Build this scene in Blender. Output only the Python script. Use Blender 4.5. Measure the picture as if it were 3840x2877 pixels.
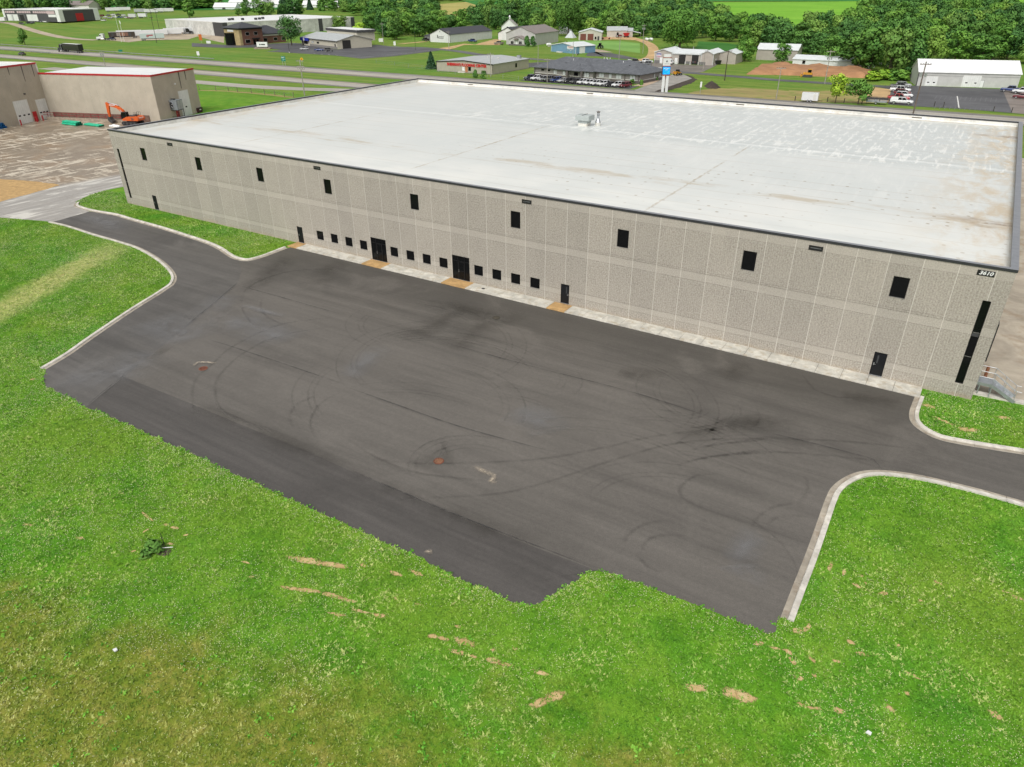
import bpy, math, random
import numpy as np
from mathutils import Vector, Matrix, noise as mnoise

random.seed(11)
rng = np.random.default_rng(11)
scene = bpy.context.scene
for o in list(bpy.data.objects):
    bpy.data.objects.remove(o)
COL = scene.collection
R = math.radians
PI = math.pi

# ------------------------------------------------------------------ camera
CAM = np.array([112.899, -63.185, 30.483])
YAW, PITCH, ROLL, FPX = 0.5654, -0.5141, -0.0075, 2665.0   # focal length in photo pixels (3840 wide)
_cy, _sy, _cp, _sp = math.cos(YAW), math.sin(YAW), math.cos(PITCH), math.sin(PITCH)
FWD = np.array([-_sy * _cp, _cy * _cp, _sp])
_r0 = np.array([_cy, _sy, 0.0])
_u0 = np.cross(_r0, FWD)
RGT = _r0 * math.cos(ROLL) + _u0 * math.sin(ROLL)
UPV = -_r0 * math.sin(ROLL) + _u0 * math.cos(ROLL)
cam_d = bpy.data.cameras.new('camera')
cam_d.sensor_width = 36.0
cam_d.lens = FPX / 3840 * 36.0
cam_d.clip_start = 0.5
cam_d.clip_end = 12000
cam = bpy.data.objects.new('camera', cam_d)
COL.objects.link(cam)
cam.matrix_world = Matrix(((RGT[0], UPV[0], -FWD[0], CAM[0]), (RGT[1], UPV[1], -FWD[1], CAM[1]),
                           (RGT[2], UPV[2], -FWD[2], CAM[2]), (0, 0, 0, 1)))
scene.camera = cam

# ------------------------------------------------------------------ sky, sun, exposure
SUN_EL, SUN_AZ = 52, 170            # bright overcast; azimuth clockwise from +Y
world = bpy.data.worlds.new('World')
scene.world = world
world.use_nodes = True
wn = world.node_tree
wn.nodes.clear()
sky = wn.nodes.new('ShaderNodeTexSky')
sky.sky_type = 'NISHITA'
sky.sun_disc = False
sky.sun_elevation = R(SUN_EL)
sky.sun_rotation = R(SUN_AZ)
sky.dust_density = 4.0
sky.air_density = 1.2
hs = wn.nodes.new('ShaderNodeHueSaturation')
hs.inputs['Saturation'].default_value = 0.08
bg = wn.nodes.new('ShaderNodeBackground')
bg.inputs['Strength'].default_value = 0.142
wo = wn.nodes.new('ShaderNodeOutputWorld')
wn.links.new(sky.outputs[0], hs.inputs['Color'])
wn.links.new(hs.outputs[0], bg.inputs[0])
wn.links.new(bg.outputs[0], wo.inputs[0])
sun_d = bpy.data.lights.new('sun', 'SUN')
sun_d.energy = 1.6
sun_d.angle = R(28)
sun_d.color = (1.0, 0.96, 0.9)
sun = bpy.data.objects.new('sun', sun_d)
COL.objects.link(sun)
_a, _e = R(SUN_AZ), R(SUN_EL)
_dir = Vector((math.sin(_a) * math.cos(_e), math.cos(_a) * math.cos(_e), math.sin(_e)))
sun.rotation_euler = _dir.to_track_quat('Z', 'Y').to_euler()
sun.location = (60, -40, 80)
vs = scene.view_settings
vs.view_transform = 'Standard'
vs.look = 'None'
vs.gamma = 1.0
vs.exposure = 0.1
vs.use_curve_mapping = False
scene.render.engine = 'CYCLES'

# ------------------------------------------------------------------ photo pixel -> place
def sstep(a, b, x):
    t = np.clip((x - a) / (b - a), 0, 1)
    return t * t * (3 - 2 * t)

def hfun(x, y):
    """height of the land: flat industrial park, hills beyond"""
    r = np.hypot(x - 20, y - 0)
    k = sstep(560, 1500, r)
    return 24 * k + k * (5 * np.sin(x * 0.006 + 1.3) * np.cos(y * 0.0051) + 3 * np.sin(x * 0.013 - y * 0.009)) \
        + 6 * np.exp(-(((x + 90) / 130) ** 2 + ((y - 760) / 150) ** 2))

def ray(u, v):
    d = FWD + RGT * (u - 1920) / FPX - UPV * (v - 1438.5) / FPX
    return d / np.linalg.norm(d)

def G(u, v, z=0.0):
    """ground point seen at photo pixel (u, v)"""
    d = ray(u, v)
    t = (z - CAM[2]) / d[2] if d[2] < -1e-6 else 5000.0
    p = CAM + d * t
    if math.hypot(p[0] - 20, p[1]) < 540:
        return p
    t = 350.0
    while t < 4000:
        p = CAM + d * t
        if p[2] <= hfun(p[0], p[1]):
            break
        t += 6.0
    lo, hi = t - 6.0, t
    for _ in range(14):
        m = (lo + hi) / 2
        p = CAM + d * m
        if p[2] <= hfun(p[0], p[1]):
            hi = m
        else:
            lo = m
    p = CAM + d * hi
    p[2] = hfun(p[0], p[1])
    return p

def PXM(p):
    return FPX / float((np.asarray(p) - CAM) @ FWD)

# readings of the photograph were taken in enlarged crops
def _crop(u0, v0, w, rw):
    s = w / rw
    return lambda x, y: (u0 + x * s, v0 + y * s)
ZA = _crop(0, 0, 760, 2209)
ZB = _crop(740, 0, 760, 2209)
ZC = _crop(1480, 0, 760, 2209)
ZD = _crop(2200, 0, 760, 2209)
ZE = _crop(2900, 0, 940, 2212)
Z6A = _crop(0, 440, 900, 2212)
Z1 = _crop(380, 460, 800, 2212)
Z6 = _crop(0, 900, 1300, 2154)
Z7 = _crop(1300, 1100, 1600, 2039)
Z8 = _crop(2640, 1300, 1200, 1808)
ZQ1 = _crop(0, 1400, 1000, 2209)
ZQ2 = _crop(900, 2000, 1200, 2212)
ZQ4 = _crop(2500, 2100, 1340, 2212)
def g(z, x, y):
    p = G(*z(x, y))
    return (float(p[0]), float(p[1]))
def gl(z, pts):
    return [g(z, *p) for p in pts]

# ------------------------------------------------------------------ objects
def empty(name, label, cat, loc=(0, 0, 0), rz=0.0, group=None, sc=1.0):
    o = bpy.data.objects.new(name, None)
    COL.objects.link(o)
    o.location = loc
    o.rotation_euler = (0, 0, rz)
    o.scale = (sc, sc, sc)
    o.empty_display_size = 0.2
    tag(o, label, cat, group)
    return o

def tag(o, label=None, cat=None, group=None, kind=None):
    if label:
        o['label'] = label
    if cat:
        o['category'] = cat
    if group:
        o['group'] = group
    if kind:
        o['kind'] = kind
    return o

def link(name, me, parent=None):
    o = bpy.data.objects.new(name, me)
    COL.objects.link(o)
    if parent is not None:
        o.parent = parent
    return o

def copy_tree(o, parent=None):
    c = o.copy()
    COL.objects.link(c)
    c.parent = parent
    for ch in list(o.children):
        copy_tree(ch, c)
    return c

class MB:
    def __init__(s):
        s.v, s.f, s.m = [], [], []
    def face(s, pts, m=0):
        i = len(s.v)
        s.v += [tuple(p) for p in pts]
        s.f.append(tuple(range(i, i + len(pts))))
        s.m.append(m)
        return s
    def box(s, x0, x1, y0, y1, z0, z1, m=0):
        i = len(s.v)
        s.v += [(x, y, z) for z in (z0, z1) for x, y in ((x0, y0), (x1, y0), (x1, y1), (x0, y1))]
        for q in ((3, 2, 1, 0), (4, 5, 6, 7), (0, 1, 5, 4), (1, 2, 6, 5), (2, 3, 7, 6), (3, 0, 4, 7)):
            s.f.append(tuple(i + k for k in q))
            s.m.append(m)
        return s
    def prism(s, pts, z0, z1, m=0, mt=None):
        a = sum(p[0] * q[1] - q[0] * p[1] for p, q in zip(pts, pts[1:] + pts[:1]))
        if a < 0:
            pts = pts[::-1]
        n, i = len(pts), len(s.v)
        s.v += [(p[0], p[1], z0) for p in pts] + [(p[0], p[1], z1) for p in pts]
        s.f.append(tuple(i + k for k in range(n - 1, -1, -1)))
        s.m.append(m)
        s.f.append(tuple(i + n + k for k in range(n)))
        s.m.append(m if mt is None else mt)
        for k in range(n):
            s.f.append((i + k, i + (k + 1) % n, i + n + (k + 1) % n, i + n + k))
            s.m.append(m)
        return s
    def side(s, prof, y0, y1, m=0):
        """profile in (x, z) swept along y"""
        n, i = len(prof), len(s.v)
        s.v += [(p[0], y0, p[1]) for p in prof] + [(p[0], y1, p[1]) for p in prof]
        s.f.append(tuple(i + k for k in range(n)))
        s.f.append(tuple(i + n + k for k in range(n - 1, -1, -1)))
        s.m += [m, m]
        for k in range(n):
            s.f.append((i + k, i + n + k, i + n + (k + 1) % n, i + (k + 1) % n))
            s.m.append(m)
        return s
    def tube(s, p0, p1, r0, r1=None, n=8, m=0, cap=True):
        r1 = r0 if r1 is None else r1
        p0, p1 = Vector(p0), Vector(p1)
        d = (p1 - p0).normalized()
        a = d.orthogonal().normalized()
        b = d.cross(a)
        i = len(s.v)
        for p, r in ((p0, r0), (p1, r1)):
            for k in range(n):
                t = 2 * PI * k / n
                s.v.append(tuple(p + a * (r * math.cos(t)) + b * (r * math.sin(t))))
        for k in range(n):
            s.f.append((i + k, i + (k + 1) % n, i + n + (k + 1) % n, i + n + k))
            s.m.append(m)
        if cap:
            s.f.append(tuple(i + k for k in range(n - 1, -1, -1)))
            s.f.append(tuple(i + n + k for k in range(n)))
            s.m += [m, m]
        return s
    def bar(s, p0, p1, w, h=None, m=0):
        h = w if h is None else h
        p0, p1 = Vector(p0), Vector(p1)
        d = (p1 - p0).normalized()
        up = Vector((0, 0, 1)) if abs(d.z) < 0.95 else Vector((0, 1, 0))
        a = d.cross(up).normalized() * (w / 2)
        b = a.cross(d).normalized() * (h / 2)
        i = len(s.v)
        for p in (p0, p1):
            s.v += [tuple(p + q) for q in (-a - b, a - b, a + b, -a + b)]
        for q in ((3, 2, 1, 0), (4, 5, 6, 7), (0, 1, 5, 4), (1, 2, 6, 5), (2, 3, 7, 6), (3, 0, 4, 7)):
            s.f.append(tuple(i + k for k in q))
            s.m.append(m)
        return s
    def path(s, pts, w, h=None, m=0):
        for a, b in zip(pts, pts[1:]):
            s.bar(a, b, w, h, m)
        return s
    def loft(s, secs, m=0, cap=True):
        n, i = len(secs[0]), len(s.v)
        for sec in secs:
            s.v += [tuple(p) for p in sec]
        for j in range(len(secs) - 1):
            for k in range(n):
                a, b = i + j * n + k, i + j * n + (k + 1) % n
                s.f.append((a, b, b + n, a + n))
                s.m.append(m)
        if cap:
            s.f.append(tuple(i + k for k in range(n - 1, -1, -1)))
            s.f.append(tuple(i + (len(secs) - 1) * n + k for k in range(n)))
            s.m += [m, m]
        return s
    def mesh(s, name, mats, smooth=False):
        me = bpy.data.meshes.new(name)
        me.from_pydata(s.v, [], s.f)
        if not isinstance(mats, (list, tuple)):
            mats = [mats]
        for mm in mats:
            me.materials.append(mm)
        if len(mats) > 1:
            me.polygons.foreach_set('material_index', s.m)
        if smooth:
            me.polygons.foreach_set('use_smooth', [True] * len(s.f))
        me.update()
        return me
    def build(s, name, mats, parent=None, smooth=False):
        return link(name, s.mesh(name, mats, smooth), parent)

def text_mesh(name, txt, size, mat, parent, loc, rot=(PI / 2, 0, 0), bold=0.0, shear=0.0, depth=0.01, align='CENTER', sx=1.0):
    cu = bpy.data.curves.new('lettering', 'FONT')
    cu.body = txt
    cu.size = size
    cu.align_x = align
    cu.align_y = 'CENTER'
    cu.offset = bold
    cu.shear = shear
    cu.extrude = depth
    cu.resolution_u = 3
    t = bpy.data.objects.new('lettering', cu)
    COL.objects.link(t)
    bpy.context.view_layer.update()
    me = bpy.data.meshes.new_from_object(t.evaluated_get(bpy.context.evaluated_depsgraph_get()))
    bpy.data.objects.remove(t)
    me.materials.clear()
    me.materials.append(mat)
    o = link(name, me, parent)
    o.location = loc
    o.rotation_euler = rot
    o.scale = (sx, 1, 1)
    return o

# ------------------------------------------------------------------ materials
class T:
    """small shader-node helper"""
    def __init__(s, name):
        s.mat = bpy.data.materials.new(name)
        s.mat.use_nodes = True
        s.nt = s.mat.node_tree
        s.b = s.nt.nodes['Principled BSDF']
        s.out = s.nt.nodes['Material Output']
        s._pos = s._obj = None
    def n(s, typ, **kw):
        nd = s.nt.nodes.new(typ)
        for k, v in kw.items():
            setattr(nd, k, v)
        return nd
    def put(s, sock, val):
        if isinstance(val, bpy.types.NodeSocket):
            s.nt.links.new(val, sock)
        elif val is not None:
            if sock.type == 'RGBA' and len(val) == 3:
                val = (*val, 1)
            sock.default_value = val
    @property
    def pos(s):
        if s._pos is None:
            s._pos = s.n('ShaderNodeNewGeometry').outputs['Position']
        return s._pos
    @property
    def obj(s):
        if s._obj is None:
            s._obj = s.n('ShaderNodeTexCoord').outputs['Object']
        return s._obj
    def vmap(s, vec, scale=(1, 1, 1), loc=(0, 0, 0), rot=(0, 0, 0)):
        nd = s.n('ShaderNodeMapping')
        s.put(nd.inputs['Vector'], vec)
        nd.inputs['Scale'].default_value = scale
        nd.inputs['Location'].default_value = loc
        nd.inputs['Rotation'].default_value = rot
        return nd.outputs[0]
    def noise(s, vec, scale, detail=4, rough=0.55, dist=0.0):
        nd = s.n('ShaderNodeTexNoise')
        s.put(nd.inputs['Vector'], vec)
        nd.inputs['Scale'].default_value = scale
        nd.inputs['Detail'].default_value = detail
        nd.inputs['Roughness'].default_value = rough
        nd.inputs['Distortion'].default_value = dist
        return nd.outputs[0]
    def voro(s, vec, scale, feature='F1', out='Distance', rnd=1.0):
        nd = s.n('ShaderNodeTexVoronoi', feature=feature)
        s.put(nd.inputs['Vector'], vec)
        nd.inputs['Scale'].default_value = scale
        nd.inputs['Randomness'].default_value = rnd
        return nd.outputs[out]
    def m(s, op, a, b=None, c=None, clamp=False):
        nd = s.n('ShaderNodeMath', operation=op)
        nd.use_clamp = clamp
        for i, x in enumerate((a, b, c)):
            if x is not None:
                s.put(nd.inputs[i], x)
        return nd.outputs[0]
    def sep(s, vec):
        nd = s.n('ShaderNodeSeparateXYZ')
        s.put(nd.inputs[0], vec)
        return nd.outputs
    def mix(s, fac, a, b, blend='MIX'):
        nd = s.n('ShaderNodeMix', data_type='RGBA', blend_type=blend)
        s.put(nd.inputs[0], fac)
        s.put(nd.inputs[6], a)
        s.put(nd.inputs[7], b)
        return nd.outputs[2]
    def rng(s, x, a, b, c=0.0, d=1.0, smooth=True):
        nd = s.n('ShaderNodeMapRange', interpolation_type='SMOOTHSTEP' if smooth else 'LINEAR')
        s.put(nd.inputs[0], x)
        for i, q in enumerate((a, b, c, d)):
            nd.inputs[i + 1].default_value = q
        return nd.outputs[0]
    def inside(s, x, a, b, soft):
        return s.m('MULTIPLY', s.rng(x, a - soft, a + soft), s.rng(x, b - soft, b + soft, 1, 0))
    def ramp(s, f, stops):
        nd = s.n('ShaderNodeValToRGB')
        s.put(nd.inputs[0], f)
        el = nd.color_ramp.elements
        while len(el) < len(stops):
            el.new(0.5)
        for e, (p, c) in zip(el, stops):
            e.position = p
            e.color = (*c, 1)
        return nd.outputs[0]
    def bump(s, h, dist=0.02, strength=1.0):
        nd = s.n('ShaderNodeBump')
        nd.inputs['Distance'].default_value = dist
        nd.inputs['Strength'].default_value = strength
        s.put(nd.inputs['Height'], h)
        s.nt.links.new(nd.outputs[0], s.b.inputs['Normal'])
    def fin(s, col=None, rough=0.6, metal=0.0, spec=0.5):
        s.put(s.b.inputs['Base Color'], col)
        s.put(s.b.inputs['Roughness'], rough)
        s.put(s.b.inputs['Metallic'], metal)
        s.put(s.b.inputs['Specular IOR Level'], spec)
        return s.mat
    def attr(s, name, out='Fac'):
        nd = s.n('ShaderNodeAttribute')
        nd.attribute_name = name
        return nd.outputs[out]
    def segment(s, A, B):
        """distance to the line A-B and position along it (0..1), in the ground plane"""
        ax, ay = A[0], A[1]
        dx, dy = B[0] - ax, B[1] - ay
        L2 = dx * dx + dy * dy
        L = math.sqrt(L2)
        o = s.sep(s.pos)
        px = s.m('SUBTRACT', o[0], ax)
        py = s.m('SUBTRACT', o[1], ay)
        along = s.m('ADD', s.m('MULTIPLY', px, dx / L2), s.m('MULTIPLY', py, dy / L2))
        across = s.m('SUBTRACT', s.m('MULTIPLY', py, dx / L), s.m('MULTIPLY', px, dy / L))
        return across, along

_pc = {}
def paint(rgb, rough=0.5, var=0.12, metal=0.0, scale=1.5, spec=0.5, name='paint'):
    k = (tuple(round(c, 4) for c in rgb), rough, var, metal, scale, spec, name)
    if k not in _pc:
        t = T(name)
        nz = t.noise(t.obj, scale, 5, 0.6)
        lo = tuple(c * (1 - var) for c in rgb)
        hi = tuple(min(1, c * (1 + var)) for c in rgb)
        _pc[k] = t.fin(t.ramp(nz, [(0.3, lo), (0.7, hi)]), rough, metal, spec)
    return _pc[k]

GLASS = paint((0.005, 0.0055, 0.006), 0.12, 0.1, spec=0.22, name='dark_glass')
BLACK = paint((0.012, 0.012, 0.013), 0.45, 0.15, name='black_metal')
RUBBER = paint((0.016, 0.016, 0.017), 0.8, 0.2, name='rubber')
CHROME = paint((0.55, 0.56, 0.58), 0.3, 0.1, 0.8, name='bright_metal')
GALV = paint((0.42, 0.44, 0.46), 0.4, 0.15, 0.6, name='galvanised_steel')
WHITE = paint((0.72, 0.73, 0.72), 0.45, 0.05, name='white_paint')
OFFW = paint((0.6, 0.59, 0.55), 0.6, 0.08, name='off_white_paint')
REDP = paint((0.42, 0.015, 0.02), 0.45, 0.15, name='red_paint')
DKGREY = paint((0.05, 0.05, 0.053), 0.6, 0.15, name='dark_grey_paint')
WOODP = paint((0.17, 0.14, 0.11), 0.85, 0.25, scale=6, name='weathered_wood')
LAMP_W = paint((0.75, 0.75, 0.72), 0.2, 0.05, name='lamp_lens')
LAMP_R = paint((0.4, 0.01, 0.01), 0.25, 0.1, name='tail_lens')

# ================================================================== GROUND MATERIALS
DRY_A, DRY_B = G(0, 2240), G(2250, 2877)          # below this line the lawn is thin and dry
ST_A, ST_B = G(-160, 1250), G(470, 905)           # straw-coloured streak in the lawn beside the lane

def grass_colour(t, leaf=False):
    o = t.sep(t.pos)
    big = t.noise(t.pos, 0.045, 5, 0.6)
    mid = t.noise(t.pos, 0.35, 5, 0.65)
    fine = t.noise(t.pos, 3.2, 4, 0.7)
    g1, g2, g3 = (0.055, 0.195, 0.008), (0.112, 0.295, 0.015), (0.195, 0.365, 0.033)
    col = t.ramp(mid, [(0.28, g1), (0.5, g2), (0.72, g3)])
    col = t.mix(t.rng(big, 0.42, 0.66, 0, 0.55), col, (0.205, 0.315, 0.032))
    # cool clover green patches
    col = t.mix(t.rng(t.noise(t.pos, 0.13, 4, 0.6, 0.5), 0.5, 0.68, 0, 0.5), col, (0.082, 0.285, 0.022))
    # dry band in the foreground
    ac, al = t.segment(DRY_A, DRY_B)
    wob = t.m('MULTIPLY', t.m('SUBTRACT', t.noise(t.pos, 0.22, 5, 0.65), 0.5), 17.0)
    dry = t.rng(t.m('ADD', ac, wob), 3.5, -3.5)
    dcol = t.ramp(t.noise(t.pos, 0.7, 6, 0.72), [(0.25, (0.085, 0.165, 0.010)), (0.5, (0.205, 0.228, 0.030)), (0.75, (0.42, 0.335, 0.10))])
    col = t.mix(t.m('MULTIPLY', dry, 0.85), col, dcol)
    # straw streak
    ac2, al2 = t.segment(ST_A, ST_B)
    w2 = t.m('ADD', ac2, t.m('MULTIPLY', t.m('SUBTRACT', t.noise(t.pos, 0.5, 4, 0.6), 0.5), 3.0))
    st = t.m('MULTIPLY', t.inside(w2, -2.2, 2.0, 1.6), t.inside(al2, -0.3, 0.9, 0.25))
    col = t.mix(t.m('MULTIPLY', st, 0.9), col, t.ramp(t.noise(t.vmap(t.pos, (1, 1, 1)), 1.7, 5, 0.75), [(0.3, (0.26, 0.38, 0.06)), (0.7, (0.66, 0.60, 0.27))]))
    # far verges: a little yellower, striped by mowing
    far = t.rng(o[1], 60, 130)
    stripe = t.noise(t.vmap(t.pos, (0.02, 0.3, 1)), 1.0, 4, 0.6)
    fcol = t.ramp(stripe, [(0.3, (0.085, 0.185, 0.018)), (0.5, (0.150, 0.240, 0.034)), (0.7, (0.235, 0.275, 0.065))])
    fcol = t.mix(t.rng(t.noise(t.pos, 0.02, 4, 0.6), 0.45, 0.62, 0, 0.65), fcol, (0.095, 0.235, 0.028))
    fcol = t.mix(t.rng(t.noise(t.pos, 0.09, 5, 0.7), 0.5, 0.75, 0, 0.5), fcol, (0.24, 0.25, 0.06))
    fcol = t.mix(0.45, fcol, t.ramp(t.noise(t.vmap(t.pos, (0.5, 1.0, 1)), 0.45, 5, 0.75), [(0.3, (0.62, 0.66, 0.6)), (0.5, (1, 1, 1)), (0.72, (1.3, 1.22, 1.3))]), 'MULTIPLY')
    col = t.mix(far, col, fcol)
    return col, mid, fine, dry

def grass_mat():
    t = T('lawn_grass')
    col, mid, fine, dry = grass_colour(t)
    sp = t.noise(t.pos, 9.0, 3, 0.7)
    col = t.mix(0.55, col, t.ramp(sp, [(0.3, (0.48, 0.48, 0.42)), (0.62, (1.0, 1.0, 1.0))]), 'MULTIPLY')
    # tiny seed heads and clover
    cl = t.m('MULTIPLY', t.rng(t.noise(t.pos, 7.0, 2, 0.5), 0.63, 0.7), t.rng(t.noise(t.pos, 0.25, 4, 0.6), 0.42, 0.62))
    col = t.mix(t.m('MULTIPLY', cl, 0.45), col, (0.42, 0.46, 0.26))
    t.bump(t.m('ADD', sp, t.m('MULTIPLY', mid, 2.0)), 0.08, 0.7)
    return t.fin(col, 0.9, 0, 0.15)
GRASS = grass_mat()

def blade_mat():
    t = T('grass_blades')
    col, mid, fine, dry = grass_colour(t)
    a = t.attr('tint')
    col = t.mix(t.rng(a, 0.0, 0.5, 0.85, 0.0, False), col, (0.034, 0.125, 0.005))
    col = t.mix(t.rng(a, 0.72, 1.0, 0.0, 0.75, False), col, (0.56, 0.60, 0.22))
    return t.fin(col, 0.75, 0, 0.25)
BLADE = blade_mat()

def asphalt_mat(name, base, lightness=1.0, streak=True, damp=0.5, rot=0.0):
    t = T(name)
    st = t.noise(t.vmap(t.pos, (0.045, 0.7, 1), rot=(0, 0, rot)), 1.0, 6, 0.62, 0.4)
    big = t.noise(t.pos, 0.06, 4, 0.6)
    agg = t.noise(t.pos, 14.0, 3, 0.8)
    b = np.array(base) * lightness
    col = t.ramp(st, [(0.25, tuple(b * 0.70)), (0.5, tuple(b)), (0.75, tuple(b * 1.26))])
    st2 = t.noise(t.vmap(t.pos, (0.10, 2.2, 1), rot=(0, 0, rot), loc=(5, 3, 0)), 1.0, 5, 0.7, 0.3)
    col = t.mix(0.55, col, t.ramp(st2, [(0.3, (0.68, 0.68, 0.69)), (0.5, (1, 1, 1)), (0.72, (1.14, 1.14, 1.13))]), 'MULTIPLY')
    col = t.mix(t.rng(big, 0.5, 0.68, 0, damp), col, tuple(b * 0.60))
    if name == 'lot_asphalt':
        yy = t.sep(t.pos)[1]
        wet = t.rng(t.m('ADD', yy, t.m('MULTIPLY', t.m('SUBTRACT', t.noise(t.vmap(t.pos, (0.06, 0.25, 1)), 1.0, 5, 0.6), 0.5), 14.0)), -11.0, -4.0, 0, 0.62)
        col = t.mix(wet, col, (0.062, 0.057, 0.050))
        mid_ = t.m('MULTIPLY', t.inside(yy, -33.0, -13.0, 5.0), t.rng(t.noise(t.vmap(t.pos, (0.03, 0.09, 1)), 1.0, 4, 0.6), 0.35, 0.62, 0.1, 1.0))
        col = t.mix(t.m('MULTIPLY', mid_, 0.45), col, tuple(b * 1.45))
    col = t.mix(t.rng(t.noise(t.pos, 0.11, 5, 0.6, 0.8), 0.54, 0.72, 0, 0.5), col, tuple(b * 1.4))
    col = t.mix(0.5, col, t.ramp(agg, [(0.3, (0.45, 0.45, 0.45)), (0.65, (1.15, 1.15, 1.15))]), 'MULTIPLY')
    col = t.mix(0.35, col, t.ramp(t.noise(t.pos, 3.0, 3, 0.75), [(0.3, (0.7, 0.7, 0.7)), (0.7, (1.25, 1.25, 1.25))]), 'MULTIPLY')
    t.bump(agg, 0.01, 0.5)
    return t.fin(col, t.rng(big, 0.3, 0.7, 0.5, 0.72), 0, 0.45)
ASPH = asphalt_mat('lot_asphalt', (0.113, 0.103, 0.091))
ASPH_L = asphalt_mat('lane_asphalt', (0.106, 0.099, 0.091), rot=R(-58))
ASPH_D = asphalt_mat('strip_asphalt', (0.082, 0.075, 0.069))
ASPH_FAR = asphalt_mat('worn_asphalt', (0.085, 0.085, 0.09))
ASPH_ROAD = asphalt_mat('road_asphalt', (0.105, 0.105, 0.108))

def concrete_mat(name, base, stain=(0.30, 0.20, 0.10), pale=None, s=0.5, streak=None, jitter=0.5):
    t = T(name)
    n1 = t.noise(t.vmap(t.pos, streak or (1, 1, 1)), s, 6, 0.65, 0.6)
    n2 = t.noise(t.pos, s * 4.3, 5, 0.7)
    b = np.array(base)
    col = t.ramp(n1, [(0.3, tuple(b * 0.72)), (0.52, tuple(b)), (0.7, tuple(np.minimum(b * 1.28, 0.8)))])
    col = t.mix(t.rng(t.noise(t.pos, s * 1.7, 4, 0.6), 0.5, 0.7, 0, jitter), col, stain)
    col = t.mix(0.35, col, t.ramp(n2, [(0.3, (0.7, 0.7, 0.7)), (0.7, (1.1, 1.1, 1.1))]), 'MULTIPLY')
    t.bump(n2, 0.006, 0.5)
    return t.fin(col, 0.8, 0, 0.3)
CONC = concrete_mat('sidewalk_concrete', (0.53, 0.51, 0.45), (0.36, 0.28, 0.17), s=0.9)
CONC_TAN = concrete_mat('tan_slab_concrete', (0.46, 0.29, 0.125), (0.38, 0.23, 0.09), s=0.9, jitter=0.25)
KERB = concrete_mat('kerb_concrete', (0.58, 0.55, 0.49), (0.34, 0.28, 0.2), s=0.8, jitter=0.3)
GUTTER = concrete_mat('gutter_concrete', (0.36, 0.32, 0.26), (0.2, 0.14, 0.09), s=0.8)
HWY = concrete_mat('highway_concrete', (0.37, 0.345, 0.30), (0.29, 0.26, 0.22), s=0.3, streak=(0.05, 1.2, 1))
SHOULDER = asphalt_mat('shoulder_asphalt', (0.20, 0.185, 0.165))
DOCKC = concrete_mat('dock_concrete', (0.40, 0.35, 0.28), (0.25, 0.17, 0.1), s=0.25)
GRAVEL = concrete_mat('gravel', (0.42, 0.35, 0.26), (0.34, 0.25, 0.16), s=0.15)
TANGRAVEL = concrete_mat('tan_gravel', (0.50, 0.34, 0.17), (0.40, 0.25, 0.11), s=0.15)
SOIL = concrete_mat('bare_soil', (0.46, 0.30, 0.13), (0.38, 0.22, 0.09), s=1.2, jitter=0.4)
DIRT = concrete_mat('brown_dirt', (0.36, 0.19, 0.095), (0.27, 0.14, 0.07), s=0.15)
DARKSOIL = concrete_mat('dark_topsoil', (0.055, 0.042, 0.033), (0.09, 0.065, 0.045), s=0.4)
DRYGRASS = concrete_mat('dry_grass', (0.30, 0.25, 0.09), (0.17, 0.22, 0.04), s=0.1, streak=(0.3, 1, 1), jitter=0.9)

def yard_mat():
    t = T('wet_yard_concrete')
    base = t.ramp(t.noise(t.pos, 0.09, 5, 0.6), [(0.3, (0.20, 0.155, 0.11)), (0.5, (0.25, 0.20, 0.145)), (0.7, (0.29, 0.195, 0.115))])
    # drier, paler bars left between the puddles
    v = t.vmap(t.pos, (0.62, 0.12, 1), rot=(0, 0, R(14)))
    p1 = t.rng(t.noise(v, 1.0, 4, 0.62, 0.9), 0.55, 0.575)
    p2 = t.rng(t.noise(t.vmap(t.pos, (0.16, 0.8, 1), rot=(0, 0, R(14))), 1.0, 4, 0.6, 0.7), 0.57, 0.595)
    pale = t.m('MAXIMUM', p1, t.m('MULTIPLY', p2, 0.8))
    o = t.sep(t.pos)
    pale = t.m('MULTIPLY', pale, t.rng(t.noise(t.pos, 0.05, 3, 0.5), 0.36, 0.5, 0.15, 1))
    col = t.mix(t.m('MULTIPLY', pale, 0.9), base, (0.56, 0.50, 0.40))
    # cleaner grey concrete towards the lane
    ac, al = t.segment(g(Z6A, 540, 625), g(Z6A, 1130, 520))
    near = t.rng(ac, 1.0, -2.0)
    gcol = t.ramp(t.noise(t.vmap(t.pos, (0.5, 0.12, 1), rot=(0, 0, R(14))), 1.0, 5, 0.62, 0.8), [(0.42, (0.30, 0.28, 0.255)), (0.56, (0.36, 0.34, 0.31)), (0.62, (0.56, 0.54, 0.49))])
    col = t.mix(near, col, gcol)
    col = t.mix(0.3, col, t.ramp(t.noise(t.pos, 6.0, 4, 0.7), [(0.3, (0.7, 0.7, 0.7)), (0.7, (1.1, 1.1, 1.1))]), 'MULTIPLY')
    return t.fin(col, t.rng(pale, 0, 1, 0.38, 0.8), 0, 0.5)
YARD = yard_mat()

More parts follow.
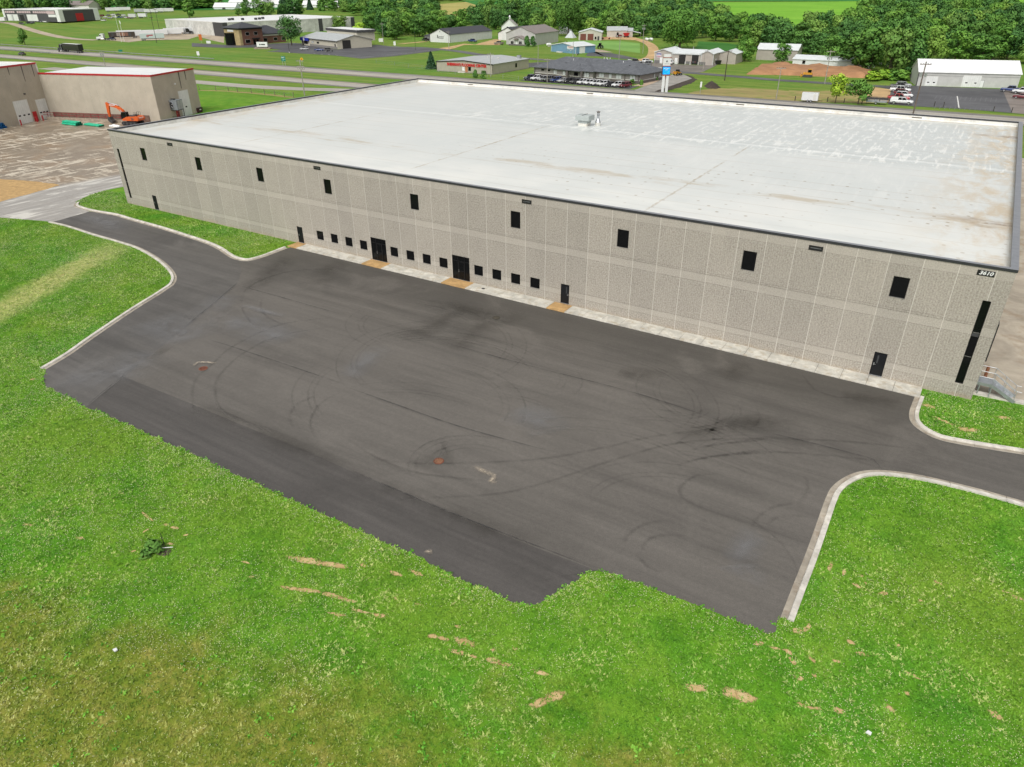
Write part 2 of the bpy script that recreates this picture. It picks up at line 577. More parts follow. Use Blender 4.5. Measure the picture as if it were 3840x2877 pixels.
def field_mat(name, c1, c2, s=0.02, rot=0.3, rows=0.25):
    t = T(name)
    n1 = t.noise(t.vmap(t.pos, (s, s * 6, 1), rot=(0, 0, rot)), 1.0, 4, 0.6)
    n2 = t.noise(t.pos, rows, 3, 0.7)
    col = t.ramp(n1, [(0.3, c1), (0.7, c2)])
    lane_ = t.noise(t.vmap(t.pos, (0.004, 0.05, 1), rot=(0, 0, rot + .25)), 1.0, 3, 0.6)
    col = t.mix(0.5, col, t.ramp(lane_, [(0.35, (0.72, 0.8, 0.7)), (0.65, (1.15, 1.08, 1.1))]), 'MULTIPLY')
    col = t.mix(0.35, col, t.ramp(n2, [(0.3, (0.65, 0.65, 0.65)), (0.7, (1.15, 1.15, 1.15))]), 'MULTIPLY')
    t.bump(n2, 0.3, 0.5)
    return t.fin(col, 0.9, 0, 0.1)
F_BRIGHT = field_mat('bright_meadow', (0.14, 0.36, 0.028), (0.22, 0.44, 0.05))
F_CORN = field_mat('corn_field', (0.035, 0.165, 0.035), (0.06, 0.23, 0.05))
F_BEAN = field_mat('bean_field', (0.04, 0.15, 0.03), (0.075, 0.21, 0.045), rows=0.9)
F_HAY = field_mat('hay_field', (0.16, 0.31, 0.08), (0.21, 0.38, 0.10))
F_STRAW = field_mat('ripe_field', (0.33, 0.30, 0.09), (0.42, 0.38, 0.14))

# ================================================================== GROUND
def build_ground():
    radii = np.concatenate([[4], np.geomspace(10, 500, 26), np.linspace(530, 1600, 60), np.geomspace(1650, 6000, 16)])
    na = 180
    cx, cy = 20.0, 0.0
    V = [(cx, cy, 0.0)]
    for r in radii:
        a = np.arange(na) * 2 * PI / na
        x, y = cx + r * np.cos(a), cy + r * np.sin(a)
        z = hfun(x, y)
        V += list(zip(x.tolist(), y.tolist(), z.tolist()))
    F = [(0, 1 + k, 1 + (k + 1) % na) for k in range(na)]
    for j in range(len(radii) - 1):
        b0, b1 = 1 + j * na, 1 + (j + 1) * na
        for k in range(na):
            k2 = (k + 1) % na
            F.append((b0 + k, b1 + k, b1 + k2, b0 + k2))
    me = bpy.data.meshes.new('ground')
    me.from_pydata(V, [], F)
    me.materials.append(GRASS)
    me.polygons.foreach_set('use_smooth', [True] * len(F))
    o = link('ground', me)
    tag(o, kind='structure')
    return o
build_ground()

def sheet(name, pts, z, mat, parent=None):
    mb = MB()
    a = sum(p[0] * q[1] - q[0] * p[1] for p, q in zip(pts, pts[1:] + pts[:1]))
    if a < 0:
        pts = pts[::-1]
    mb.face([(p[0], p[1], z) for p in pts])
    o = mb.build(name, mat, parent)
    if parent is None:
        tag(o, kind='structure')
    return o

def catmull(pts, step=0.5, closed=False):
    P = [np.array(p, float) for p in pts]
    out = []
    n = len(P)
    for i in range(n - 1):
        p0, p1, p2, p3 = P[max(i - 1, 0)], P[i], P[i + 1], P[min(i + 2, n - 1)]
        L = np.linalg.norm(p2 - p1)
        k = max(2, int(L / step))
        for j in range(k):
            t = j / k
            out.append(0.5 * ((2 * p1) + (-p0 + p2) * t + (2 * p0 - 5 * p1 + 4 * p2 - p3) * t * t + (-p0 + 3 * p1 - 3 * p2 + p3) * t ** 3))
    out.append(P[-1])
    return [(float(p[0]), float(p[1])) for p in out]

def offset(pl, d):
    out = []
    for i, p in enumerate(pl):
        a = pl[max(i - 1, 0)]
        b = pl[min(i + 1, len(pl) - 1)]
        dx, dy = b[0] - a[0], b[1] - a[1]
        L = math.hypot(dx, dy) or 1
        out.append((p[0] - dy / L * d, p[1] + dx / L * d))
    return out

def strip(name, pl, w, z, mat, parent=None):
    a, b = offset(pl, w / 2), offset(pl, -w / 2)
    mb = MB()
    zz = [hfun(p[0], p[1]) + z for p in pl]
    for i in range(len(pl) - 1):
        mb.face([(*b[i], zz[i]), (*b[i + 1], zz[i + 1]), (*a[i + 1], zz[i + 1]), (*a[i], zz[i])])
    o = mb.build(name, mat, parent)
    if parent is None:
        tag(o, kind='structure')
    return o

def ragged(pts, step=0.7, amp=0.18, seed=0):
    rs = random.Random(seed)
    out = []
    for a, b in zip(pts, pts[1:] + pts[:1]):
        L = math.dist(a, b)
        k = max(1, int(L / step))
        for j in range(k):
            t = j / k
            out.append((a[0] + (b[0] - a[0]) * t + (rs.uniform(-amp, amp) if j else 0),
                        a[1] + (b[1] - a[1]) * t + (rs.uniform(-amp, amp) if j else 0)))
    return out

# ---- lane and kerb lines read from the photograph
K_LEFT = catmull(gl(Z6A, [(482, 962), (640, 998), (870, 1072), (1100, 1138), (1290, 1200)]) +
                 gl(Z6, [(985, 110), (1055, 165), (1092, 212), (1098, 245), (1080, 280), (1040, 308), (985, 345), (840, 435), (590, 605), (440, 712), (285, 805)]), 0.5)
K_ISL = catmull(gl(Z6A, [(690, 790), (680, 818), (720, 838), (830, 868)]) +
                gl(Z1, [(130, 965), (280, 1010), (600, 1100), (850, 1180), (1060, 1250), (1200, 1312), (1300, 1380), (1370, 1415), (1470, 1437), (1560, 1430), (1700, 1392), (1935, 1302)]), 0.5)
K_RU = catmull(gl(Z8, [(1193, 277), (1172, 330), (1158, 380), (1170, 428), (1225, 477), (1330, 527), (1500, 562), (1808, 612), (2300, 690), (2900, 770)]), 0.4)
K_RL = catmull(gl(Z8, [(432, 1530), (500, 1355), (570, 1180), (625, 1030), (690, 850), (730, 785), (800, 735), (880, 706), (980, 698), (1130, 711), (1310, 745), (1560, 806), (1808, 875), (2300, 1015), (2900, 1180)]), 0.4)

FRONT = gl(Z6, [(285, 812), (272, 865), (282, 905), (370, 950), (545, 1045), (840, 1165), (1310, 1385), (1570, 1505), (1910, 1657)]) + \
    gl(Z7, [(0, 1105), (280, 1235), (460, 1325), (640, 1405), (800, 1480), (885, 1497), (930, 1478), (1050, 1400), (1130, 1345), (1195, 1325), (1290, 1345), (1500, 1425), (1700, 1500), (1890, 1580)]) + \
    gl(Z8, [(360, 1625), (410, 1610), (430, 1532)])

def ragged_line(pl, amp=0.13, step=0.45, seed=3):
    rs = random.Random(seed)
    out = []
    for a, b in zip(pl, pl[1:]):
        L = math.dist(a, b)
        k = max(1, int(L / step))
        for j in range(k):
            t = j / k
            f = amp if j else 0.0
            out.append((a[0] + (b[0] - a[0]) * t + rs.uniform(-f, f), a[1] + (b[1] - a[1]) * t + rs.uniform(-f, f)))
    out.append(pl[-1])
    return out
FRONT_R = ragged_line(FRONT)
YARD_A = g(Z6A, 490, 965)
YARD_B = g(Z6A, 830, 872)
LOT = [YARD_B] + [p for p in K_ISL if p[0] > YARD_B[0] + 0.3] + [(39.3, -1.75), (113.95, -1.75)] + K_RU + K_RL[::-1] + FRONT_R[::-1] + K_LEFT[::-1] + [YARD_A]
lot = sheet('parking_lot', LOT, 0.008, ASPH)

# concrete yard between the two warehouses
yard = sheet('concrete_yard', [YARD_A, YARD_B] + gl(Z6A, [(690, 815), (700, 780), (830, 715), (985, 670), (1140, 640)]) +
             [(0.0, 6.0), (0.0, 78.0), (-30, 92), (-66, 72), (-63.5, 50), (-96, 39.5), (-92, 20), (-104, 0), (-60, -22), g(Z6A, -300, 890), g(Z6A, 0, 925), g(Z6A, 250, 945)], 0.004, YARD)
sheet('dirt_patch', ragged(gl(Z6A, [(-420, 545), (0, 570), (200, 582), (500, 612), (552, 627), (400, 672), (0, 780), (-420, 880)]), 0.8, 0.15, 5), 0.010, SOIL)
# yard and retaining kerb at the far end of the building
sheet('dock_yard', [(118.0, 1.7), (150, 4.0), (150, 110), (118.0, 110)], 0.006, DOCKC)
mb = MB()
mb.prism([(117.8, 1.05), (150, 2.9), (150, 3.7), (117.8, 1.65)], -0.1, 0.16)
tag(mb.build('retaining_kerb', KERB), kind='structure')

# darker paved strip along the lawn, lighter lane on the left
STRIP_TOP = gl(Z6, [(548, 1030), (700, 905), (770, 850), (880, 895), (1180, 1015), (1500, 1150), (1900, 1310), (2154, 1425)]) + gl(Z7, [(300, 965), (600, 1095), (900, 1215), (1195, 1326)])
k_end = min(range(len(FRONT_R)), key=lambda i: math.dist(FRONT_R[i], STRIP_TOP[-1]))
k_beg = min(range(len(FRONT_R)), key=lambda i: math.dist(FRONT_R[i], STRIP_TOP[0]))
sheet('paved_strip', STRIP_TOP + FRONT_R[k_beg:k_end + 1][::-1], 0.012, ASPH_D, lot)
LANE_R = gl(Z6, [(545, 1035), (640, 955), (780, 845), (1000, 665), (1140, 560), (1330, 400), (1480, 268), (1500, 190), (1480, 130)])
i0 = min(range(len(K_ISL)), key=lambda i: math.dist(K_ISL[i], LANE_R[-1]))
j0 = min(range(len(K_ISL)), key=lambda i: math.dist(K_ISL[i], YARD_B))
kb = min(range(len(FRONT_R)), key=lambda i: math.dist(FRONT_R[i], LANE_R[0]))
sheet('lane', LANE_R + K_ISL[j0:i0 + 1][::-1] + [YARD_A] + K_LEFT + FRONT_R[:kb], 0.0115, ASPH_L, lot)

# ---- soft marks on the asphalt: tyre scuffs, damp smears, seams
def mark_mat(name, rgb, alpha, s=0.8):
    t = T(name)
    e = t.attr('edge')
    nz = t.rng(t.noise(t.pos, s, 5, 0.7), 0.25, 0.7)
    a = t.m('MULTIPLY', t.m('MULTIPLY', e, nz), alpha)
    t.put(t.b.inputs['Alpha'], a)
    return t.fin(rgb, 0.65, 0, 0.4)
M_TYRE = mark_mat('tyre_scuff', (0.040, 0.037, 0.034), 0.24)
M_FAINT = mark_mat('faint_scuff', (0.045, 0.042, 0.038), 0.17, 0.5)
M_DAMP = mark_mat('damp_smear', (0.045, 0.040, 0.032), 0.34, 0.3)
M_SHEEN = mark_mat('sky_sheen', (0.23, 0.23, 0.235), 0.5, 0.3)  # sky sheen on the wet asphalt, painted as paler colour
M_SILT = mark_mat('silt_line', (0.45, 0.38, 0.29), 1.0, 2.0)
M_SEAM = mark_mat('paving_seam', (0.03, 0.03, 0.03), 0.9, 0.6)
_mz = [0.016]
def mark(name, pts, w, mat, smooth=True):
    pl = catmull(pts, 0.8) if smooth else pts
    _mz[0] += 0.0012
    z = _mz[0]
    L = [offset(pl, w / 2), pl, offset(pl, -w / 2)]
    n = len(pl)
    V = [(p[0], p[1], z) for row in L for p in row]
    F = []
    for r in range(2):
        for i in range(n - 1):
            F.append(((r + 1) * n + i, (r + 1) * n + i + 1, r * n + i + 1, r * n + i))
    me = bpy.data.meshes.new(name)
    me.from_pydata(V, [], F)
    at = me.attributes.new('edge', 'FLOAT', 'POINT')
    vals = []
    for r in range(3):
        for i in range(n):
            endf = min(1, min(i, n - 1 - i) / max(1, 0.22 * n))
            vals.append((1.0 if r == 1 else 0.0) * endf)
    at.data.foreach_set('value', vals)
    me.materials.append(mat)
    return link(name, me, lot)
TY = [(Z6, [(2150, 480), (1900, 500), (1700, 540), (1450, 660), (1300, 790), (1220, 860), (1195, 950), (1205, 1040), (1240, 1110)]),
      (Z6, [(2150, 528), (1750, 592), (1520, 700), (1400, 800), (1345, 880), (1340, 960), (1370, 1050), (1480, 1110), (1680, 1190)]),
      (Z6, [(1500, 390), (1510, 440), (1560, 510), (1640, 560)]), (Z6, [(2154, 180), (1850, 190), (1650, 240), (1530, 310), (1495, 380)]),
      (Z7, [(0, 770), (180, 800), (430, 815), (900, 795), (1200, 745), (1500, 680), (1900, 642)]),
      (Z7, [(250, 985), (480, 975), (750, 955), (1000, 890), (1300, 790), (1600, 715), (2039, 688)]),
      (Z7, [(0, 690), (60, 735), (150, 790), (300, 850), (480, 880), (700, 900)]),
      (Z7, [(1600, 760), (1760, 725), (2039, 700)]), (Z7, [(1640, 800), (1800, 775), (2039, 765)]), (Z7, [(1560, 830), (1700, 790), (2039, 742)]),
      (Z8, [(0, 575), (200, 535), (400, 520), (900, 545), (1300, 600)]), (Z8, [(0, 632), (200, 606), (420, 598), (780, 625), (1100, 660)]),
      (Z7, [(1318, 1240), (1335, 1170), (1400, 1115), (1480, 1092), (1580, 1095)]), (Z7, [(1408, 1235), (1428, 1190), (1500, 1158), (1640, 1166)]),
      (Z7, [(1390, 1250), (1440, 1310), (1520, 1340)]), (Z7, [(1900, 1100), (1700, 1030), (1600, 975), (1600, 920), (1680, 870), (1800, 870)]),
      (Z8, [(262, 1030), (310, 960), (400, 905), (520, 890)]), (Z8, [(350, 1015), (395, 975), (480, 955), (600, 970)]),
      (Z8, [(520, 900), (590, 800), (560, 730)]), (Z6, [(1830, 1180), (1800, 1100), (1850, 1020), (1990, 960)]), (Z6, [(1960, 1240), (1930, 1120), (2000, 1010), (2120, 950)]),
      (Z8, [(560, 160), (620, 240), (760, 290), (920, 290)]), (Z6, [(1640, 350), (1620, 400), (1650, 470), (1780, 540)])]
for z, pts in TY:
    mark('tyre_mark', gl(z, pts), 0.4, M_TYRE)
# faint turning scuffs left by lorries
ra_ = random.Random(5)
for k in range(26):
    cx_, cy_ = ra_.uniform(62, 108), ra_.uniform(-30, -10)
    if cy_ < -20 and cx_ < 75:
        cx_ += 14
    rad, a0, da = ra_.uniform(3, 10), ra_.uniform(0, 6.28), ra_.uniform(.9, 2.4)
    for dr in (0, .55, 2.0):
        pl_ = [(cx_ + (rad + dr) * math.cos(a0 + da * i / 9), cy_ + .8 * (rad + dr) * math.sin(a0 + da * i / 9)) for i in range(10)]
        if all(p[1] < -3.2 and p[1] > -33 and p[0] < 111 and p[0] > 50 for p in pl_):
            mark('tyre_mark', pl_, .26, M_FAINT)
for z, pts, w in [(Z7, [(560, 60), (480, 120), (360, 180), (250, 225)], 2.6), (Z7, [(720, 110), (640, 160), (560, 230), (500, 280)], 2.8), (Z7, [(400, 40), (620, 90), (860, 130)], 2.2),
                  (Z7, [(1280, 385), (1420, 395), (1540, 410)], 1.6), (Z7, [(1560, 690), (1750, 655), (2039, 600)], 1.5), (Z8, [(0, 480), (250, 445), (560, 440)], 1.5),
                  (Z8, [(760, 290), (960, 300), (1140, 330)], 1.6), (Z6, [(1500, 330), (1700, 190), (1800, 100)], 2.2), (Z6, [(1950, 290), (2060, 180), (2154, 120)], 2.0),
                  (Z6, [(960, 705), (985, 705), (1030, 708)], 1.6), (Z6, [(1095, 588), (1130, 582), (1165, 582)], 1.2), (Z7, [(1800, 420), (1860, 370), (1940, 350)], 1.6),
                  (Z7, [(380, 765), (440, 790), (520, 770)], 2.2), (Z7, [(0, 860), (300, 985), (620, 1110), (900, 1225)], 1.4), (Z6, [(1180, 1030), (1560, 1180), (2154, 1430)], 1.5)]:
    mark('damp_stain', gl(z, pts), w * 1.9, M_DAMP)
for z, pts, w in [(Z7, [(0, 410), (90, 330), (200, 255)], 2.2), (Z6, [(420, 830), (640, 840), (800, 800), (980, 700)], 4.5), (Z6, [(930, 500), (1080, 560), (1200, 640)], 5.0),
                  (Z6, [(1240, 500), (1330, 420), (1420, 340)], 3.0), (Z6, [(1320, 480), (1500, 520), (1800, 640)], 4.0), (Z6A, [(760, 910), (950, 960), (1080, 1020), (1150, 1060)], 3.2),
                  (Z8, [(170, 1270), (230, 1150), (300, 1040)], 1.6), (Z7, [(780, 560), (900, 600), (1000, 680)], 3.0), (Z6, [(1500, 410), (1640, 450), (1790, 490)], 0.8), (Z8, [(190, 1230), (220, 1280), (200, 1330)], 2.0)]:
    mark('painted_sheen', gl(z, pts), w * 1.5, M_SHEEN)
for z, pts, w in [(Z7, [(610, 830), (650, 855), (705, 880), (690, 905), (720, 915)], 0.55), (Z6, [(1200, 795), (1230, 770), (1290, 768), (1350, 778)], 0.4), (Z7, [(380, 1235), (395, 1245), (415, 1240)], 0.5)]:
    mark('silt_line', gl(z, pts), w, M_SILT)
for z, pts in [(Z6, [(1480, 268), (1330, 400), (1140, 555)]), (Z6, [(780, 845), (640, 955), (548, 1032)]), (Z6, [(1280, 620), (1500, 690), (1800, 790), (2154, 912)]),
               (Z7, [(0, 455), (240, 540), (480, 625), (700, 690), (1000, 770)]), (Z7, [(480, 245), (900, 360), (1400, 490), (1850, 640)]), (Z8, [(380, 500), (640, 562), (860, 620), (955, 648), (995, 700)]),
               (Z6, [(1480, 290), (1700, 350), (2154, 480)]), (Z7, [(0, 845), (330, 985), (620, 1105), (1195, 1326)])]:
    mark('paving_seam', gl(z, pts), 0.16, M_SEAM)

# ---- kerbs: gutter pan and upright, cast in lengths
def kerb(name, pl, side, gutter=0.32, top=0.2, h=0.14, piece=3.05):
    root = MB()
    d0, d1, d2 = 0.0, side * gutter, side * (gutter + top)
    # the bedding under the lengths
    a, b = offset(pl, side * 0.02), offset(pl, d2 - side * 0.02)
    for i in range(len(pl) - 1):
        root.face([(*a[i], 0.011), (*a[i + 1], 0.011), (*b[i + 1], 0.011), (*b[i], 0.011)][::(-1 if side < 0 else 1)])
    ro = root.build(name, DARKSOIL)
    tag(ro, kind='structure')
    acc, start = 0.0, 0
    for i in range(1, len(pl)):
        acc += math.dist(pl[i], pl[i - 1])
        if acc >= piece or i == len(pl) - 1:
            seg = pl[start:i + 1]
            # pull the ends back for the joint
            def pull(p, q, d=0.012):
                L = math.dist(p, q) or 1
                return (p[0] + (q[0] - p[0]) * d / L, p[1] + (q[1] - p[1]) * d / L)
            seg = [pull(seg[0], seg[1])] + seg[1:-1] + [pull(seg[-1], seg[-2])]
            prof = [(0.0, 0.02), (side * gutter, 0.012), (side * (gutter + 0.03), h - 0.02), (side * (gutter + 0.05), h), (side * (gutter + top), h), (side * (gutter + top), -0.05), (0.0, -0.05)]
            rows = [offset(seg, d) for d, _ in prof]
            mb = MB()
            secs = [[(*rows[j][k], prof[j][1] + random.uniform(-.0, .002)) for j in range(len(prof))] for k in range(len(seg))]
            if side > 0:
                secs = [s[::-1] for s in secs]
            mb.loft(secs, 1)
            np_ = len(prof)
            for fi in range(len(mb.f) - 2):
                k = fi % np_
                if (k == 0 and side < 0) or (k == np_ - 2 and side > 0):
                    mb.m[fi] = 0
            mb.build('kerb_stone', [GUTTER, KERB], ro)
            acc, start = 0.0, i
    return ro
kerb('lawn_kerb', K_LEFT, -1, 0.26, 0.34)
kerb('island_kerb', K_ISL, 1, 0.34, 0.34)
kerb('corner_kerb', K_RU, 1, 0.36, 0.32)
kerb('drive_kerb', K_RL, -1, 0.34, 0.36, 0.13)

# ---- sidewalk slabs
SW = MB()
SW.box(38.75, 114.3, -1.78, -0.01, -0.1, 0.10)
sw = SW.build('sidewalk', DARKSOIL)
tag(sw, kind='structure')
def slab(x0, x1, mat, tan=False):
    mb = MB()
    z = 0.13 + random.uniform(-0.004, 0.004)
    b = 0.012
    y0, y1 = -1.86, -0.012
    x0 += 0.012
    x1 -= 0.012
    mb.box(x0, x1, y0, y1, 0.0, z - b)
    i = len(mb.v)
    mb.face([(x0 + b, y0 + b, z), (x1 - b, y0 + b, z), (x1 - b, y1, z), (x0 + b, y1, z)])
    mb.face([(x0, y0, z - b), (x1, y0, z - b), (x1 - b, y0 + b, z), (x0 + b, y0 + b, z)])
    mb.face([(x1, y0, z - b), (x1, y1, z - b), (x1 - b, y1, z), (x1 - b, y0 + b, z)])
    mb.face([(x0, y1, z - b), (x0, y0, z - b), (x0 + b, y0 + b, z), (x0 + b, y1, z)])
    mb.build('slab', mat, sw)
edges = [38.7]
tans = [(38.7, 40.4), (51.9, 55.1), (64.3, 67.7), (78.4, 80.6)]
x = 38.7
cuts = []
for a, b in tans:
    n = max(1, round((a - x) / 2.05)) if a > x else 0
    for k in range(n):
        cuts.append((x + (a - x) * k / n, x + (a - x) * (k + 1) / n, False))
    cuts.append((a, b, True))
    x = b
n = round((114.35 - x) / 2.05)
for k in range(n):
    cuts.append((x + (114.35 - x) * k / n, x + (114.35 - x) * (k + 1) / n, False))
for a, b, t_ in cuts:
    slab(a, b, CONC_TAN if t_ else CONC)

# ================================================================== THE WAREHOUSE
BX0, BX1, BD, BZ = 0.0, 117.98, 75.23, 11.15      # wall top below the metal cap

def panel_mat():
    t = T('ribbed_precast_panel')
    o = t.sep(t.pos)
    agg = t.noise(t.pos, 11.0, 4, 0.75)
    blot = t.noise(t.pos, 0.5, 5, 0.6)
    rib = t.m('SINE', t.m('MULTIPLY', o[0], 2 * PI / 0.20))
    ribm = t.rng(rib, -0.7, 0.5)
    bands = t.m('MAXIMUM', t.m('MAXIMUM', t.inside(o[2], 5.68, 6.40, 0.05), t.inside(o[2], 1.14, 1.70, 0.05)), t.rng(o[2], 10.33, 10.40))
    col = t.ramp(agg, [(0.3, (0.25, 0.23, 0.20)), (0.5, (0.405, 0.375, 0.328)), (0.72, (0.52, 0.482, 0.425))])
    rcol = t.mix(t.m('MULTIPLY', t.m('SUBTRACT', 1.0, ribm), 0.10), col, (0.16, 0.145, 0.12))
    mott = t.noise(t.pos, 6.5, 3, 0.8)
    rcol = t.mix(0.78, rcol, t.ramp(mott, [(0.32, (0.50, 0.49, 0.47)), (0.52, (1, 1, 1)), (0.70, (1.28, 1.27, 1.24))]), 'MULTIPLY')
    rcol = t.mix(0.05, rcol, (0.25, 0.23, 0.2))
    bcol = t.mix(0.06, t.mix(0.35, col, t.ramp(mott, [(0.32, (0.55, 0.55, 0.55)), (0.52, (1, 1, 1)), (0.7, (1.2, 1.2, 1.2))]), 'MULTIPLY'), (0.50, 0.46, 0.40))
    col = t.mix(bands, rcol, bcol)
    for z in (10.36, 6.44, 6.62, 5.62, 1.74, 1.10):
        ln = t.inside(o[2], z - 0.012, z + 0.012, 0.012)
        col = t.mix(t.m('MULTIPLY', ln, 0.6), col, (0.10, 0.09, 0.08))
    # rain stain below the cap and splash dirt at the foot, both with their own ragged shape
    drip = t.m('MULTIPLY', t.rng(t.noise(t.vmap(t.pos, (1.3, 1, 0.06)), 1.0, 4, 0.6), 0.5, 0.72), t.rng(o[2], 7.0, 11.2))
    col = t.mix(t.m('MULTIPLY', drip, 0.22), col, (0.22, 0.20, 0.175))
    splash = t.rng(t.m('ADD', o[2], t.m('MULTIPLY', blot, 1.0)), 1.0, 0.45)
    col = t.mix(t.m('MULTIPLY', splash, 0.35), col, (0.42, 0.31, 0.19))
    col = t.mix(t.rng(blot, 0.35, 0.65, 0, 0.14), col, (0.50, 0.46, 0.40))
    rnd = t.n('ShaderNodeObjectInfo').outputs['Random']
    col = t.mix(1.0, col, t.ramp(rnd, [(0, (0.93, 0.93, 0.925)), (1, (1.05, 1.045, 1.035))]), 'MULTIPLY')
    t.bump(t.m('ADD', t.m('MULTIPLY', t.m('MULTIPLY', ribm, t.m('SUBTRACT', 1.0, bands)), 1.2), t.m('MULTIPLY', agg, 0.9)), 0.02, 0.8)
    return t.fin(col, 0.9, 0, 0.2)
PANEL = panel_mat()
SEAL = paint((0.66, 0.63, 0.57), 0.8, 0.06, name='joint_sealant')
CAPM = paint((0.045, 0.047, 0.052), 0.42, 0.15, 0.3, name='parapet_cap_metal')
CAPTOP = paint((0.24, 0.25, 0.27), 0.45, 0.12, 0.3, name='parapet_cap_top')  # same dark metal, with the sky's reflection on top put into the colour

def roof_mat():
    t = T('white_roof_membrane')
    o = t.sep(t.pos)
    x, y = o[0], o[1]
    base = t.ramp(t.noise(t.pos, 0.12, 5, 0.6), [(0.3, (0.57, 0.59, 0.565)), (0.55, (0.62, 0.63, 0.60)), (0.75, (0.665, 0.66, 0.62))])
    # pale dry patches left around the insulation board joints
    def bars(vx, vy, sx, sy, th, d=0.7):
        return t.rng(t.noise(t.vmap(t.pos, (sx, sy, 1), loc=(vx, vy, 0)), 1.0, 4, 0.6, d), th, th + 0.035)
    p = t.m('MAXIMUM', bars(3, 1, 1.1, 0.22, 0.575), t.m('MULTIPLY', bars(9, 4, 0.35, 1.5, 0.60), 0.9))
    gx = t.m('ABSOLUTE', t.m('SUBTRACT', t.m('FRACT', t.m('ADD', t.m('DIVIDE', x, 1.22), t.m('MULTIPLY', t.noise(t.pos, 0.8, 3, 0.6), 0.35))), 0.5))
    gline = t.m('MULTIPLY', t.rng(gx, 0.36, 0.44), t.rng(t.noise(t.vmap(t.pos, (0.8, 0.35, 1)), 1.0, 3, 0.6), 0.48, 0.56))
    p = t.m('MAXIMUM', p, gline)
    zone = t.m('ADD', t.inside(y, 37, 75, 3.0), t.m('MULTIPLY', t.inside(y, 14, 38, 8.0), 0.45))
    zone = t.m('MULTIPLY', zone, t.rng(x, 8, 55, 0.35, 1.0))
    wet = t.mix(t.m('MULTIPLY', zone, 0.8), base, (0.50, 0.53, 0.515))
    col = t.mix(t.m('MULTIPLY', t.m('MULTIPLY', p, zone), 0.7), wet, (0.715, 0.72, 0.69))
    # ridge line
    rw = t.m('ADD', y, t.m('MULTIPLY', t.m('SUBTRACT', t.noise(t.pos, 0.7, 3, 0.6), 0.5), 1.2))
    col = t.mix(t.m('MULTIPLY', t.inside(rw, 39.6, 40.4, 0.35), 0.5), col, (0.74, 0.75, 0.72))
    # membrane seams along the building, dirty cross seams
    fy = t.m('FRACT', t.m('DIVIDE', y, 3.05))
    sm = t.m('MULTIPLY', t.inside(fy, 0.47, 0.53, 0.02), t.rng(t.noise(t.vmap(t.pos, (0.08, 0.6, 1)), 1.0, 4, 0.6), 0.35, 0.6))
    col = t.mix(t.m('MULTIPLY', sm, 0.42), col, (0.40, 0.35, 0.27))
    dirt = t.rng(t.noise(t.pos, 0.35, 5, 0.7), 0.35, 0.65)
    for xs in (23.4, 55.0, 86.7):
        wx = t.m('ADD', x, t.m('MULTIPLY', t.m('SUBTRACT', t.noise(t.pos, 1.4, 3, 0.6), 0.5), 0.5))
        ln = t.m('MULTIPLY', t.inside(wx, xs - 0.12, xs + 0.12, 0.10), t.rng(y, 42, 36))
        col = t.mix(t.m('MULTIPLY', t.m('MULTIPLY', ln, dirt), 0.9), col, (0.33, 0.25, 0.14))
    # dirty drying line about 15 m in
    wy = t.m('ADD', y, t.m('MULTIPLY', t.m('SUBTRACT', t.noise(t.vmap(t.pos, (0.25, 1, 1)), 1.0, 4, 0.6), 0.5), 5.0))
    for c, hw, amt in ((15.2, 1.0, 0.75), (70.5, 0.35, 0.6)):
        ln = t.m('MULTIPLY', t.inside(wy, c - hw, c + hw, 0.6), t.rng(t.noise(t.vmap(t.pos, (0.09, 0.4, 1)), 1.0, 4, 0.7), 0.44, 0.62))
        col = t.mix(t.m('MULTIPLY', ln, amt), col, (0.44, 0.37, 0.26))
    # fastener plates print through as dots
    dv = t.voro(t.vmap(t.pos, (1 / 1.52, 1 / 1.52, 0)), 1.0, rnd=0.22)
    dots = t.m('MULTIPLY', t.rng(dv, 0.15, 0.08), t.rng(t.noise(t.pos, 0.16, 4, 0.6), 0.44, 0.6))
    dots = t.m('MULTIPLY', dots, t.m('MULTIPLY', t.inside(y, 3, 26, 4.0), t.rng(x, 45, 80, 0.15, 1.0)))
    col = t.mix(t.m('MULTIPLY', dots, 0.8), col, (0.25, 0.18, 0.10))
    # rust-brown silt where water stands by the end parapets
    edge = t.m('MAXIMUM', t.rng(x, 107, 117.5), t.m('MULTIPLY', t.rng(x, 9, 0.5), 0.7))
    sil = t.m('MULTIPLY', edge, t.rng(t.noise(t.vmap(t.pos, (0.5, 0.23, 1)), 1.0, 6, 0.68, 0.5), 0.40, 0.66))
    col = t.mix(t.m('MULTIPLY', sil, 0.8), col, (0.50, 0.39, 0.24))
    core = t.m('MULTIPLY', t.rng(x, 110, 117.5), t.m('MAXIMUM', t.inside(wy, 14.5, 16.0, 0.6), t.inside(wy, 64.0, 65.5, 0.6)))
    core = t.m('MULTIPLY', core, t.rng(t.noise(t.pos, 0.7, 5, 0.7), 0.3, 0.6))
    col = t.mix(t.m('MULTIPLY', core, 0.95), col, (0.22, 0.13, 0.06))
    foot = t.m('MULTIPLY', t.rng(y, 73.0, 74.6), t.rng(t.noise(t.vmap(t.pos, (0.2, 1, 1)), 1.0, 4, 0.65), 0.4, 0.6))
    col = t.mix(t.m('MULTIPLY', foot, 0.45), col, (0.55, 0.43, 0.28))
    warm = t.m('MULTIPLY', t.rng(y, 16, 2), t.rng(t.noise(t.vmap(t.pos, (0.1, 0.3, 1)), 1.0, 5, 0.6), 0.35, 0.65))
    col = t.mix(t.m('MULTIPLY', warm, 0.5), col, (0.80, 0.79, 0.73))
    t.bump(t.noise(t.pos, 1.5, 4, 0.6), 0.02, 0.3)
    return t.fin(col, t.rng(t.m('MULTIPLY', p, zone), 0, 1, 0.33, 0.6), 0, 0.5)
ROOFM = roof_mat()
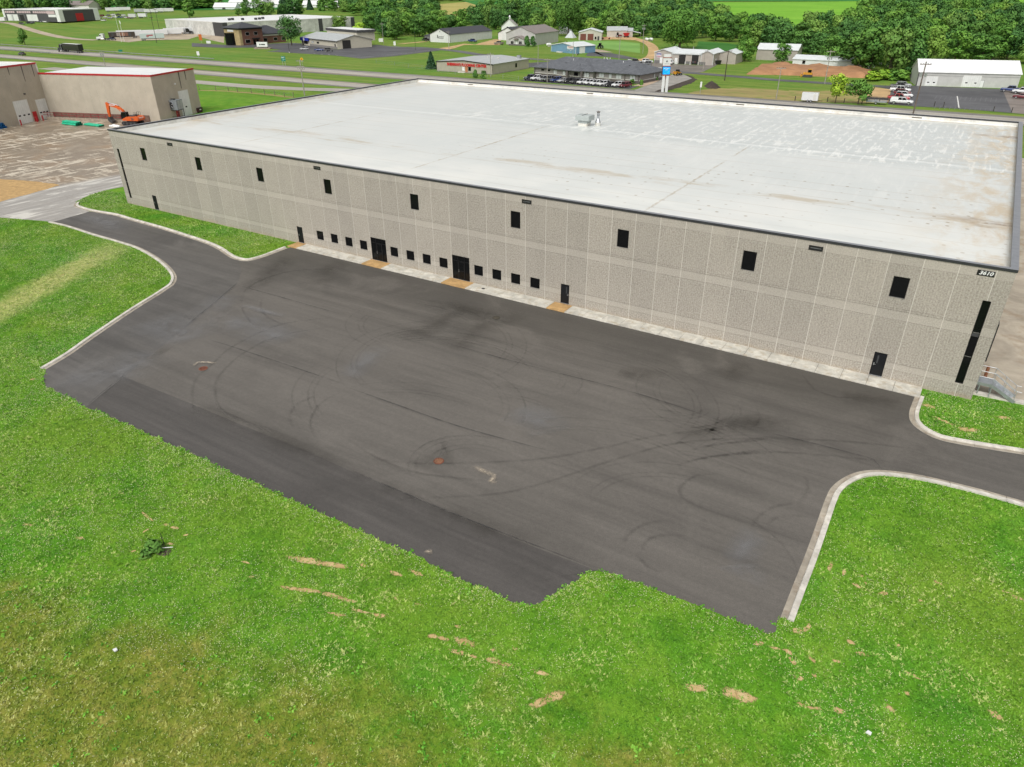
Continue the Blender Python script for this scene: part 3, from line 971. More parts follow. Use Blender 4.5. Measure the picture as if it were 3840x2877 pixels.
PARAW = concrete_mat('parapet_membrane', (0.72, 0.71, 0.66), (0.62, 0.54, 0.42), s=0.5, jitter=0.35)

wh = empty('warehouse', 'long two-storey grey ribbed concrete warehouse with flat white roof and number 3610', 'warehouse', (0, 0, 0))

# panel joints along the front, as spaced in the photograph
kx = [0, 15, 28, 36, 46]
kv = [1.32, 39.42, 72.15, 92.06, 116.75]
JX = [BX0] + [float(np.interp(k, kx, kv)) for k in range(47)] + [BX1]

UPW = [7.22, 20.06, 32.83, 45.21, 59.03, 72.80, 85.25, 97.62, 109.96]
SMW = [42.63, 45.18, 47.72, 50.22, 55.24, 57.78, 60.28, 62.78, 67.79, 70.28, 72.78, 75.28]
openings = [(x, x + 1.21, 7.52, 9.33, 'window') for x in UPW]
openings += [(x, x + 1.20, 1.16, 2.35, 'window') for x in SMW]
openings += [(1.06, 1.62, 1.0, 8.57, 'slit'), (116.46, 117.05, 1.22, 8.59, 'slit')]
openings += [(7.25, 8.27, 0.06, 2.25, 'door'), (38.96, 39.98, 0.14, 2.33, 'door'), (79.11, 80.13, 0.18, 2.37, 'door'), (110.08, 111.10, 0.2, 2.41, 'door')]
openings += [(52.10, 54.57, 0.14, 3.03, 'entrance'), (64.68, 67.13, 0.14, 3.02, 'entrance')]
SCUP = [15.0, 44.4, 74.8, 103.6]
openings += [(x - 0.42, x + 0.42, 10.46, 10.66, 'scupper') for x in SCUP]

fw = MB()
for xj in JX[1:-1]:
    zs = [(-0.6, BZ - 0.02)]
    for (a, b, z0, z1, k) in openings:
        if a - 0.05 < xj < b + 0.05:
            nz = []
            for (q0, q1) in zs:
                if z1 < q0 or z0 > q1:
                    nz.append((q0, q1))
                else:
                    if z0 > q0:
                        nz.append((q0, z0))
                    if z1 < q1:
                        nz.append((z1, q1))
            zs = nz
    for q0, q1 in zs:
        fw.box(xj - 0.05, xj + 0.05, 0.008, 0.10, q0, q1)
front = fw.build('front_wall', SEAL, wh)

def cell_panel(xa, xb, z0, z1, ops, depth=0.16):
    mb = MB()
    xs = {xa, xb}
    zs = {z0, z1}
    loc = []
    for (a, b, c, d, k) in ops:
        if b > xa and a < xb:
            loc.append((max(a, xa), min(b, xb), max(c, z0), min(d, z1)))
            xs |= {max(a, xa), min(b, xb)}
            zs |= {max(c, z0), min(d, z1)}
    xs, zs = sorted(xs), sorted(zs)
    for i in range(len(xs) - 1):
        for j in range(len(zs) - 1):
            cx, cz = (xs[i] + xs[i + 1]) / 2, (zs[j] + zs[j + 1]) / 2
            if not any(a < cx < b and c < cz < d for a, b, c, d in loc):
                mb.face([(xs[i], 0, zs[j]), (xs[i + 1], 0, zs[j]), (xs[i + 1], 0, zs[j + 1]), (xs[i], 0, zs[j + 1])])
    for (a, b, c, d) in loc:                       # reveals
        if a > xa:
            mb.face([(a, 0, c), (a, 0, d), (a, depth, d), (a, depth, c)])
        if b < xb:
            mb.face([(b, 0, d), (b, 0, c), (b, depth, c), (b, depth, d)])
        mb.face([(a, 0, d), (b, 0, d), (b, depth, d), (a, depth, d)])
        mb.face([(a, 0, c), (a, depth, c), (b, depth, c), (b, 0, c)])
    for j in range(len(zs) - 1):                   # panel edges, not across an opening
        cz = (zs[j] + zs[j + 1]) / 2
        if not any(a <= xa + 1e-6 and c < cz < d for a, b, c, d in loc):
            mb.face([(xa, 0, zs[j]), (xa, 0, zs[j + 1]), (xa, depth, zs[j + 1]), (xa, depth, zs[j])])
        if not any(b >= xb - 1e-6 and c < cz < d for a, b, c, d in loc):
            mb.face([(xb, 0, zs[j + 1]), (xb, 0, zs[j]), (xb, depth, zs[j]), (xb, depth, zs[j + 1])])
    return mb
for a, b in zip(JX, JX[1:]):
    cell_panel(a + (0.019 if a > 0 else 0), b - (0.019 if b < BX1 else 0), -0.6, BZ, openings).build('panel', PANEL, front)

FRAME = paint((0.010, 0.010, 0.011), 0.4, 0.15, spec=0.25, name='black_window_frame')
SILLM = paint((0.30, 0.29, 0.27), 0.4, 0.1, 0.4, name='sill_flashing')
DOORM = paint((0.010, 0.011, 0.013), 0.45, 0.15, spec=0.22, name='black_door_paint')

def frame_mb(a, b, c, d, y0, y1, w):
    mb = MB()
    mb.box(a, a + w, y0, y1, c, d)
    mb.box(b - w, b, y0, y1, c, d)
    mb.box(a + w, b - w, y0, y1, c, c + w)
    mb.box(a + w, b - w, y0, y1, d - w, d)
    return mb
def pane(a, b, c, d, y, parent, mat=GLASS):
    mb = MB()
    mb.box(a, b, y, y + 0.02, c, d)
    return mb.build('pane', mat, parent)

for (a, b, c, d, k) in openings:
    if k == 'window':
        w = frame_mb(a + .004, b - .004, c + .004, d - .004, 0.05, 0.14, 0.055).build('window', FRAME, wh)
        pane(a + .06, b - .06, c + .06, d - .06, 0.10, w)
        MB().box(a + .01, b - .01, -0.012, 0.048, c + .006, c + .03).build('sill', SILLM, w)
    elif k == 'slit':
        w = frame_mb(a + .004, b - .004, c + .004, d - .004, 0.05, 0.14, 0.045).build('tall_window', FRAME, wh)
        H = d - c
        zc = [c + .05, c + H * 0.335, c + H * 0.575, c + H * 0.625, c + H * 0.67, d - .05]
        for i, (q0, q1) in enumerate(zip(zc, zc[1:])):
            pane(a + .05, b - .05, q0 + .015, q1 - .015, 0.10, w, GLASS if i != 2 else DKGREY)
        for q in (zc[1], zc[3]):
            MB().box(a + .045, b - .045, 0.06, 0.12, q - .012, q + .012).build('glazing_bar', SILLM, w)
    elif k == 'door':
        dr = frame_mb(a + .004, b - .004, c - .05, d - .004, 0.03, 0.15, 0.055).build('door', FRAME, wh)
        MB().box(a + .06, b - .06, 0.07, 0.11, c + .012, d - .06).build('door_leaf', DOORM, dr)
        hx = a + 0.16 if a < 40 or a > 100 else b - 0.16
        sgn = 1 if hx < (a + b) / 2 else -1
        hm = MB()
        hm.box(hx - .03, hx + .03, 0.045, 0.068, c + 0.92, c + 1.16)
        hm.box(min(hx, hx + sgn * .14), max(hx, hx + sgn * .14), 0.0, 0.03, c + 1.0, c + 1.03)
        hm.box(hx - .012, hx + .012, 0.0, 0.05, c + 1.0, c + 1.03)
        hm.build('handle', CHROME, dr)
        if a > 50:
            vx = a + 0.30 if a > 100 else b - 0.42
            MB().box(vx, vx + .13, 0.06, 0.075, c + 1.15, c + 1.9).build('vision_pane', paint((0.05, 0.053, 0.056), 0.1, 0.1, name='vision_glass'), dr)
        MB().box(a - .02, b + .02, -0.05, 0.06, c - .03, c + .012).build('threshold', CHROME, dr)
    elif k == 'entrance':
        e = frame_mb(a + .004, b - .004, c + .004, d - .004, 0.03, 0.15, 0.07).build('entrance', FRAME, wh)
        W = b - a
        tz = d - 0.66
        m1, m2 = a + W * 0.33, a + W * 0.70
        bars = MB()
        bars.box(a + .07, b - .07, 0.04, 0.14, tz - .03, tz + .03)
        for mx in (m1, m2):
            bars.box(mx - .035, mx + .035, 0.045, 0.14, c + .07, d - .07)
        bars.build('mullion', FRAME, e)
        for q0, q1 in ((a + .07, m1 - .035), (m1 + .035, m2 - .035), (m2 + .035, b - .07)):
            pane(q0, q1, tz + .03, d - .07, 0.09, e)
        pane(a + .07, m1 - .035, c + .07, tz - .03, 0.09, e)
        pane(m2 + .035, b - .07, c + .07, tz - .03, 0.09, e)
        lf = frame_mb(m1 + .04, m2 - .04, c + .02, tz - .035, 0.055, 0.12, 0.08)
        lf.box(m1 + .12, m2 - .12, 0.06, 0.11, c + .98, c + 1.06)
        lf = lf.build('door_leaf', FRAME, e)
        MB().tube((m1 + .1, 0.0, c + .9), (m1 + .1, 0.0, c + 1.25), 0.018).box(m1 + .09, m1 + .11, 0, 0.06, c + .93, c + .95).box(m1 + .09, m1 + .11, 0, 0.06, c + 1.2, c + 1.22).build('pull_handle', CHROME, e)
        pane(m1 + .12, m2 - .12, c + .1, tz - .12, 0.09, e)
        MB().box(a - .02, b + .02, -0.04, 0.05, c - .02, c + .012).build('threshold', CHROME, e)
    elif k == 'scupper':
        s_ = frame_mb(a - .16, b + .16, c - .10, d + .10, -0.05, 0.03, 0.14).build('scupper', BLACK, wh)
        MB().box(a, b, 0.10, 0.12, c, d).build('scupper_liner', GALV, s_)

# other walls (plain panels), roof, parapet
sw_ = MB()
th = 0.35
sw_.box(BX0 + 0.002, BX0 + th, 0.165, BD - th, -0.6, BZ)
sw_.build('side_wall', PANEL, wh)
sw_ = MB()
sw_.box(BX1 - th, BX1 - 0.002, 0.165, BD - th, -0.6, BZ)
swr = sw_.build('side_wall', PANEL, wh)
MB().box(BX0, BX1, BD - th + .001, BD, -0.6, BZ).build('back_wall', PANEL, wh)
# dock doors on the end wall, first one just round the corner
for yy in (6.0, 14.0, 22.0, 30.0):
    dd = MB().box(BX1 + 0.001, BX1 + 0.05, yy, yy + 2.7, 1.25, 4.3).build('dock_door', WHITE, wh)
    MB().box(BX1 + 0.05, BX1 + 0.55, yy - 0.35, yy, 1.2, 4.75).box(BX1 + 0.05, BX1 + 0.55, yy + 2.7, yy + 3.05, 1.2, 4.75).box(BX1 + 0.05, BX1 + 0.55, yy, yy + 2.7, 4.3, 4.75).build('dock_seal', BLACK, dd)
dd = MB().box(BX1 + 0.001, BX1 + 0.05, 1.25, 2.3, 1.25, 3.4).build('side_door', DOORM, wh)
lt = MB().box(BX1, BX1 + 0.22, 4.2, 4.6, 8.6, 8.85).build('wall_light', DKGREY, wh)

rf = MB()
xs = np.linspace(BX0 + th, BX1 - th, 5)
ys = [(th, 10.62), (20, 10.66), (40, 10.74), (58, 10.66), (BD - th, 10.58)]
for i in range(4):
    for (ya, za), (yb, zb) in zip(ys, ys[1:]):
        rf.face([(xs[i], ya, za), (xs[i + 1], ya, za), (xs[i + 1], yb, zb), (xs[i], yb, zb)])
rf.build('roof', ROOFM, wh)
pp = MB()
yb, yf = BD - th - .004, th + .012
pp.face([(BX0 + th, yb, 10.4), (BX1 - th, yb, 10.4), (BX1 - th, yb, BZ), (BX0 + th, yb, BZ)])
pp.face([(BX0 + th, yf, BZ), (BX1 - th, yf, BZ), (BX1 - th, yf, 10.4), (BX0 + th, yf, 10.4)])
xi, xo = BX0 + th + .012, BX1 - th - .012
pp.face([(xi, th, 10.4), (xi, BD - th, 10.4), (xi, BD - th, BZ), (xi, th, BZ)])
pp.face([(xo, BD - th, 10.4), (xo, th, 10.4), (xo, th, BZ), (xo, BD - th, BZ)])
# cant strip at the foot of the back parapet
pp.face([(BX0 + th, BD - th - .25, 10.60), (BX1 - th, BD - th - .25, 10.60), (BX1 - th, BD - th - .01, 10.80), (BX0 + th, BD - th - .01, 10.80)])
pp.build('parapet_lining', PARAW, wh)
def cap(x0, x1, y0, y1):
    mb = MB()
    mb.box(x0, x1, y0, y1, BZ + .002, 11.37)
    mb.m[1] = 1
    return mb
cap(-0.05, BX1 + .05, -0.06, th + .02).build('parapet_cap', [CAPM, CAPTOP], wh)
cap(-0.05, BX1 + .05, BD - th - .02, BD + .05).build('parapet_cap', [CAPM, CAPTOP], wh)
cap(-0.05, th + .02, th + .025, BD - th - .025).build('parapet_cap', [CAPM, CAPTOP], wh)
cap(BX1 - th - .12, BX1 + .07, th + .025, BD - th - .025).build('parapet_cap', [CAPM, CAPTOP], wh)
# scupper boxes in the back parapet
for x in SCUP:
    s_ = frame_mb(x - .85, x + .85, 10.62, 11.08, BD - th - .07, BD - th - .01, 0.12).build('scupper', PARAW, wh)
    MB().box(x - .72, x + .72, BD - th - .03, BD - th - .008, 10.75, 10.95).build('scupper_throat', paint((0.12, 0.10, 0.07), 0.8, 0.3, name='scupper_throat'), s_)

ns = MB().box(115.49, 116.67, -0.035, -0.002, 10.52, 10.95).build('number_sign', BLACK, wh)
text_mesh('digits', '3610', 0.40, WHITE, ns, (116.08, -0.044, 10.735), bold=0.012, shear=0.25, depth=0.006, sx=1.15)

# ---- on the roof
def roof_unit():
    p = (59.84, 42.3, 10.74)
    e = empty('rooftop_vent_hood', 'pale grey square metal vent hood on a curb standing on white roof', 'roof vent', p)
    m = paint((0.42, 0.46, 0.45), 0.5, 0.06, 0.2, name='hood_metal')
    MB().box(-.75, .75, -.7, .7, -0.02, 0.42).build('curb', PARAW, e)
    MB().box(-.78, .78, -.73, .73, 0.42, 0.95).build('base', m, e)
    h = MB()
    h.loft([[(-1.2, -1.0, .85), (1.2, -1.0, .85), (1.2, 1.0, .85), (-1.2, 1.0, .85)], [(-1.2, -1.0, 1.55), (1.2, -1.0, 1.55), (1.2, 1.0, 1.55), (-1.2, 1.0, 1.55)], [(-1.15, -.95, 1.6), (1.15, -.95, 1.6), (1.15, .95, 1.6), (-1.15, .95, 1.6)]])
    ho = h.build('hood', m, e)
    MB().box(-.05, .05, -.97, .97, 1.6, 1.64).build('seam', DKGREY, ho)
    e.rotation_euler = (0, 0, 0)
    e2 = empty('flue_stack', 'slim shiny metal flue stack with rain cap beside the square roof hood', 'flue', (61.7, 43.3, 10.74))
    MB().tube((0, 0, -.02), (0, 0, .5), .42, .42, 14).build('curb', PARAW, e2)
    MB().tube((0, 0, .5), (0, 0, .55), .46, .46, 14).tube((0, 0, .55), (0, 0, 1.05), .44, .2, 14).build('flashing_cone', CHROME, e2)
    MB().tube((0, 0, 1.05), (0, 0, 1.9), .19, .19, 12).build('pipe', GALV, e2)
    MB().tube((0, 0, 1.55), (0, 0, 1.62), .215, .215, 12).build('band', DKGREY, e2)
    MB().tube((0, 0, 1.9), (0, 0, 1.98), .24, .24, 12).tube((0, 0, 2.05), (0, 0, 2.2), .36, .05, 12).build('rain_cap', paint((0.25, 0.23, 0.21), 0.5, 0.1, 0.5, name='cap_metal'), e2)
roof_unit()

# ---- steel stairs at the right end
def stairs():
    e = empty('steel_stairs', 'galvanised steel stairs with tubular handrails at the end of the warehouse', 'stairs', (118.0, 1.15, 0))
    W, L, Z = 1.15, 1.15, 1.2
    MB().box(0.02, L, 0.06, W - .06, Z - .05, Z).build('landing', GALV, e)
    n = 6
    run, rise = 0.29, Z / (n + 0.5)
    for y in (0.0, W):
        st = MB()
        st.bar((0.02, y, Z - .1), (L, y, Z - .1), .06, .26)
        st.bar((L, y, Z - .1), (L + run * n + .1, y, 0.1), .06, .26)
        st.build('stringer', GALV, e)
    for k in range(n):
        z = Z - rise * (k + 1)
        MB().box(L + run * k, L + run * k + .27, .05, W - .05, z - .03, z).build('tread', GALV, e)
    for y in (0.0, W):
        rl = MB()
        for h in (.55, 1.05):
            rl.tube((0.05, y, Z + h), (L, y, Z + h), .024, n=6)
            rl.tube((L, y, Z + h), (L + run * n, y, h + .05), .024, n=6)
        rl.tube((L + run * n, y, 1.1), (L + run * n + .35, y, 1.1), .024, n=6)
        for x, z in ((0.08, Z), (L, Z), (L + run * n / 2, Z / 2 + .05), (L + run * n, 0.05)):
            rl.tube((x, y, z - .05), (x, y, z + 1.06), .022, n=6)
        rl.build('handrail', GALV, e)
    for x in (0.3, L):
        for y in (0.0, W):
            MB().box(x - .04, x + .04, y - .04, y + .04, 0, Z - .1).build('leg', GALV, e)
stairs()
b_ = empty('rusty_bollard', 'rusty brown steel bollard standing behind the steel stairs', 'bollard', (118.75, 4.6, 0))
MB().tube((0, 0, 0), (0, 0, 1.25), .13, .13, 12).tube((0, 0, 1.25), (0, 0, 1.32), .13, .05, 12).build('post', paint((0.22, 0.09, 0.045), 0.85, 0.35, scale=5, name='rust'), b_)

# ---- drains, cleanout cover
RUST = paint((0.20, 0.07, 0.04), 0.85, 0.4, scale=5, name='rusty_iron')
def drain(p, label, silt=False):
    e = empty('drain_grate', label, 'drain', (p[0], p[1], 0.009))
    mb = MB()
    n = 20
    ro, ri = 0.40, 0.32
    for k in range(n):
        a, b = 2 * PI * k / n, 2 * PI * (k + 1) / n
        q = [(ro * math.cos(a), ro * math.sin(a)), (ro * math.cos(b), ro * math.sin(b)), (ri * math.cos(b), ri * math.sin(b)), (ri * math.cos(a), ri * math.sin(a))]
        mb.face([(*c, .03) for c in q])
        mb.face([(*q[1], .0), (*q[1], .03), (*q[0], .03), (*q[0], .0)][::-1])
    mb.build('rim', RUST, e)
    MB().tube((0, 0, .002), (0, 0, .010), .33, .33, 16).build('well', paint((0.45, 0.26, 0.14) if silt else (0.02, 0.017, 0.015), 0.9, 0.4, scale=8, name='drain_well'), e)
    for k in range(-3, 4):
        x = k * 0.09
        h = math.sqrt(max(.33 ** 2 - x * x, 0))
        MB().box(x - .022, x + .022, -h, h, .012, .026).build('bar', RUST, e)
drain(g(Z6, 1263, 800), 'rusty round drain grate ringed by a pale silt line on grey asphalt')
drain(g(Z7, 440, 803), 'round drain grate full of orange silt beside a long silt streak on asphalt', True)
dc = empty('cleanout_cover', 'small round black cleanout cover set in pale sidewalk slab', 'cover', (69.6, -0.9, 0.136))
MB().tube((0, 0, 0), (0, 0, .012), .2, .2, 16).build('lid', BLACK, dc)
MB().tube((0, 0, .012), (0, 0, .02), .03, .03, 8).build('pick_hole', RUST, dc)
dm = g(Z7, 715, 118)
dc = empty('manhole_cover', 'dull brown iron manhole cover in dark asphalt near the sidewalk', 'cover', (dm[0], dm[1], 0.01))
MB().tube((0, 0, 0), (0, 0, .014), .42, .42, 18).build('frame', paint((0.05, 0.045, 0.035), 0.9, 0.3, name='old_iron'), dc)
MB().tube((0, 0, .014), (0, 0, .022), .33, .33, 18).build('lid', paint((0.075, 0.065, 0.045), 0.9, 0.3, name='old_iron_lid'), dc)

# ================================================================== TREES
def leaf_mat(name, dark, light, hue=None):
    t = T(name)
    a = t.attr('tint')
    nz = t.noise(t.obj, 0.5, 3, 0.6)
    f = t.m('ADD', t.m('MULTIPLY', a, 0.65), t.m('MULTIPLY', nz, 0.5))
    rnd = t.n('ShaderNodeObjectInfo').outputs['Random']
    mid = tuple((p + q) / 2 for p, q in zip(dark, light))
    col = t.ramp(f, [(0.15, dark), (0.55, mid), (0.95, light)])
    col = t.mix(t.m('MULTIPLY', rnd, 0.35), col, t.mix(1.0, col, (0.75, 0.95, 1.0), 'MULTIPLY'))
    rnd2 = t.m('FRACT', t.m('MULTIPLY', rnd, 7.31))
    col = t.mix(1.0, col, t.ramp(rnd2, [(0, (0.68, 0.70, 0.74)), (0.5, (1, 1, 1)), (1, (1.28, 1.18, 1.0))]), 'MULTIPLY')
    return t.fin(col, 0.7, 0, 0.25)
LEAF = [leaf_mat('leaves_dark', (0.032, 0.110, 0.028), (0.110, 0.245, 0.050)),
        leaf_mat('leaves_mid', (0.048, 0.155, 0.024), (0.170, 0.335, 0.055)),
        leaf_mat('leaves_light', (0.090, 0.215, 0.034), (0.27, 0.42, 0.085)),
        leaf_mat('leaves_yellow', (0.16, 0.33, 0.028), (0.38, 0.53, 0.06)),
        leaf_mat('needles', (0.018, 0.066, 0.030), (0.055, 0.135, 0.050))]
BARK = paint((0.10, 0.075, 0.055), 0.9, 0.3, scale=4, name='bark')

def cards(P, N, S, rs):
    """leaf-clump faces: small bent quads at P, facing roughly along N"""
    n = len(P)
    R1 = rs.normal(size=(n, 3))
    U = np.cross(N, R1)
    U /= np.linalg.norm(U, axis=1)[:, None] + 1e-9
    W = np.cross(N, U)
    S = S[:, None]
    a = P - U * S * .5 - W * S * .32
    b = P + U * S * .5 - W * S * .36 + N * S * .1
    c = P + U * S * .42 + W * S * .36
    d = P - U * S * .45 + W * S * .34 + N * S * .12
    V = np.stack([a, b, c, d], 1).reshape(-1, 3)
    return V

def crown_data(seed, W, H, z0, nl=16, n=1400, size=0.55, shape='round'):
    rs = np.random.default_rng(seed)
    lobes = []
    for k in range(nl):
        th = rs.uniform(0, 2 * PI)
        if shape == 'round':
            zz = rs.uniform(0.08, 0.92)
            rr = math.sqrt(max(0.02, 1 - (2 * zz - 1) ** 2 * 0.92)) * rs.uniform(0.35, 0.78)
        elif shape == 'wide':
            zz = rs.uniform(0.1, 0.9)
            rr = (1 - zz * 0.55) * rs.uniform(0.35, 0.85)
        else:
            zz = rs.uniform(0.03, 0.95)
            rr = (1 - zz) ** 0.8 * rs.uniform(0.4, 0.75)
        lr = rs.uniform(0.26, 0.42) * (1 if shape != 'cone' else (1.05 - zz * 0.75))
        lobes.append((np.array([math.cos(th) * rr * W / 2, math.sin(th) * rr * W / 2, z0 + zz * H]), lr * W / 2, lr * W / 2 * rs.uniform(.7, 1.0)))
    lobes.append((np.array([0, 0, z0 + H * .5]), W * .26, H * .36))
    wt = np.array([l[1] ** 2 for l in lobes])
    idx = rs.choice(len(lobes), n, p=wt / wt.sum())
    D = rs.normal(size=(n, 3))
    D[:, 2] += 0.35
    D /= np.linalg.norm(D, axis=1)[:, None]
    rad = rs.uniform(0.72, 1.12, n)
    P = np.array([lobes[i][0] for i in idx]) + D * np.stack([np.array([lobes[i][1] for i in idx]) * rad] * 2 + [np.array([lobes[i][2] for i in idx]) * rad], 1)
    N = D + rs.normal(size=(n, 3)) * 0.55
    N /= np.linalg.norm(N, axis=1)[:, None]
    S = rs.uniform(0.6, 1.35, n) * size
    V = cards(P, N, S, rs)
    tone = np.array([rs.uniform(0, 1) for _ in lobes])[idx] * 0.6 + rs.uniform(0, 0.4, n)
    C0 = np.array([0, 0, z0 + H * .35])
    big = (P - C0) / np.array([W / 2, W / 2, H * .6])
    nn = D * 0.9 + big * 0.5 + N * 0.35
    nn /= np.linalg.norm(nn, axis=1)[:, None]
    return V, np.repeat(tone, 4), lobes, np.repeat(nn, 4, 0)

def spruce_data(seed, W, H, z0, n=1300):
    rs = np.random.default_rng(seed)
    zz = rs.uniform(0, 1, n) ** 1.5
    lay = np.floor(zz * 11) / 11 + rs.uniform(0, .06, n)
    th = rs.uniform(0, 2 * PI, n)
    rr = (1 - lay) * (0.45 + 0.55 * np.sqrt(rs.uniform(0, 1, n))) * W / 2 * (0.85 + 0.15 * np.sin(th * 7 + lay * 40)) + .05
    P = np.stack([np.cos(th) * rr, np.sin(th) * rr, z0 + lay * H - rr * 0.22], 1)
    N = np.stack([np.cos(th) * .5, np.sin(th) * .5, np.full(n, .8)], 1) + rs.normal(size=(n, 3)) * .35
    N /= np.linalg.norm(N, axis=1)[:, None]
    V = cards(P, N, rs.uniform(.35, .75, n) * W / 5, rs)
    nn = N + np.stack([np.cos(th), np.sin(th), np.full(n, .4)], 1)
    nn /= np.linalg.norm(nn, axis=1)[:, None]
    return V, np.repeat(rs.uniform(0, 1, n), 4), [(np.array([0, 0, z0 + H * .9]), 1, 1)], np.repeat(nn, 4, 0)

def quads_mesh(name, V, tone, mat, nrm=None):
    n = len(V) // 4
    me = bpy.data.meshes.new(name)
    me.vertices.add(len(V))
    me.vertices.foreach_set('co', V.astype(np.float32).ravel())
    me.loops.add(n * 4)
    me.loops.foreach_set('vertex_index', np.arange(n * 4, dtype=np.int32))
    me.polygons.add(n)
    me.polygons.foreach_set('loop_start', np.arange(0, n * 4, 4, dtype=np.int32))
    at = me.attributes.new('tint', 'FLOAT', 'POINT')
    at.data.foreach_set('value', tone.astype(np.float32))
    me.materials.append(mat)
    me.update()
    if nrm is not None:
        cn_ = me.attributes.new('custom_normal', 'FLOAT_VECTOR', 'POINT')
        cn_.data.foreach_set('vector', nrm.astype(np.float32).ravel())
        me.polygons.foreach_set('use_smooth', np.ones(n, dtype=bool))
        me.update()
    return me

class Kind:
    pass
KINDS = {}
def make_kind(key, seed, W, H, z0, mat, nl=16, n=1400, size=.55, shape='round', trunk=.22):
    k = Kind()
    if shape == 'spruce':
        V, tone, lobes, nrm = spruce_data(seed, W, H, z0, n)
    else:
        V, tone, lobes, nrm = crown_data(seed, W, H, z0, nl, n, size, shape)
    k.V, k.tone, k.mat, k.nrm = V, tone, mat, nrm
    k.crown = quads_mesh('crown', V, tone, mat, nrm)
    mb = MB()
    top = z0 + H * .55
    mb.tube((0, 0, -.1), (0.05, 0.03, z0 + H * .12), trunk, trunk * .78, 8)
    mb.tube((0.05, 0.03, z0 + H * .12), (0, 0, top), trunk * .78, trunk * .3, 8)
    if shape != 'spruce':
        for c, r, _ in lobes[:6]:
            q = Vector((0, 0, z0 + (c[2] - z0) * .35))
            mb.tube(q, Vector(c), trunk * .42, trunk * .1, 6)
    k.trunk = mb.mesh('trunk', BARK)
    k.W, k.H = W, z0 + H
    KINDS[key] = k
    return k
# unit-size prototypes, W wide and H tall in metres
make_kind('oak', 1, 10, 10.2, 0.8, LEAF[0], 26, 2600, .58)
make_kind('maple', 2, 9, 10.4, 0.8, LEAF[1], 26, 2500, .54)
make_kind('ash', 3, 8, 11.2, 0.9, LEAF[1], 22, 2300, .50)
make_kind('elm', 4, 10, 9.8, 0.9, LEAF[2], 28, 2500, .54, 'wide')
make_kind('boxelder', 5, 8, 7.9, 0.6, LEAF[2], 22, 2000, .50)
make_kind('willow', 6, 9, 8.8, 0.5, LEAF[0], 28, 2300, .56, 'wide')
make_kind('bush', 7, 3.2, 2.4, 0.1, LEAF[1], 10, 500, .42, 'wide', .06)
make_kind('ybush', 8, 3.2, 2.6, 0.1, LEAF[3], 10, 500, .42, 'wide', .06)
make_kind('spruce', 9, 5.2, 6.2, 0.5, LEAF[4], n=1500, shape='spruce', trunk=.16)
make_kind('cedar', 10, 3.4, 4.6, 0.1, LEAF[0], 16, 800, .42, 'cone', .1)
make_kind('young', 11, 5.6, 5.6, 1.7, LEAF[3], 14, 1300, .36, 'round', .12)
make_kind('crabapple', 12, 6.0, 4.0, 1.3, LEAF[1], 14, 1300, .38, 'wide', .14)
make_kind('hero', 13, 17, 13.5, 2.6, LEAF[1], 60, 8000, .56, 'round', .55)
make_kind('bankoak', 14, 12.5, 11.0, 3.2, LEAF[0], 34, 3600, .52, 'round', .32)
make_kind('lone', 15, 9, 9.5, 2.0, LEAF[1], 16, 1300, .65, 'cone', .25)

def plant(name, kind, p, width=None, height=None, label='', cat='tree', group=None, rz=None):
    k = KINDS[kind]
    e = empty(name, label, cat, (float(p[0]), float(p[1]), float(hfun(p[0], p[1]))), random.uniform(0, 6.28) if rz is None else rz, group)
    sw = (width or k.W) / k.W
    sh = (height or k.H) / k.H
    e.scale = (sw, sw, sh)
    link('trunk', k.trunk, e)
    link('crown', k.crown, e)
    return e

# ================================================================== BACKGROUND LAND
def zsheet(name, z, pts, h, mat, amp=0.0, seed=1):
    p = gl(z, pts) if callable(z) else pts
    if amp:
        p = ragged(p, 2.0, amp, seed)
    return sheet(name, p, h, mat)

def field_grid(name, quad_px, mat, off=0.25, nu=24, nv=10):
    """crop field draped on the hills, corners given as photo pixels (tl, tr, br, bl)"""
    (a, b, c, d) = [np.array(q, float) for q in quad_px]
    mb = MB()
    idx = {}
    for j in range(nv + 1):
        for i in range(nu + 1):
            s_, t_ = i / nu, j / nv
            q = (a * (1 - s_) + b * s_) * (1 - t_) + (d * (1 - s_) + c * s_) * t_
            p = G(*q)
            idx[i, j] = len(mb.v)
            mb.v.append((p[0], p[1], hfun(p[0], p[1]) + off))
    for j in range(nv):
        for i in range(nu):
            mb.f.append((idx[i, j + 1], idx[i + 1, j + 1], idx[i + 1, j], idx[i, j]))
            mb.m.append(0)
    o = mb.build(name, mat, None, True)
    return tag(o, kind='structure')

# highway (two carriageways) and frontage road run parallel to the building
def straight_road(name, x0, x1, y0, y1, z, mat, dy=0.0):
    pl = [(x, 0) for x in np.linspace(x0, x1, 30)]
    mb = MB()
    xs = np.linspace(x0, x1, 40)
    for a, b in zip(xs, xs[1:]):
        za, zb = hfun(a, y0), hfun(b, y0)
        mb.face([(a, y0, za + z), (b, y0, zb + z), (b, y1, zb + z), (a, y1, za + z)])
    o = mb.build(name, mat)
    return tag(o, kind='structure')
hw = straight_road('highway_near_carriageway', -700, 60, 125.2, 136.4, 0.03, SHOULDER)
straight_road('pavement', -700, 60, 127.0, 134.4, 0.06, HWY).parent = hw
hf = straight_road('highway_far_carriageway', -700, 320, 151.0, 165.8, 0.03, SHOULDER)
straight_road('pavement', -700, 320, 153.2, 162.0, 0.06, HWY).parent = hf
for o in (hw.children[0], hf.children[0]):
    del o['kind']
LINE_W = paint((0.62, 0.62, 0.58), 0.7, 0.15, name='road_line_white')
LINE_Y = paint((0.55, 0.36, 0.06), 0.7, 0.15, name='road_line_yellow')
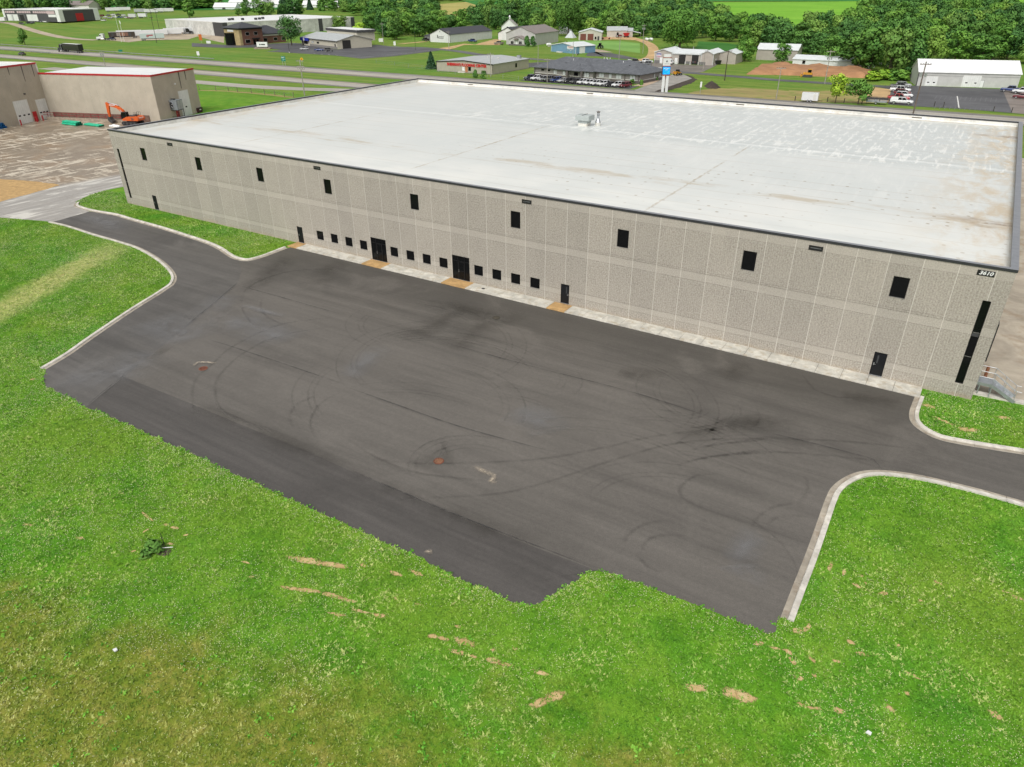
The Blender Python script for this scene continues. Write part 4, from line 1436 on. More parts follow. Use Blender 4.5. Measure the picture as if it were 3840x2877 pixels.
for par, y, m in ((hw, 127.2, LINE_W), (hw, 134.1, LINE_Y), (hf, 153.5, LINE_Y), (hf, 161.7, LINE_W)):
    q = straight_road('edge_line', -700, 300 if par is hf else 60, y, y + .18, 0.075, m)
    q.parent = par
    del q['kind']
fr = strip('frontage_road', catmull([(-230, 109.5), (-127, 109.5), (-95, 111.5), (-70, 118), (-45, 128)], 4), 7.0, 0.035, HWY)

# lots, drives and yards, outlines read from the photograph
zsheet('asphalt_lot', None, gl(ZB, [(-60, 470), (280, 490), (480, 498), (640, 485), (1000, 468), (1140, 475), (1230, 500), (1530, 540), (1860, 502), (1960, 490), (2130, 510)]) +
       gl(ZC, [(30, 512), (300, 515), (560, 535), (480, 553), (0, 614)]) + gl(ZB, [(1790, 642), (1500, 607), (750, 562), (920, 545), (640, 520), (300, 522), (-60, 510)]), 0.05, ASPH_FAR)
zsheet('gravel_yard', None, gl(ZA, [(1040, 432), (1180, 418), (1400, 398), (2000, 345), (2150, 330)]) + gl(ZB, [(0, 335), (190, 315), (290, 325), (292, 470), (150, 440), (0, 398)]) + gl(ZA, [(2050, 432), (1560, 442), (1400, 462), (1270, 448)]), 0.05, GRAVEL)
strip('gravel_drive', catmull(gl(ZA, [(-60, 238), (120, 258), (260, 300), (420, 350), (560, 385), (720, 415), (900, 432), (1060, 438)]), 6), 7.0, 0.07, GRAVEL)
zsheet('gravel_yard', ZA, [(-40, 232), (60, 222), (660, 200), (960, 150), (1100, 120), (1450, 120), (1900, 145), (1640, 175), (1640, 205), (1200, 248), (950, 262), (700, 262), (280, 272), (-40, 262)], 0.06, GRAVEL)
zsheet('dirt_yard', ZA, [(1050, 160), (1250, 138), (1580, 135), (1570, 152), (1440, 158), (1200, 168)], 0.09, TANGRAVEL)
strip('side_road', catmull(gl(ZC, [(-40, 508), (60, 520), (350, 528), (560, 545), (760, 570), (900, 594), (1100, 612), (1460, 642), (1760, 662)]), 4), 6.0, 0.05, ASPH_ROAD)
zsheet('gravel_drive', ZC, [(480, 528), (600, 510), (750, 478), (880, 488), (930, 470), (1080, 432), (1155, 430), (1155, 492), (1000, 492), (760, 490), (650, 528), (560, 545)], 0.04, TANGRAVEL)
zsheet('gravel_drive', ZC, [(20, 480), (290, 455), (380, 452), (300, 462), (120, 478)], 0.04, TANGRAVEL)
zsheet('asphalt_lot', ZC, [(1452, 688), (1530, 683), (1720, 672), (1640, 700), (1560, 722), (1456, 738)], 0.045, ASPH_FAR)
zsheet('asphalt_lot', None, gl(ZC, [(2085, 612), (2110, 572), (2209, 568)]) + gl(ZD, [(60, 568), (250, 578), (420, 610), (545, 640), (430, 648), (200, 618)]), 0.045, ASPH_FAR)
zsheet('gravel_yard', None, gl(ZC, [(1985, 600), (2000, 560), (2100, 540), (2209, 540)]) + gl(ZD, [(180, 548), (290, 572), (60, 568), (-100, 572), (-125, 612)]), 0.04, GRAVEL)
zsheet('hay_field', ZD, [(-210, 440), (160, 446), (400, 452), (580, 474), (582, 582), (430, 560), (200, 530), (0, 505), (-190, 500)], 0.04, F_HAY)
strip('gravel_drive', catmull(gl(ZD, [(170, 418), (340, 424), (520, 432), (640, 460), (715, 510), (728, 570), (700, 625), (600, 655), (420, 680)]), 3), 5.2, 0.05, TANGRAVEL)
zsheet('farm_yard', ZD, [(160, 408), (330, 402), (520, 408), (640, 440), (500, 440), (300, 430), (165, 440)], 0.045, TANGRAVEL)
zsheet('shop_yard', ZD, [(430, 690), (540, 662), (735, 688), (1260, 716), (1450, 688), (1400, 722), (1270, 785), (1080, 806), (900, 800), (740, 780), (600, 730)], 0.05, asphalt_mat('shop_yard_gravel', (0.19, 0.17, 0.145)))
strip('side_road', catmull(gl(ZD, [(960, 785), (1180, 800), (1450, 822), (1800, 850)]) + gl(ZE, [(0, 706), (250, 722), (500, 738), (900, 762), (1150, 775)]), 3), 5.5, 0.06, ASPH_ROAD)
zsheet('office_lot', ZD, [(515, 985), (740, 905), (880, 835), (940, 815), (1060, 815), (1150, 858), (1040, 895), (900, 945), (740, 998), (600, 1010)], 0.05, concrete_mat('new_concrete', (0.30, 0.285, 0.26), (0.25, 0.23, 0.2), s=0.2))
zsheet('soil_edge', ZD, [(740, 998), (900, 945), (1040, 893), (1150, 856), (1060, 815), (1140, 830), (1210, 870), (1170, 895), (1000, 960), (880, 990), (780, 1005)], 0.045, DARKSOIL, 0.5, 4)
zsheet('mulch_bed', ZD, [(585, 918), (735, 858), (800, 880), (640, 945), (500, 935)], 0.05, concrete_mat('pale_mulch', (0.48, 0.37, 0.27), (0.4, 0.3, 0.2), s=0.5))
zsheet('dry_verge', None, ragged(gl(ZD, [(1100, 1020), (1400, 965), (1650, 955), (2209, 995)]) + gl(ZE, [(130, 798), (430, 806), (700, 790), (900, 770), (1035, 790), (1010, 905), (800, 912), (300, 898), (0, 882)]) + gl(ZD, [(1750, 1068), (1300, 1040)]), 4, 1.2, 8), 0.03, DRYGRASS)
zsheet('gravel_yard', ZE, [(690, 800), (870, 775), (1040, 790), (1015, 905), (900, 905), (850, 860)], 0.045, TANGRAVEL)
zsheet('asphalt_lot', ZE, [(860, 758), (1250, 757), (1760, 778), (2020, 788), (2110, 1000), (1700, 965), (1230, 940), (1010, 922), (1040, 792)], 0.05, ASPH_FAR)
zsheet('asphalt_lot', ZE, [(2020, 788), (2700, 830), (2700, 1080), (2212, 1008), (2110, 1000)], 0.045, asphalt_mat('tan_lot', (0.22, 0.185, 0.16)))
zsheet('bean_field', ZD, [(1225, 452), (1500, 470), (1690, 495), (1660, 560), (1640, 665), (1560, 655), (1480, 600), (1180, 548)], 0.06, F_BEAN, 0.8, 2)
# parking lines in the far lots
def bay_lines(z, a, b, n, length, ang, zoff=0.07):
    p, q = np.array(g(z, *a)), np.array(g(z, *b))
    for k in range(n):
        c = p + (q - p) * k / (n - 1)
        d = np.array([math.cos(ang), math.sin(ang)]) * length
        strip('bay_line', [tuple(c), tuple(c + d)], 0.14, zoff, LINE_W)
bay_lines(ZB, (1800, 628), (2190, 600), 7, 5.5, R(205))
bay_lines(ZB, (1290, 590), (1530, 608), 4, 4.0, R(150))
LINE_W_KEEP, LINE_W = LINE_W, paint((0.17, 0.17, 0.175), 0.8, 0.2, name='worn_line')
bay_lines(ZE, (1420, 880), (1960, 905), 13, 9.0, R(90), 0.07)
bay_lines(ZE, (1420, 960), (1960, 985), 13, 5.2, R(90), 0.07)
LINE_W = LINE_W_KEEP
strip('bay_line', gl(ZE, [(1638, 955), (1622, 852)]), 0.3, 0.075, LINE_W)
bay_lines(ZC, (30, 598), (400, 560), 8, 5.0, R(170))

# hills: crop fields
field_grid('meadow_field', [(2645, 10), (3225, 6), (3190, 92), (2760, 128)], F_BRIGHT, 0.35, 30, 16)
field_grid('corn_field', [(-60, -8), (760, -8), (700, 30), (-60, 24)], F_CORN, 0.3)
field_grid('corn_field', [(640, -6), (1130, -6), (1080, 36), (600, 40)], F_CORN, 0.3)
field_grid('ripe_field', [(1640, 18), (1786, 6), (1786, 62), (1650, 76)], F_STRAW, 0.5)
field_grid('corn_field', [(3640, -8), (3900, -8), (3900, 40), (3680, 26)], F_BRIGHT, 0.4)
field_grid('corn_field', [(2440, -8), (3560, -8), (3560, 6), (2560, 6)], F_CORN, 0.4)
field_grid('corn_field', [(1730, 4), (1960, 0), (1940, 14), (1790, 22)], F_CORN, 0.6)

# mounds
def mound(name, outline, height, mat, seed=1, step=2.0, z0=-0.15):
    """heap of earth with an uneven top on the given outline"""
    xs = [p[0] for p in outline]
    ys = [p[1] for p in outline]
    from mathutils.geometry import intersect_point_line
    def dist_in(x, y):
        c = False
        d = 1e9
        for (x1, y1), (x2, y2) in zip(outline, outline[1:] + outline[:1]):
            if (y1 > y) != (y2 > y) and x < (x2 - x1) * (y - y1) / (y2 - y1) + x1:
                c = not c
            L2 = (x2 - x1) ** 2 + (y2 - y1) ** 2
            t = max(0, min(1, ((x - x1) * (x2 - x1) + (y - y1) * (y2 - y1)) / L2)) if L2 else 0
            d = min(d, math.hypot(x - x1 - t * (x2 - x1), y - y1 - t * (y2 - y1)))
        return d if c else -d
    nx, ny = int((max(xs) - min(xs)) / step) + 3, int((max(ys) - min(ys)) / step) + 3
    mb = MB()
    idx = {}
    for j in range(ny):
        for i in range(nx):
            x, y = min(xs) + (i - 1) * step, min(ys) + (j - 1) * step
            d = dist_in(x, y)
            if d > -step:
                w = float(sstep(0, height * 1.9, d))
                n_ = mnoise.noise(Vector((x * .16, y * .16, seed))) * .45 + mnoise.noise(Vector((x * .6, y * .6, seed + 5))) * .25
                idx[i, j] = len(mb.v)
                mb.v.append((x, y, z0 + (height * w * (1 + n_) + 0.22 * w if d > 0 else -.1)))
    for j in range(ny - 1):
        for i in range(nx - 1):
            q = [(i, j), (i + 1, j), (i + 1, j + 1), (i, j + 1)]
            if all(k in idx for k in q):
                mb.f.append(tuple(idx[k] for k in q))
                mb.m.append(0)
    o = mb.build(name, mat, None, True)
    return tag(o, kind='structure')
mound('dirt_mound', gl(ZD, [(1720, 815), (1850, 740), (2000, 712), (2209, 712)]) + gl(ZE, [(200, 598), (600, 612), (850, 630), (925, 655), (830, 692), (600, 684), (250, 672), (60, 665)]), 1.5, DIRT, 3, 1.4)
mound('soil_heap', gl(ZD, [(1262, 935), (1330, 912), (1420, 925), (1478, 958), (1420, 975), (1300, 965)]), 1.3, DARKSOIL, 7, 0.8)
mound('soil_heap', gl(ZD, [(905, 800), (935, 770), (970, 775), (985, 800), (940, 812)]), 1.4, DIRT, 9, 0.8)

# ================================================================== BACKGROUND BUILDINGS
_sc = {}
def siding(rgb, pitch=0.3, name='metal_siding', axis=0, rough=0.55):
    k = (rgb, pitch, name)
    if k not in _sc:
        t = T(name)
        o = t.sep(t.obj)
        w = t.m('ADD', o[0], o[1])
        rib = t.rng(t.m('SINE', t.m('MULTIPLY', w, 2 * PI / pitch)), 0.3, 0.9)
        nz = t.noise(t.obj, 0.6, 5, 0.6)
        lo, hi = tuple(c * .9 for c in rgb), tuple(min(1, c * 1.08) for c in rgb)
        col = t.mix(t.m('MULTIPLY', rib, 0.16), t.ramp(nz, [(0.3, lo), (0.7, hi)]), tuple(c * .55 for c in rgb))
        strk = t.rng(t.noise(t.vmap(t.obj, (1.5, 1.5, .08)), 1.0, 4, .6), .52, .75, 0, .2)
        col = t.mix(strk, col, tuple(c * .6 for c in rgb))
        _sc[k] = t.fin(col, rough, 0, 0.4)
    return _sc[k]

class Bld:
    """building in its own frame: front along +x at y=0, depth along +y"""
    def __init__(s, name, label, p, rz, cat='building', group=None):
        s.e = empty(name, label, cat, (p[0], p[1], float(hfun(p[0], p[1]))), rz, group)
    def gable(s, x0, x1, y0, y1, eave, ridge, wall, roof, along='y', trim=None, over=0.35, thick=0.14, off=None, base=0.0):
        """one block with a gabled roof, ridge along x or y; off shifts the ridge"""
        w = MB()
        if along == 'y':
            c = (x0 + x1) / 2 if off is None else off
            prof = [(x0, base), (x1, base), (x1, eave), (c, ridge), (x0, eave)]
            w.side(prof, y0, y1)
            sl = []
            for xe, in ((x0,), (x1,)):
                k = (ridge - eave) / abs(c - xe)
                xo = xe + (over if xe > c else -over)
                zo = eave - k * over
                r = MB()
                r.side([(xo, zo + .02), (c, ridge + .02), (c, ridge + thick), (xo, zo + thick)] if xe < c else [(c, ridge + .02), (xo, zo + .02), (xo, zo + thick), (c, ridge + thick)], y0 - over, y1 + over)
                sl.append(r)
        else:
            c = (y0 + y1) / 2 if off is None else off
            prof = [(y0, base), (y1, base), (y1, eave), (c, ridge), (y0, eave)]
            i = len(w.v)
            n = 5
            w.v += [(x0, p[0], p[1]) for p in prof] + [(x1, p[0], p[1]) for p in prof]
            w.f += [tuple(range(n - 1, -1, -1)), tuple(range(n, 2 * n))] + [(k, (k + 1) % n, n + (k + 1) % n, n + k) for k in range(n)]
            w.m += [0] * (n + 2)
            sl = []
            for ye in (y0, y1):
                k = (ridge - eave) / abs(c - ye)
                yo = ye + (over if ye > c else -over)
                zo = eave - k * over
                r = MB()
                A = [(yo, zo + .02), (c, ridge + .02), (c, ridge + thick), (yo, zo + thick)]
                r.v = [(x0 - over, p[0], p[1]) for p in A] + [(x1 + over, p[0], p[1]) for p in A]
                r.f = [(3, 2, 1, 0), (4, 5, 6, 7)] + [(k2, (k2 + 1) % 4, 4 + (k2 + 1) % 4, 4 + k2) for k2 in range(4)]
                r.m = [0] * 6
                sl.append(r)
        wo = w.build('wall', wall, s.e)
        for r in sl:
            r.build('roof_slope', roof, s.e)
        if trim:
            tm = MB()
            if along == 'y':
                for y in (y0 - over - .01, y1 + over - .09):
                    tm.bar((x0 - over, y + .05, eave - (ridge - eave) / abs(c - x0) * over), (c, y + .05, ridge), .1, .28)
                    tm.bar((c, y + .05, ridge), (x1 + over, y + .05, eave - (ridge - eave) / abs(x1 - c) * over), .1, .28)
                for x in (x0, x1):
                    tm.box(x - .08, x + .08, y0 - .02, y0 + .1, base, eave)
            else:
                for y, sg in ((y0, -1), (y1, 1)):
                    tm.box(x0 - over, x1 + over, y + sg * over - .06, y + sg * over + .06, eave - .35, eave - .05)
            tm.build('trim', trim, s.e)
        return wo
    def flat(s, x0, x1, y0, y1, h, wall, roof, cap=None, capw=0.35, par=0.25):
        wo = MB().box(x0, x1, y0, y1, -0.3, h).build('wall', wall, s.e)
        MB().face([(x0 + .3, y0 + .3, h + .02), (x1 - .3, y0 + .3, h + .02), (x1 - .3, y1 - .3, h + .02), (x0 + .3, y1 - .3, h + .02)]).build('roof', roof, s.e)
        if cap:
            for a in ((x0 - .06, x1 + .06, y0 - .06, y0 + capw), (x0 - .06, x1 + .06, y1 - capw, y1 + .06), (x0 - .06, x0 + capw, y0 + capw, y1 - capw), (x1 - capw, x1 + .06, y0 + capw, y1 - capw)):
                MB().box(*a, h - .3, h + par).build('cap', cap, s.e)
        return wo
    def hip(s, x0, x1, y0, y1, eave, ridge, roof, over=0.5):
        x0 -= over
        x1 += over
        y0 -= over
        y1 += over
        mb = MB()
        dx, dy = x1 - x0, y1 - y0
        m = min(dx, dy) / 2
        if dx >= dy:
            a, b = (x0 + m, y0 + m, ridge), (x1 - m, y0 + m, ridge)
        else:
            a, b = (x0 + m, y0 + m, ridge), (x0 + m, y1 - m, ridge)
        P = [(x0, y0, eave), (x1, y0, eave), (x1, y1, eave), (x0, y1, eave)]
        if dx >= dy:
            mb.face([P[0], P[1], b, a]).face([P[1], P[2], b]).face([P[2], P[3], a, b]).face([P[3], P[0], a])
        else:
            mb.face([P[0], P[1], a]).face([P[1], P[2], b, a]).face([P[2], P[3], b]).face([P[3], P[0], a, b])
        mb.box(x0 + .02, x1 - .02, y0 + .02, y1 - .02, eave - .22, eave - .01)
        return mb.build('roof', roof, s.e)
    def _bx(s, face, a, b, z0, z1, d0, d1, at):
        if face == 'f':
            return MB().box(a, b, at - d1, at - d0, z0, z1)
        if face == 'r':
            return MB().box(at + d0, at + d1, a, b, z0, z1)
        if face == 'l':
            return MB().box(at - d1, at - d0, a, b, z0, z1)
    def win(s, face, a, b, z0, z1, at=0.0, frame=BLACK, glass=None, mull=0):
        w = s._bx(face, a - .08, b + .08, z0 - .08, z1 + .08, 0.0, .06, at).build('window', frame, s.e)
        n = mull + 1
        for k in range(n):
            q0, q1 = a + (b - a) * k / n + (.04 if k else 0), a + (b - a) * (k + 1) / n - (.04 if k < n - 1 else 0)
            s._bx(face, q0, q1, z0, z1, .055, .08, at).build('pane', glass or GLASS, w)
        return w
    def door(s, face, a, b, z0, z1, mat, at=0.0, frame=None, knob=True, lights=0, name='door'):
        d = s._bx(face, a - .08, b + .08, z0, z1 + .08, 0.0, .05, at).build(name, frame or mat, s.e)
        s._bx(face, a, b, z0 + .02, z1, .045, .075, at).build('leaf', mat, d)
        for k in range(lights):
            c = a + (b - a) * (k + .5) / lights
            zc = z0 + (z1 - z0) * .33
            s._bx(face, c - .32, c + .32, zc, zc + .32, .07, .09, at).build('pane', GLASS, d)
        if knob and not lights:
            s._bx(face, a + .08, a + .18, z0 + .95, z0 + 1.08, .07, .13, at).build('handle', CHROME, d)
        return d
    def part(s, name, mb, mat):
        return mb.build(name, mat, s.e)

TANPRE = paint((0.43, 0.385, 0.31), 0.9, 0.10, scale=0.35, name='tan_precast')
ROOFW = paint((0.70, 0.71, 0.70), 0.5, 0.06, scale=.3, name='white_roof')
ROOFG = siding((0.40, 0.42, 0.42), 0.5, 'grey_metal_roof')
ROOFLW = siding((0.62, 0.65, 0.65), 0.5, 'pale_metal_roof')
ROOFDK = siding((0.050, 0.052, 0.060), 0.4, 'dark_metal_roof')

# ---- neighbouring tan warehouse with red trim (left)
BANG = math.atan2(10, 30)
BV = np.array([math.cos(BANG), math.sin(BANG)])
org = np.array([-64.0, 50.0])
nb = Bld('neighbour_warehouse', 'tan precast warehouse with red roof edge and white loading doors', tuple(org), BANG, 'warehouse')
LB = 33.3
def precast_wall(bl, face, a, b, h, at, ops=(), step=2.45, name='wall_panel'):
    """row of tall precast panels with recessed joints"""
    n = max(1, round((b - a) / step))
    for k in range(n):
        q0, q1 = a + (b - a) * k / n + .025, a + (b - a) * (k + 1) / n - .025
        bl._bx(face, q0, q1, -0.3, h, -0.14, 0.02, at).build(name, TANPRE, bl.core)
nb.core = MB().box(-LB, -.008, .008, 17.1, -0.3, 10.85).build('wall_core', SEAL, nb.e)
precast_wall(nb, 'f', -LB, 0, 10.9, 0.0)
precast_wall(nb, 'r', 0.02, 17.2, 10.9, 0.0)
MB().face([(-LB, .3, 10.9), (-.3, .3, 10.9), (-.3, 17, 10.9), (-LB, 17, 10.9)]).build('roof', ROOFW, nb.e)
MB().box(-LB - .02, .08, -.1, .25, 10.72, 11.1).build('roof_edge', REDP, nb.e)
MB().box(-.2, .1, .26, 17.2, 10.72, 11.1).build('roof_edge', REDP, nb.e)
# taller block, set forward: its loading wall faces the yard
XA = -LB
c2 = MB().box(XA - 40, XA - .008, -32, 0.4, -0.3, 13.25).build('tall_block_core', SEAL, nb.e)
core_keep = nb.core
nb.core = c2
precast_wall(nb, 'r', -32, 0, 13.3, XA + 0.0)
nb.core = core_keep
MB().face([(XA - 40, -32, 13.3), (XA - .3, -32, 13.3), (XA - .3, 0.3, 13.3), (XA - 40, 0.3, 13.3)]).build('roof', ROOFW, nb.e)
MB().box(XA - .25, XA + .1, -32.1, 0.15, 13.1, 13.5).build('roof_edge', REDP, nb.e)
MB().box(XA - 40, XA - .26, 0.2, 0.5, 13.1, 13.5).build('roof_edge', OFFW, nb.e)
OHD = siding((0.70, 0.71, 0.69), 0.6, 'white_sectional_door')
nb.door('r', -10.2, -6.0, 0.05, 5.4, OHD, XA + .02, OFFW, False, 3, 'loading_door')
nb.door('r', -3.4, -0.35, 0.05, 4.9, OHD, XA + .02, OFFW, False, 3, 'loading_door')
nb.door('r', -5.4, -4.3, 0.02, 2.3, REDP, XA + .02)
for yb in (-10.7, -5.7, -3.8):
    bo = MB().tube((XA + 1.0, yb, 0), (XA + 1.0, yb, 1.25), .16, .16, 10).tube((XA + 1.0, yb, 1.25), (XA + 1.0, yb, 1.33), .16, .06, 10)
    q = bo.build('bollard', REDP, nb.e)
nb.part('wall_light', MB().box(XA, XA + .3, -6.3, -5.9, 6.6, 6.9), DKGREY)
nb.door('r', 9.0, 12.9, 0.05, 6.2, OHD, .02, OFFW, False, 1, 'loading_door')
nb.door('r', 6.6, 7.7, 0.02, 2.4, REDP, .02)
nb.part('wall_light', MB().box(.02, .3, 8.2, 8.5, 8.0, 8.3), WHITE)
STAIN = paint((0.09, 0.08, 0.07), 0.9, 0.3, name='water_stain')
for yy, zt, zb in ((10.6, 10.8, 6.6), (13.2, 10.8, 8.4), ):
    nb.part('stain_streak', MB().face([(.026, yy, zb), (.026, yy + .25, zb + .3), (.026, yy + .4, zt), (.026, yy - .05, zt)]), STAIN)
for yy, zb in ((-14.5, 10.6), (-13.4, 11.2), (-8.6, 11.3), (-4.6, 9.4), (-1.4, 10.2)):
    nb.part('stain_streak', MB().face([(XA + .026, yy, zb), (XA + .026, yy + .15, zb + .2), (XA + .026, yy + .3, 13.1), (XA + .026, yy - .02, 13.1)]), STAIN)
# loading ramp wall with red rail in front of the long wall
RW = paint((0.33, 0.27, 0.21), 0.9, 0.25, name='stained_concrete')
nb.part('ramp_wall', MB().box(-LB + 1, -3, -2.6, -2.2, 0, .75), RW)
nb.part('ramp_backing', MB().box(-LB + 1, -3, -.2, -.03, 0, 1.6), paint((0.16, 0.10, 0.075), 0.9, 0.3, name='dark_stain_band'))
rail = MB()
for z in (1.25, 1.8):
    rail.bar((-LB - 3, -2.4, z), (-3, -2.4, z), .09)
for x in np.linspace(-LB - 3, -3, 16):
    rail.bar((x, -2.4, .0), (x, -2.4, 1.8), .09)
nb.part('railing', rail, paint((0.26, 0.02, 0.03), 0.5, 0.2, name='dark_red_rail'))

# ---- flooring store
TANS = siding((0.40, 0.37, 0.30), 0.35, 'tan_siding')
fl = Bld('flooring_store', "tan metal store with grey roof and red SHERMAN'S FLOORING CENTER lettering", (-75.7, 180.2), R(-0.6), 'store')
fl.gable(0, 26.7, 0, 26, 3.5, 4.35, TANS, ROOFG, 'y', BLACK, .25)
text_mesh('lettering', "SHERMAN'S FLOORING CENTER", 1.35, paint((0.55, 0.012, 0.016), .4, .08, name='red_letters'), fl.e, (14.6, -.12, 2.75), bold=0.045, depth=.06, sx=0.96)
fl.door('f', 14.0, 15.05, 0, 2.15, paint((0.42, 0.17, 0.07), .6, .1, name='orange_door'))
fl.win('f', 15.5, 16.6, .9, 2.1)
fl.part('notice_board', MB().box(12.5, 13.7, -.08, -.02, .75, 2.1), WHITE)
fl.part('step', MB().box(11, 14.2, -1.0, 0, 0, .35), KERB)
fl.win('r', 16.0, 17.1, 1.3, 2.6, 26.7, BLACK)
fl.part('plinth', MB().box(26.65, 26.85, .0, 26, -.1, .3).box(0, 26.7, -.1, .05, -.1, .25), paint((.25, .23, .2), .9, .2, name='plinth'))
for x, y in ((15.5, 13), (17.0, 14), (19.6, 14.5), (20.4, 13.5)):
    zr = 3.5 + .85 * (1 - abs(x - 13.35) / 13.35)
    fl.part('roof_vent', MB().tube((x, y, zr), (x, y, zr + .7), .16).tube((x, y, zr + .7), (x, y, zr + .85), .3, .12), OFFW)
fl.part('roof_unit', MB().box(23.2, 24.6, 22.6, 23.8, 3.6, 4.9), GALV)

# ---- grey office with hipped roof
SHING = concrete_mat('grey_shingles', (0.115, 0.122, 0.135), (0.09, 0.095, 0.105), s=0.8)
GRWALL = paint((0.215, 0.20, 0.19), .8, .08, name='grey_stucco')
GRBRK = paint((0.115, 0.10, 0.095), .85, .2, scale=5, name='dark_brick')
BLIND = paint((0.42, 0.44, 0.44), .5, .06, name='window_blind')
o0 = g(ZC, 1520, 822)
o1 = g(ZD, 580, 917)
oang = math.atan2(o1[1] - o0[1], o1[0] - o0[0])
OW = math.dist(o0, o1)
of = Bld('office_building', 'single-storey dark grey office with broad shingled hip roof and white-blind windows', o0, oang, 'office')
of.part('wall', MB().box(0, OW, 0, 17, -.2, 2.9), GRWALL)
of.hip(0, OW, 0, 17, 3.0, 6.3, SHING, .7)
pa, pb = OW * .255, OW * .60
of.part('wall', MB().box(pa, pb, -1.6, .05, -.2, 2.9), GRWALL)
pr = MB()
def hip_proj(x0, x1, y0, yb, ev, rd):
    m = (x1 - x0) / 2
    a, b = (x0 + m, y0 + m * .9, rd), (x0 + m, yb, rd)
    return MB().face([(x0, y0, ev), (x1, y0, ev), a]).face([(x1, y0, ev), (x1, yb, ev), b, a]).face([(x0, yb, ev), (x0, y0, ev), a, b]).box(x0, x1, y0 + .02, 0, ev - .2, ev - .01)
of.part('roof', hip_proj(pa - .6, pb + .6, -2.3, 8, 3.02, 5.9), SHING)
of.part('roof', hip_proj(OW * .37, OW * .51, -3.2, 3, 3.04, 4.4), SHING)
for x in (OW * .37, OW * .505):
    of.part('porch_column', MB().box(x - .1, x + .55, -3.0, -2.35, 0, 2.95), GRBRK)
of.part('wainscot', MB().box(-.05, pa - .01, -.08, 0, -.1, .95).box(pb + .01, OW + .05, -.08, 0, -.1, .95).box(pa - .05, pb + .05, -1.68, -1.6, -.1, .95).box(OW, OW + .08, 0, 17, -.1, .95), GRBRK)
of.part('water_table', MB().box(-.08, pa - .012, -.12, 0, .95, 1.1).box(pb + .012, OW + .08, -.12, 0, .95, 1.1).box(pa - .08, pb + .08, -1.72, -1.6, .95, 1.1).box(OW, OW + .12, 0, 17, .95, 1.1), OFFW)
for x in (OW * .005, pa - .3, pb + .1, OW * .865, OW * .985):
    of.part('corner_pier', MB().box(x - .15, x + .35, -.16, -.02, 0, 2.85), GRBRK)
for a, w, at, ml, z0, z1 in ((.075, 1.2, 0, 0, 1.9, 2.4), (.14, 1.0, 0, 0, 1.9, 2.4), (.20, 1.9, 0, 1, 1.0, 2.4), (.315, 1.1, -1.6, 0, 1.1, 2.5), (.52, 2.0, -1.6, 1, 1.1, 2.5),
                            (.635, 2.0, 0, 1, 1.15, 2.5), (.725, 1.1, 0, 0, 1.15, 2.5), (.79, 2.1, 0, 1, 1.15, 2.5), (.91, 2.1, 0, 1, 1.15, 2.5)):
    x = OW * a
    of.win('f', x, x + w, z0, z1, at, BLACK, BLIND if z0 < 1.5 else GLASS, ml)
of.door('f', OW * .425, OW * .425 + 1.6, 0, 2.3, GLASS, -1.6, BLACK)
for y in (9.2, 13.2):
    of.win('r', y, y + 1.0, .9, 2.4, OW, BLACK, BLIND)
for x, y, z in ((OW * .56, 8.2, 6.2), (OW * .575, 8.6, 6.2), (OW * .59, 8.3, 6.2), (OW * .61, 8.6, 6.2), (OW * .76, 6.5, 5.6), (OW * .3, 6, 5.4)):
    of.part('roof_vent', MB().tube((x, y, z - .3), (x, y, z + .55), .1), WHITE)
for x, y, z in ((OW * .43, 2.0, 4.5), (OW * .52, 1.6, 4.3), (OW * .66, 9, 5.95), (OW * .84, 5, 4.95), (OW * .26, 4, 4.55), (OW * .45, 10, 5.6)):
    of.part('roof_cap', MB().box(x - .3, x + .3, y - .25, y + .25, z - .2, z + .15), BLACK)

# ---- roadside pylon sign
py_ = g(ZD, 845, 1005)
ps = empty('pylon_sign', 'tall white roadside pylon sign with blue screen and rust-red trim bands', 'sign', (py_[0], py_[1], 0), R(20))
ps.scale = (.84, .84, 1.0)
PYW = paint((0.62, 0.64, 0.63), .45, .05, name='pylon_white')
for x in (-1.15, .25):
    MB().box(x, x + .95, -.35, .35, 0, 5.2).build('post', PYW, ps)
RB = paint((0.26, 0.075, 0.045), .6, .1, name='rust_band')
MB().box(-1.6, 1.75, -.5, .5, 4.85, 5.1).build('band', RB, ps)
MB().box(-1.5, 1.6, -.5, .5, 7.45, 7.65).build('band', RB, ps)
MB().box(-1.5, 1.6, -.5, .5, 9.85, 10.05).build('band', RB, ps)
MB().box(-1.35, 1.35, -.42, .42, 7.65, 9.85).build('name_cabinet', PYW, ps)
MB().box(-1.2, 1.2, -.4, .4, 10.05, 10.9).build('top_cabinet', PYW, ps)
MB().box(-1.45, 1.45, -.45, .45, 5.1, 7.45).build('screen_cabinet', BLACK, ps)
t = T('lit_screen')
o = t.sep(t.obj)
wv = t.noise(t.vmap(t.obj, (1, 1, 2.5)), 1.2, 3, .5)
scol = t.ramp(wv, [(.3, (0.0, 0.16, 0.65)), (.6, (0.0, 0.32, 0.85)), (.75, (.08, .5, .9))])
t.put(t.b.inputs['Emission Color'], scol)
t.put(t.b.inputs['Emission Strength'], 0.55)
t.fin(scol, .4)
scr = MB().box(-1.2, 1.38, -.47, -.455, 5.2, 7.35).build('screen', t.mat, ps)
MB().box(1.455, 1.47, -.4, .4, 5.2, 7.35).build('screen', t.mat, ps)
for k, (a, b, z) in enumerate(((-.9, -.5, 6.8), (-.4, .1, 6.88), (.25, .7, 6.84), (.8, 1.1, 6.9), (-.25, .1, 6.4), (.2, .45, 6.42))):
    MB().box(a, b, -.478, -.472, z, z + .16).build('message_line', WHITE, scr)
MB().tube((0, -.43, 8.9), (0, -.44, 8.9), .3, .3, 12).build('emblem', paint((.14, .15, .16), .5, .1, name='emblem_grey'), ps)
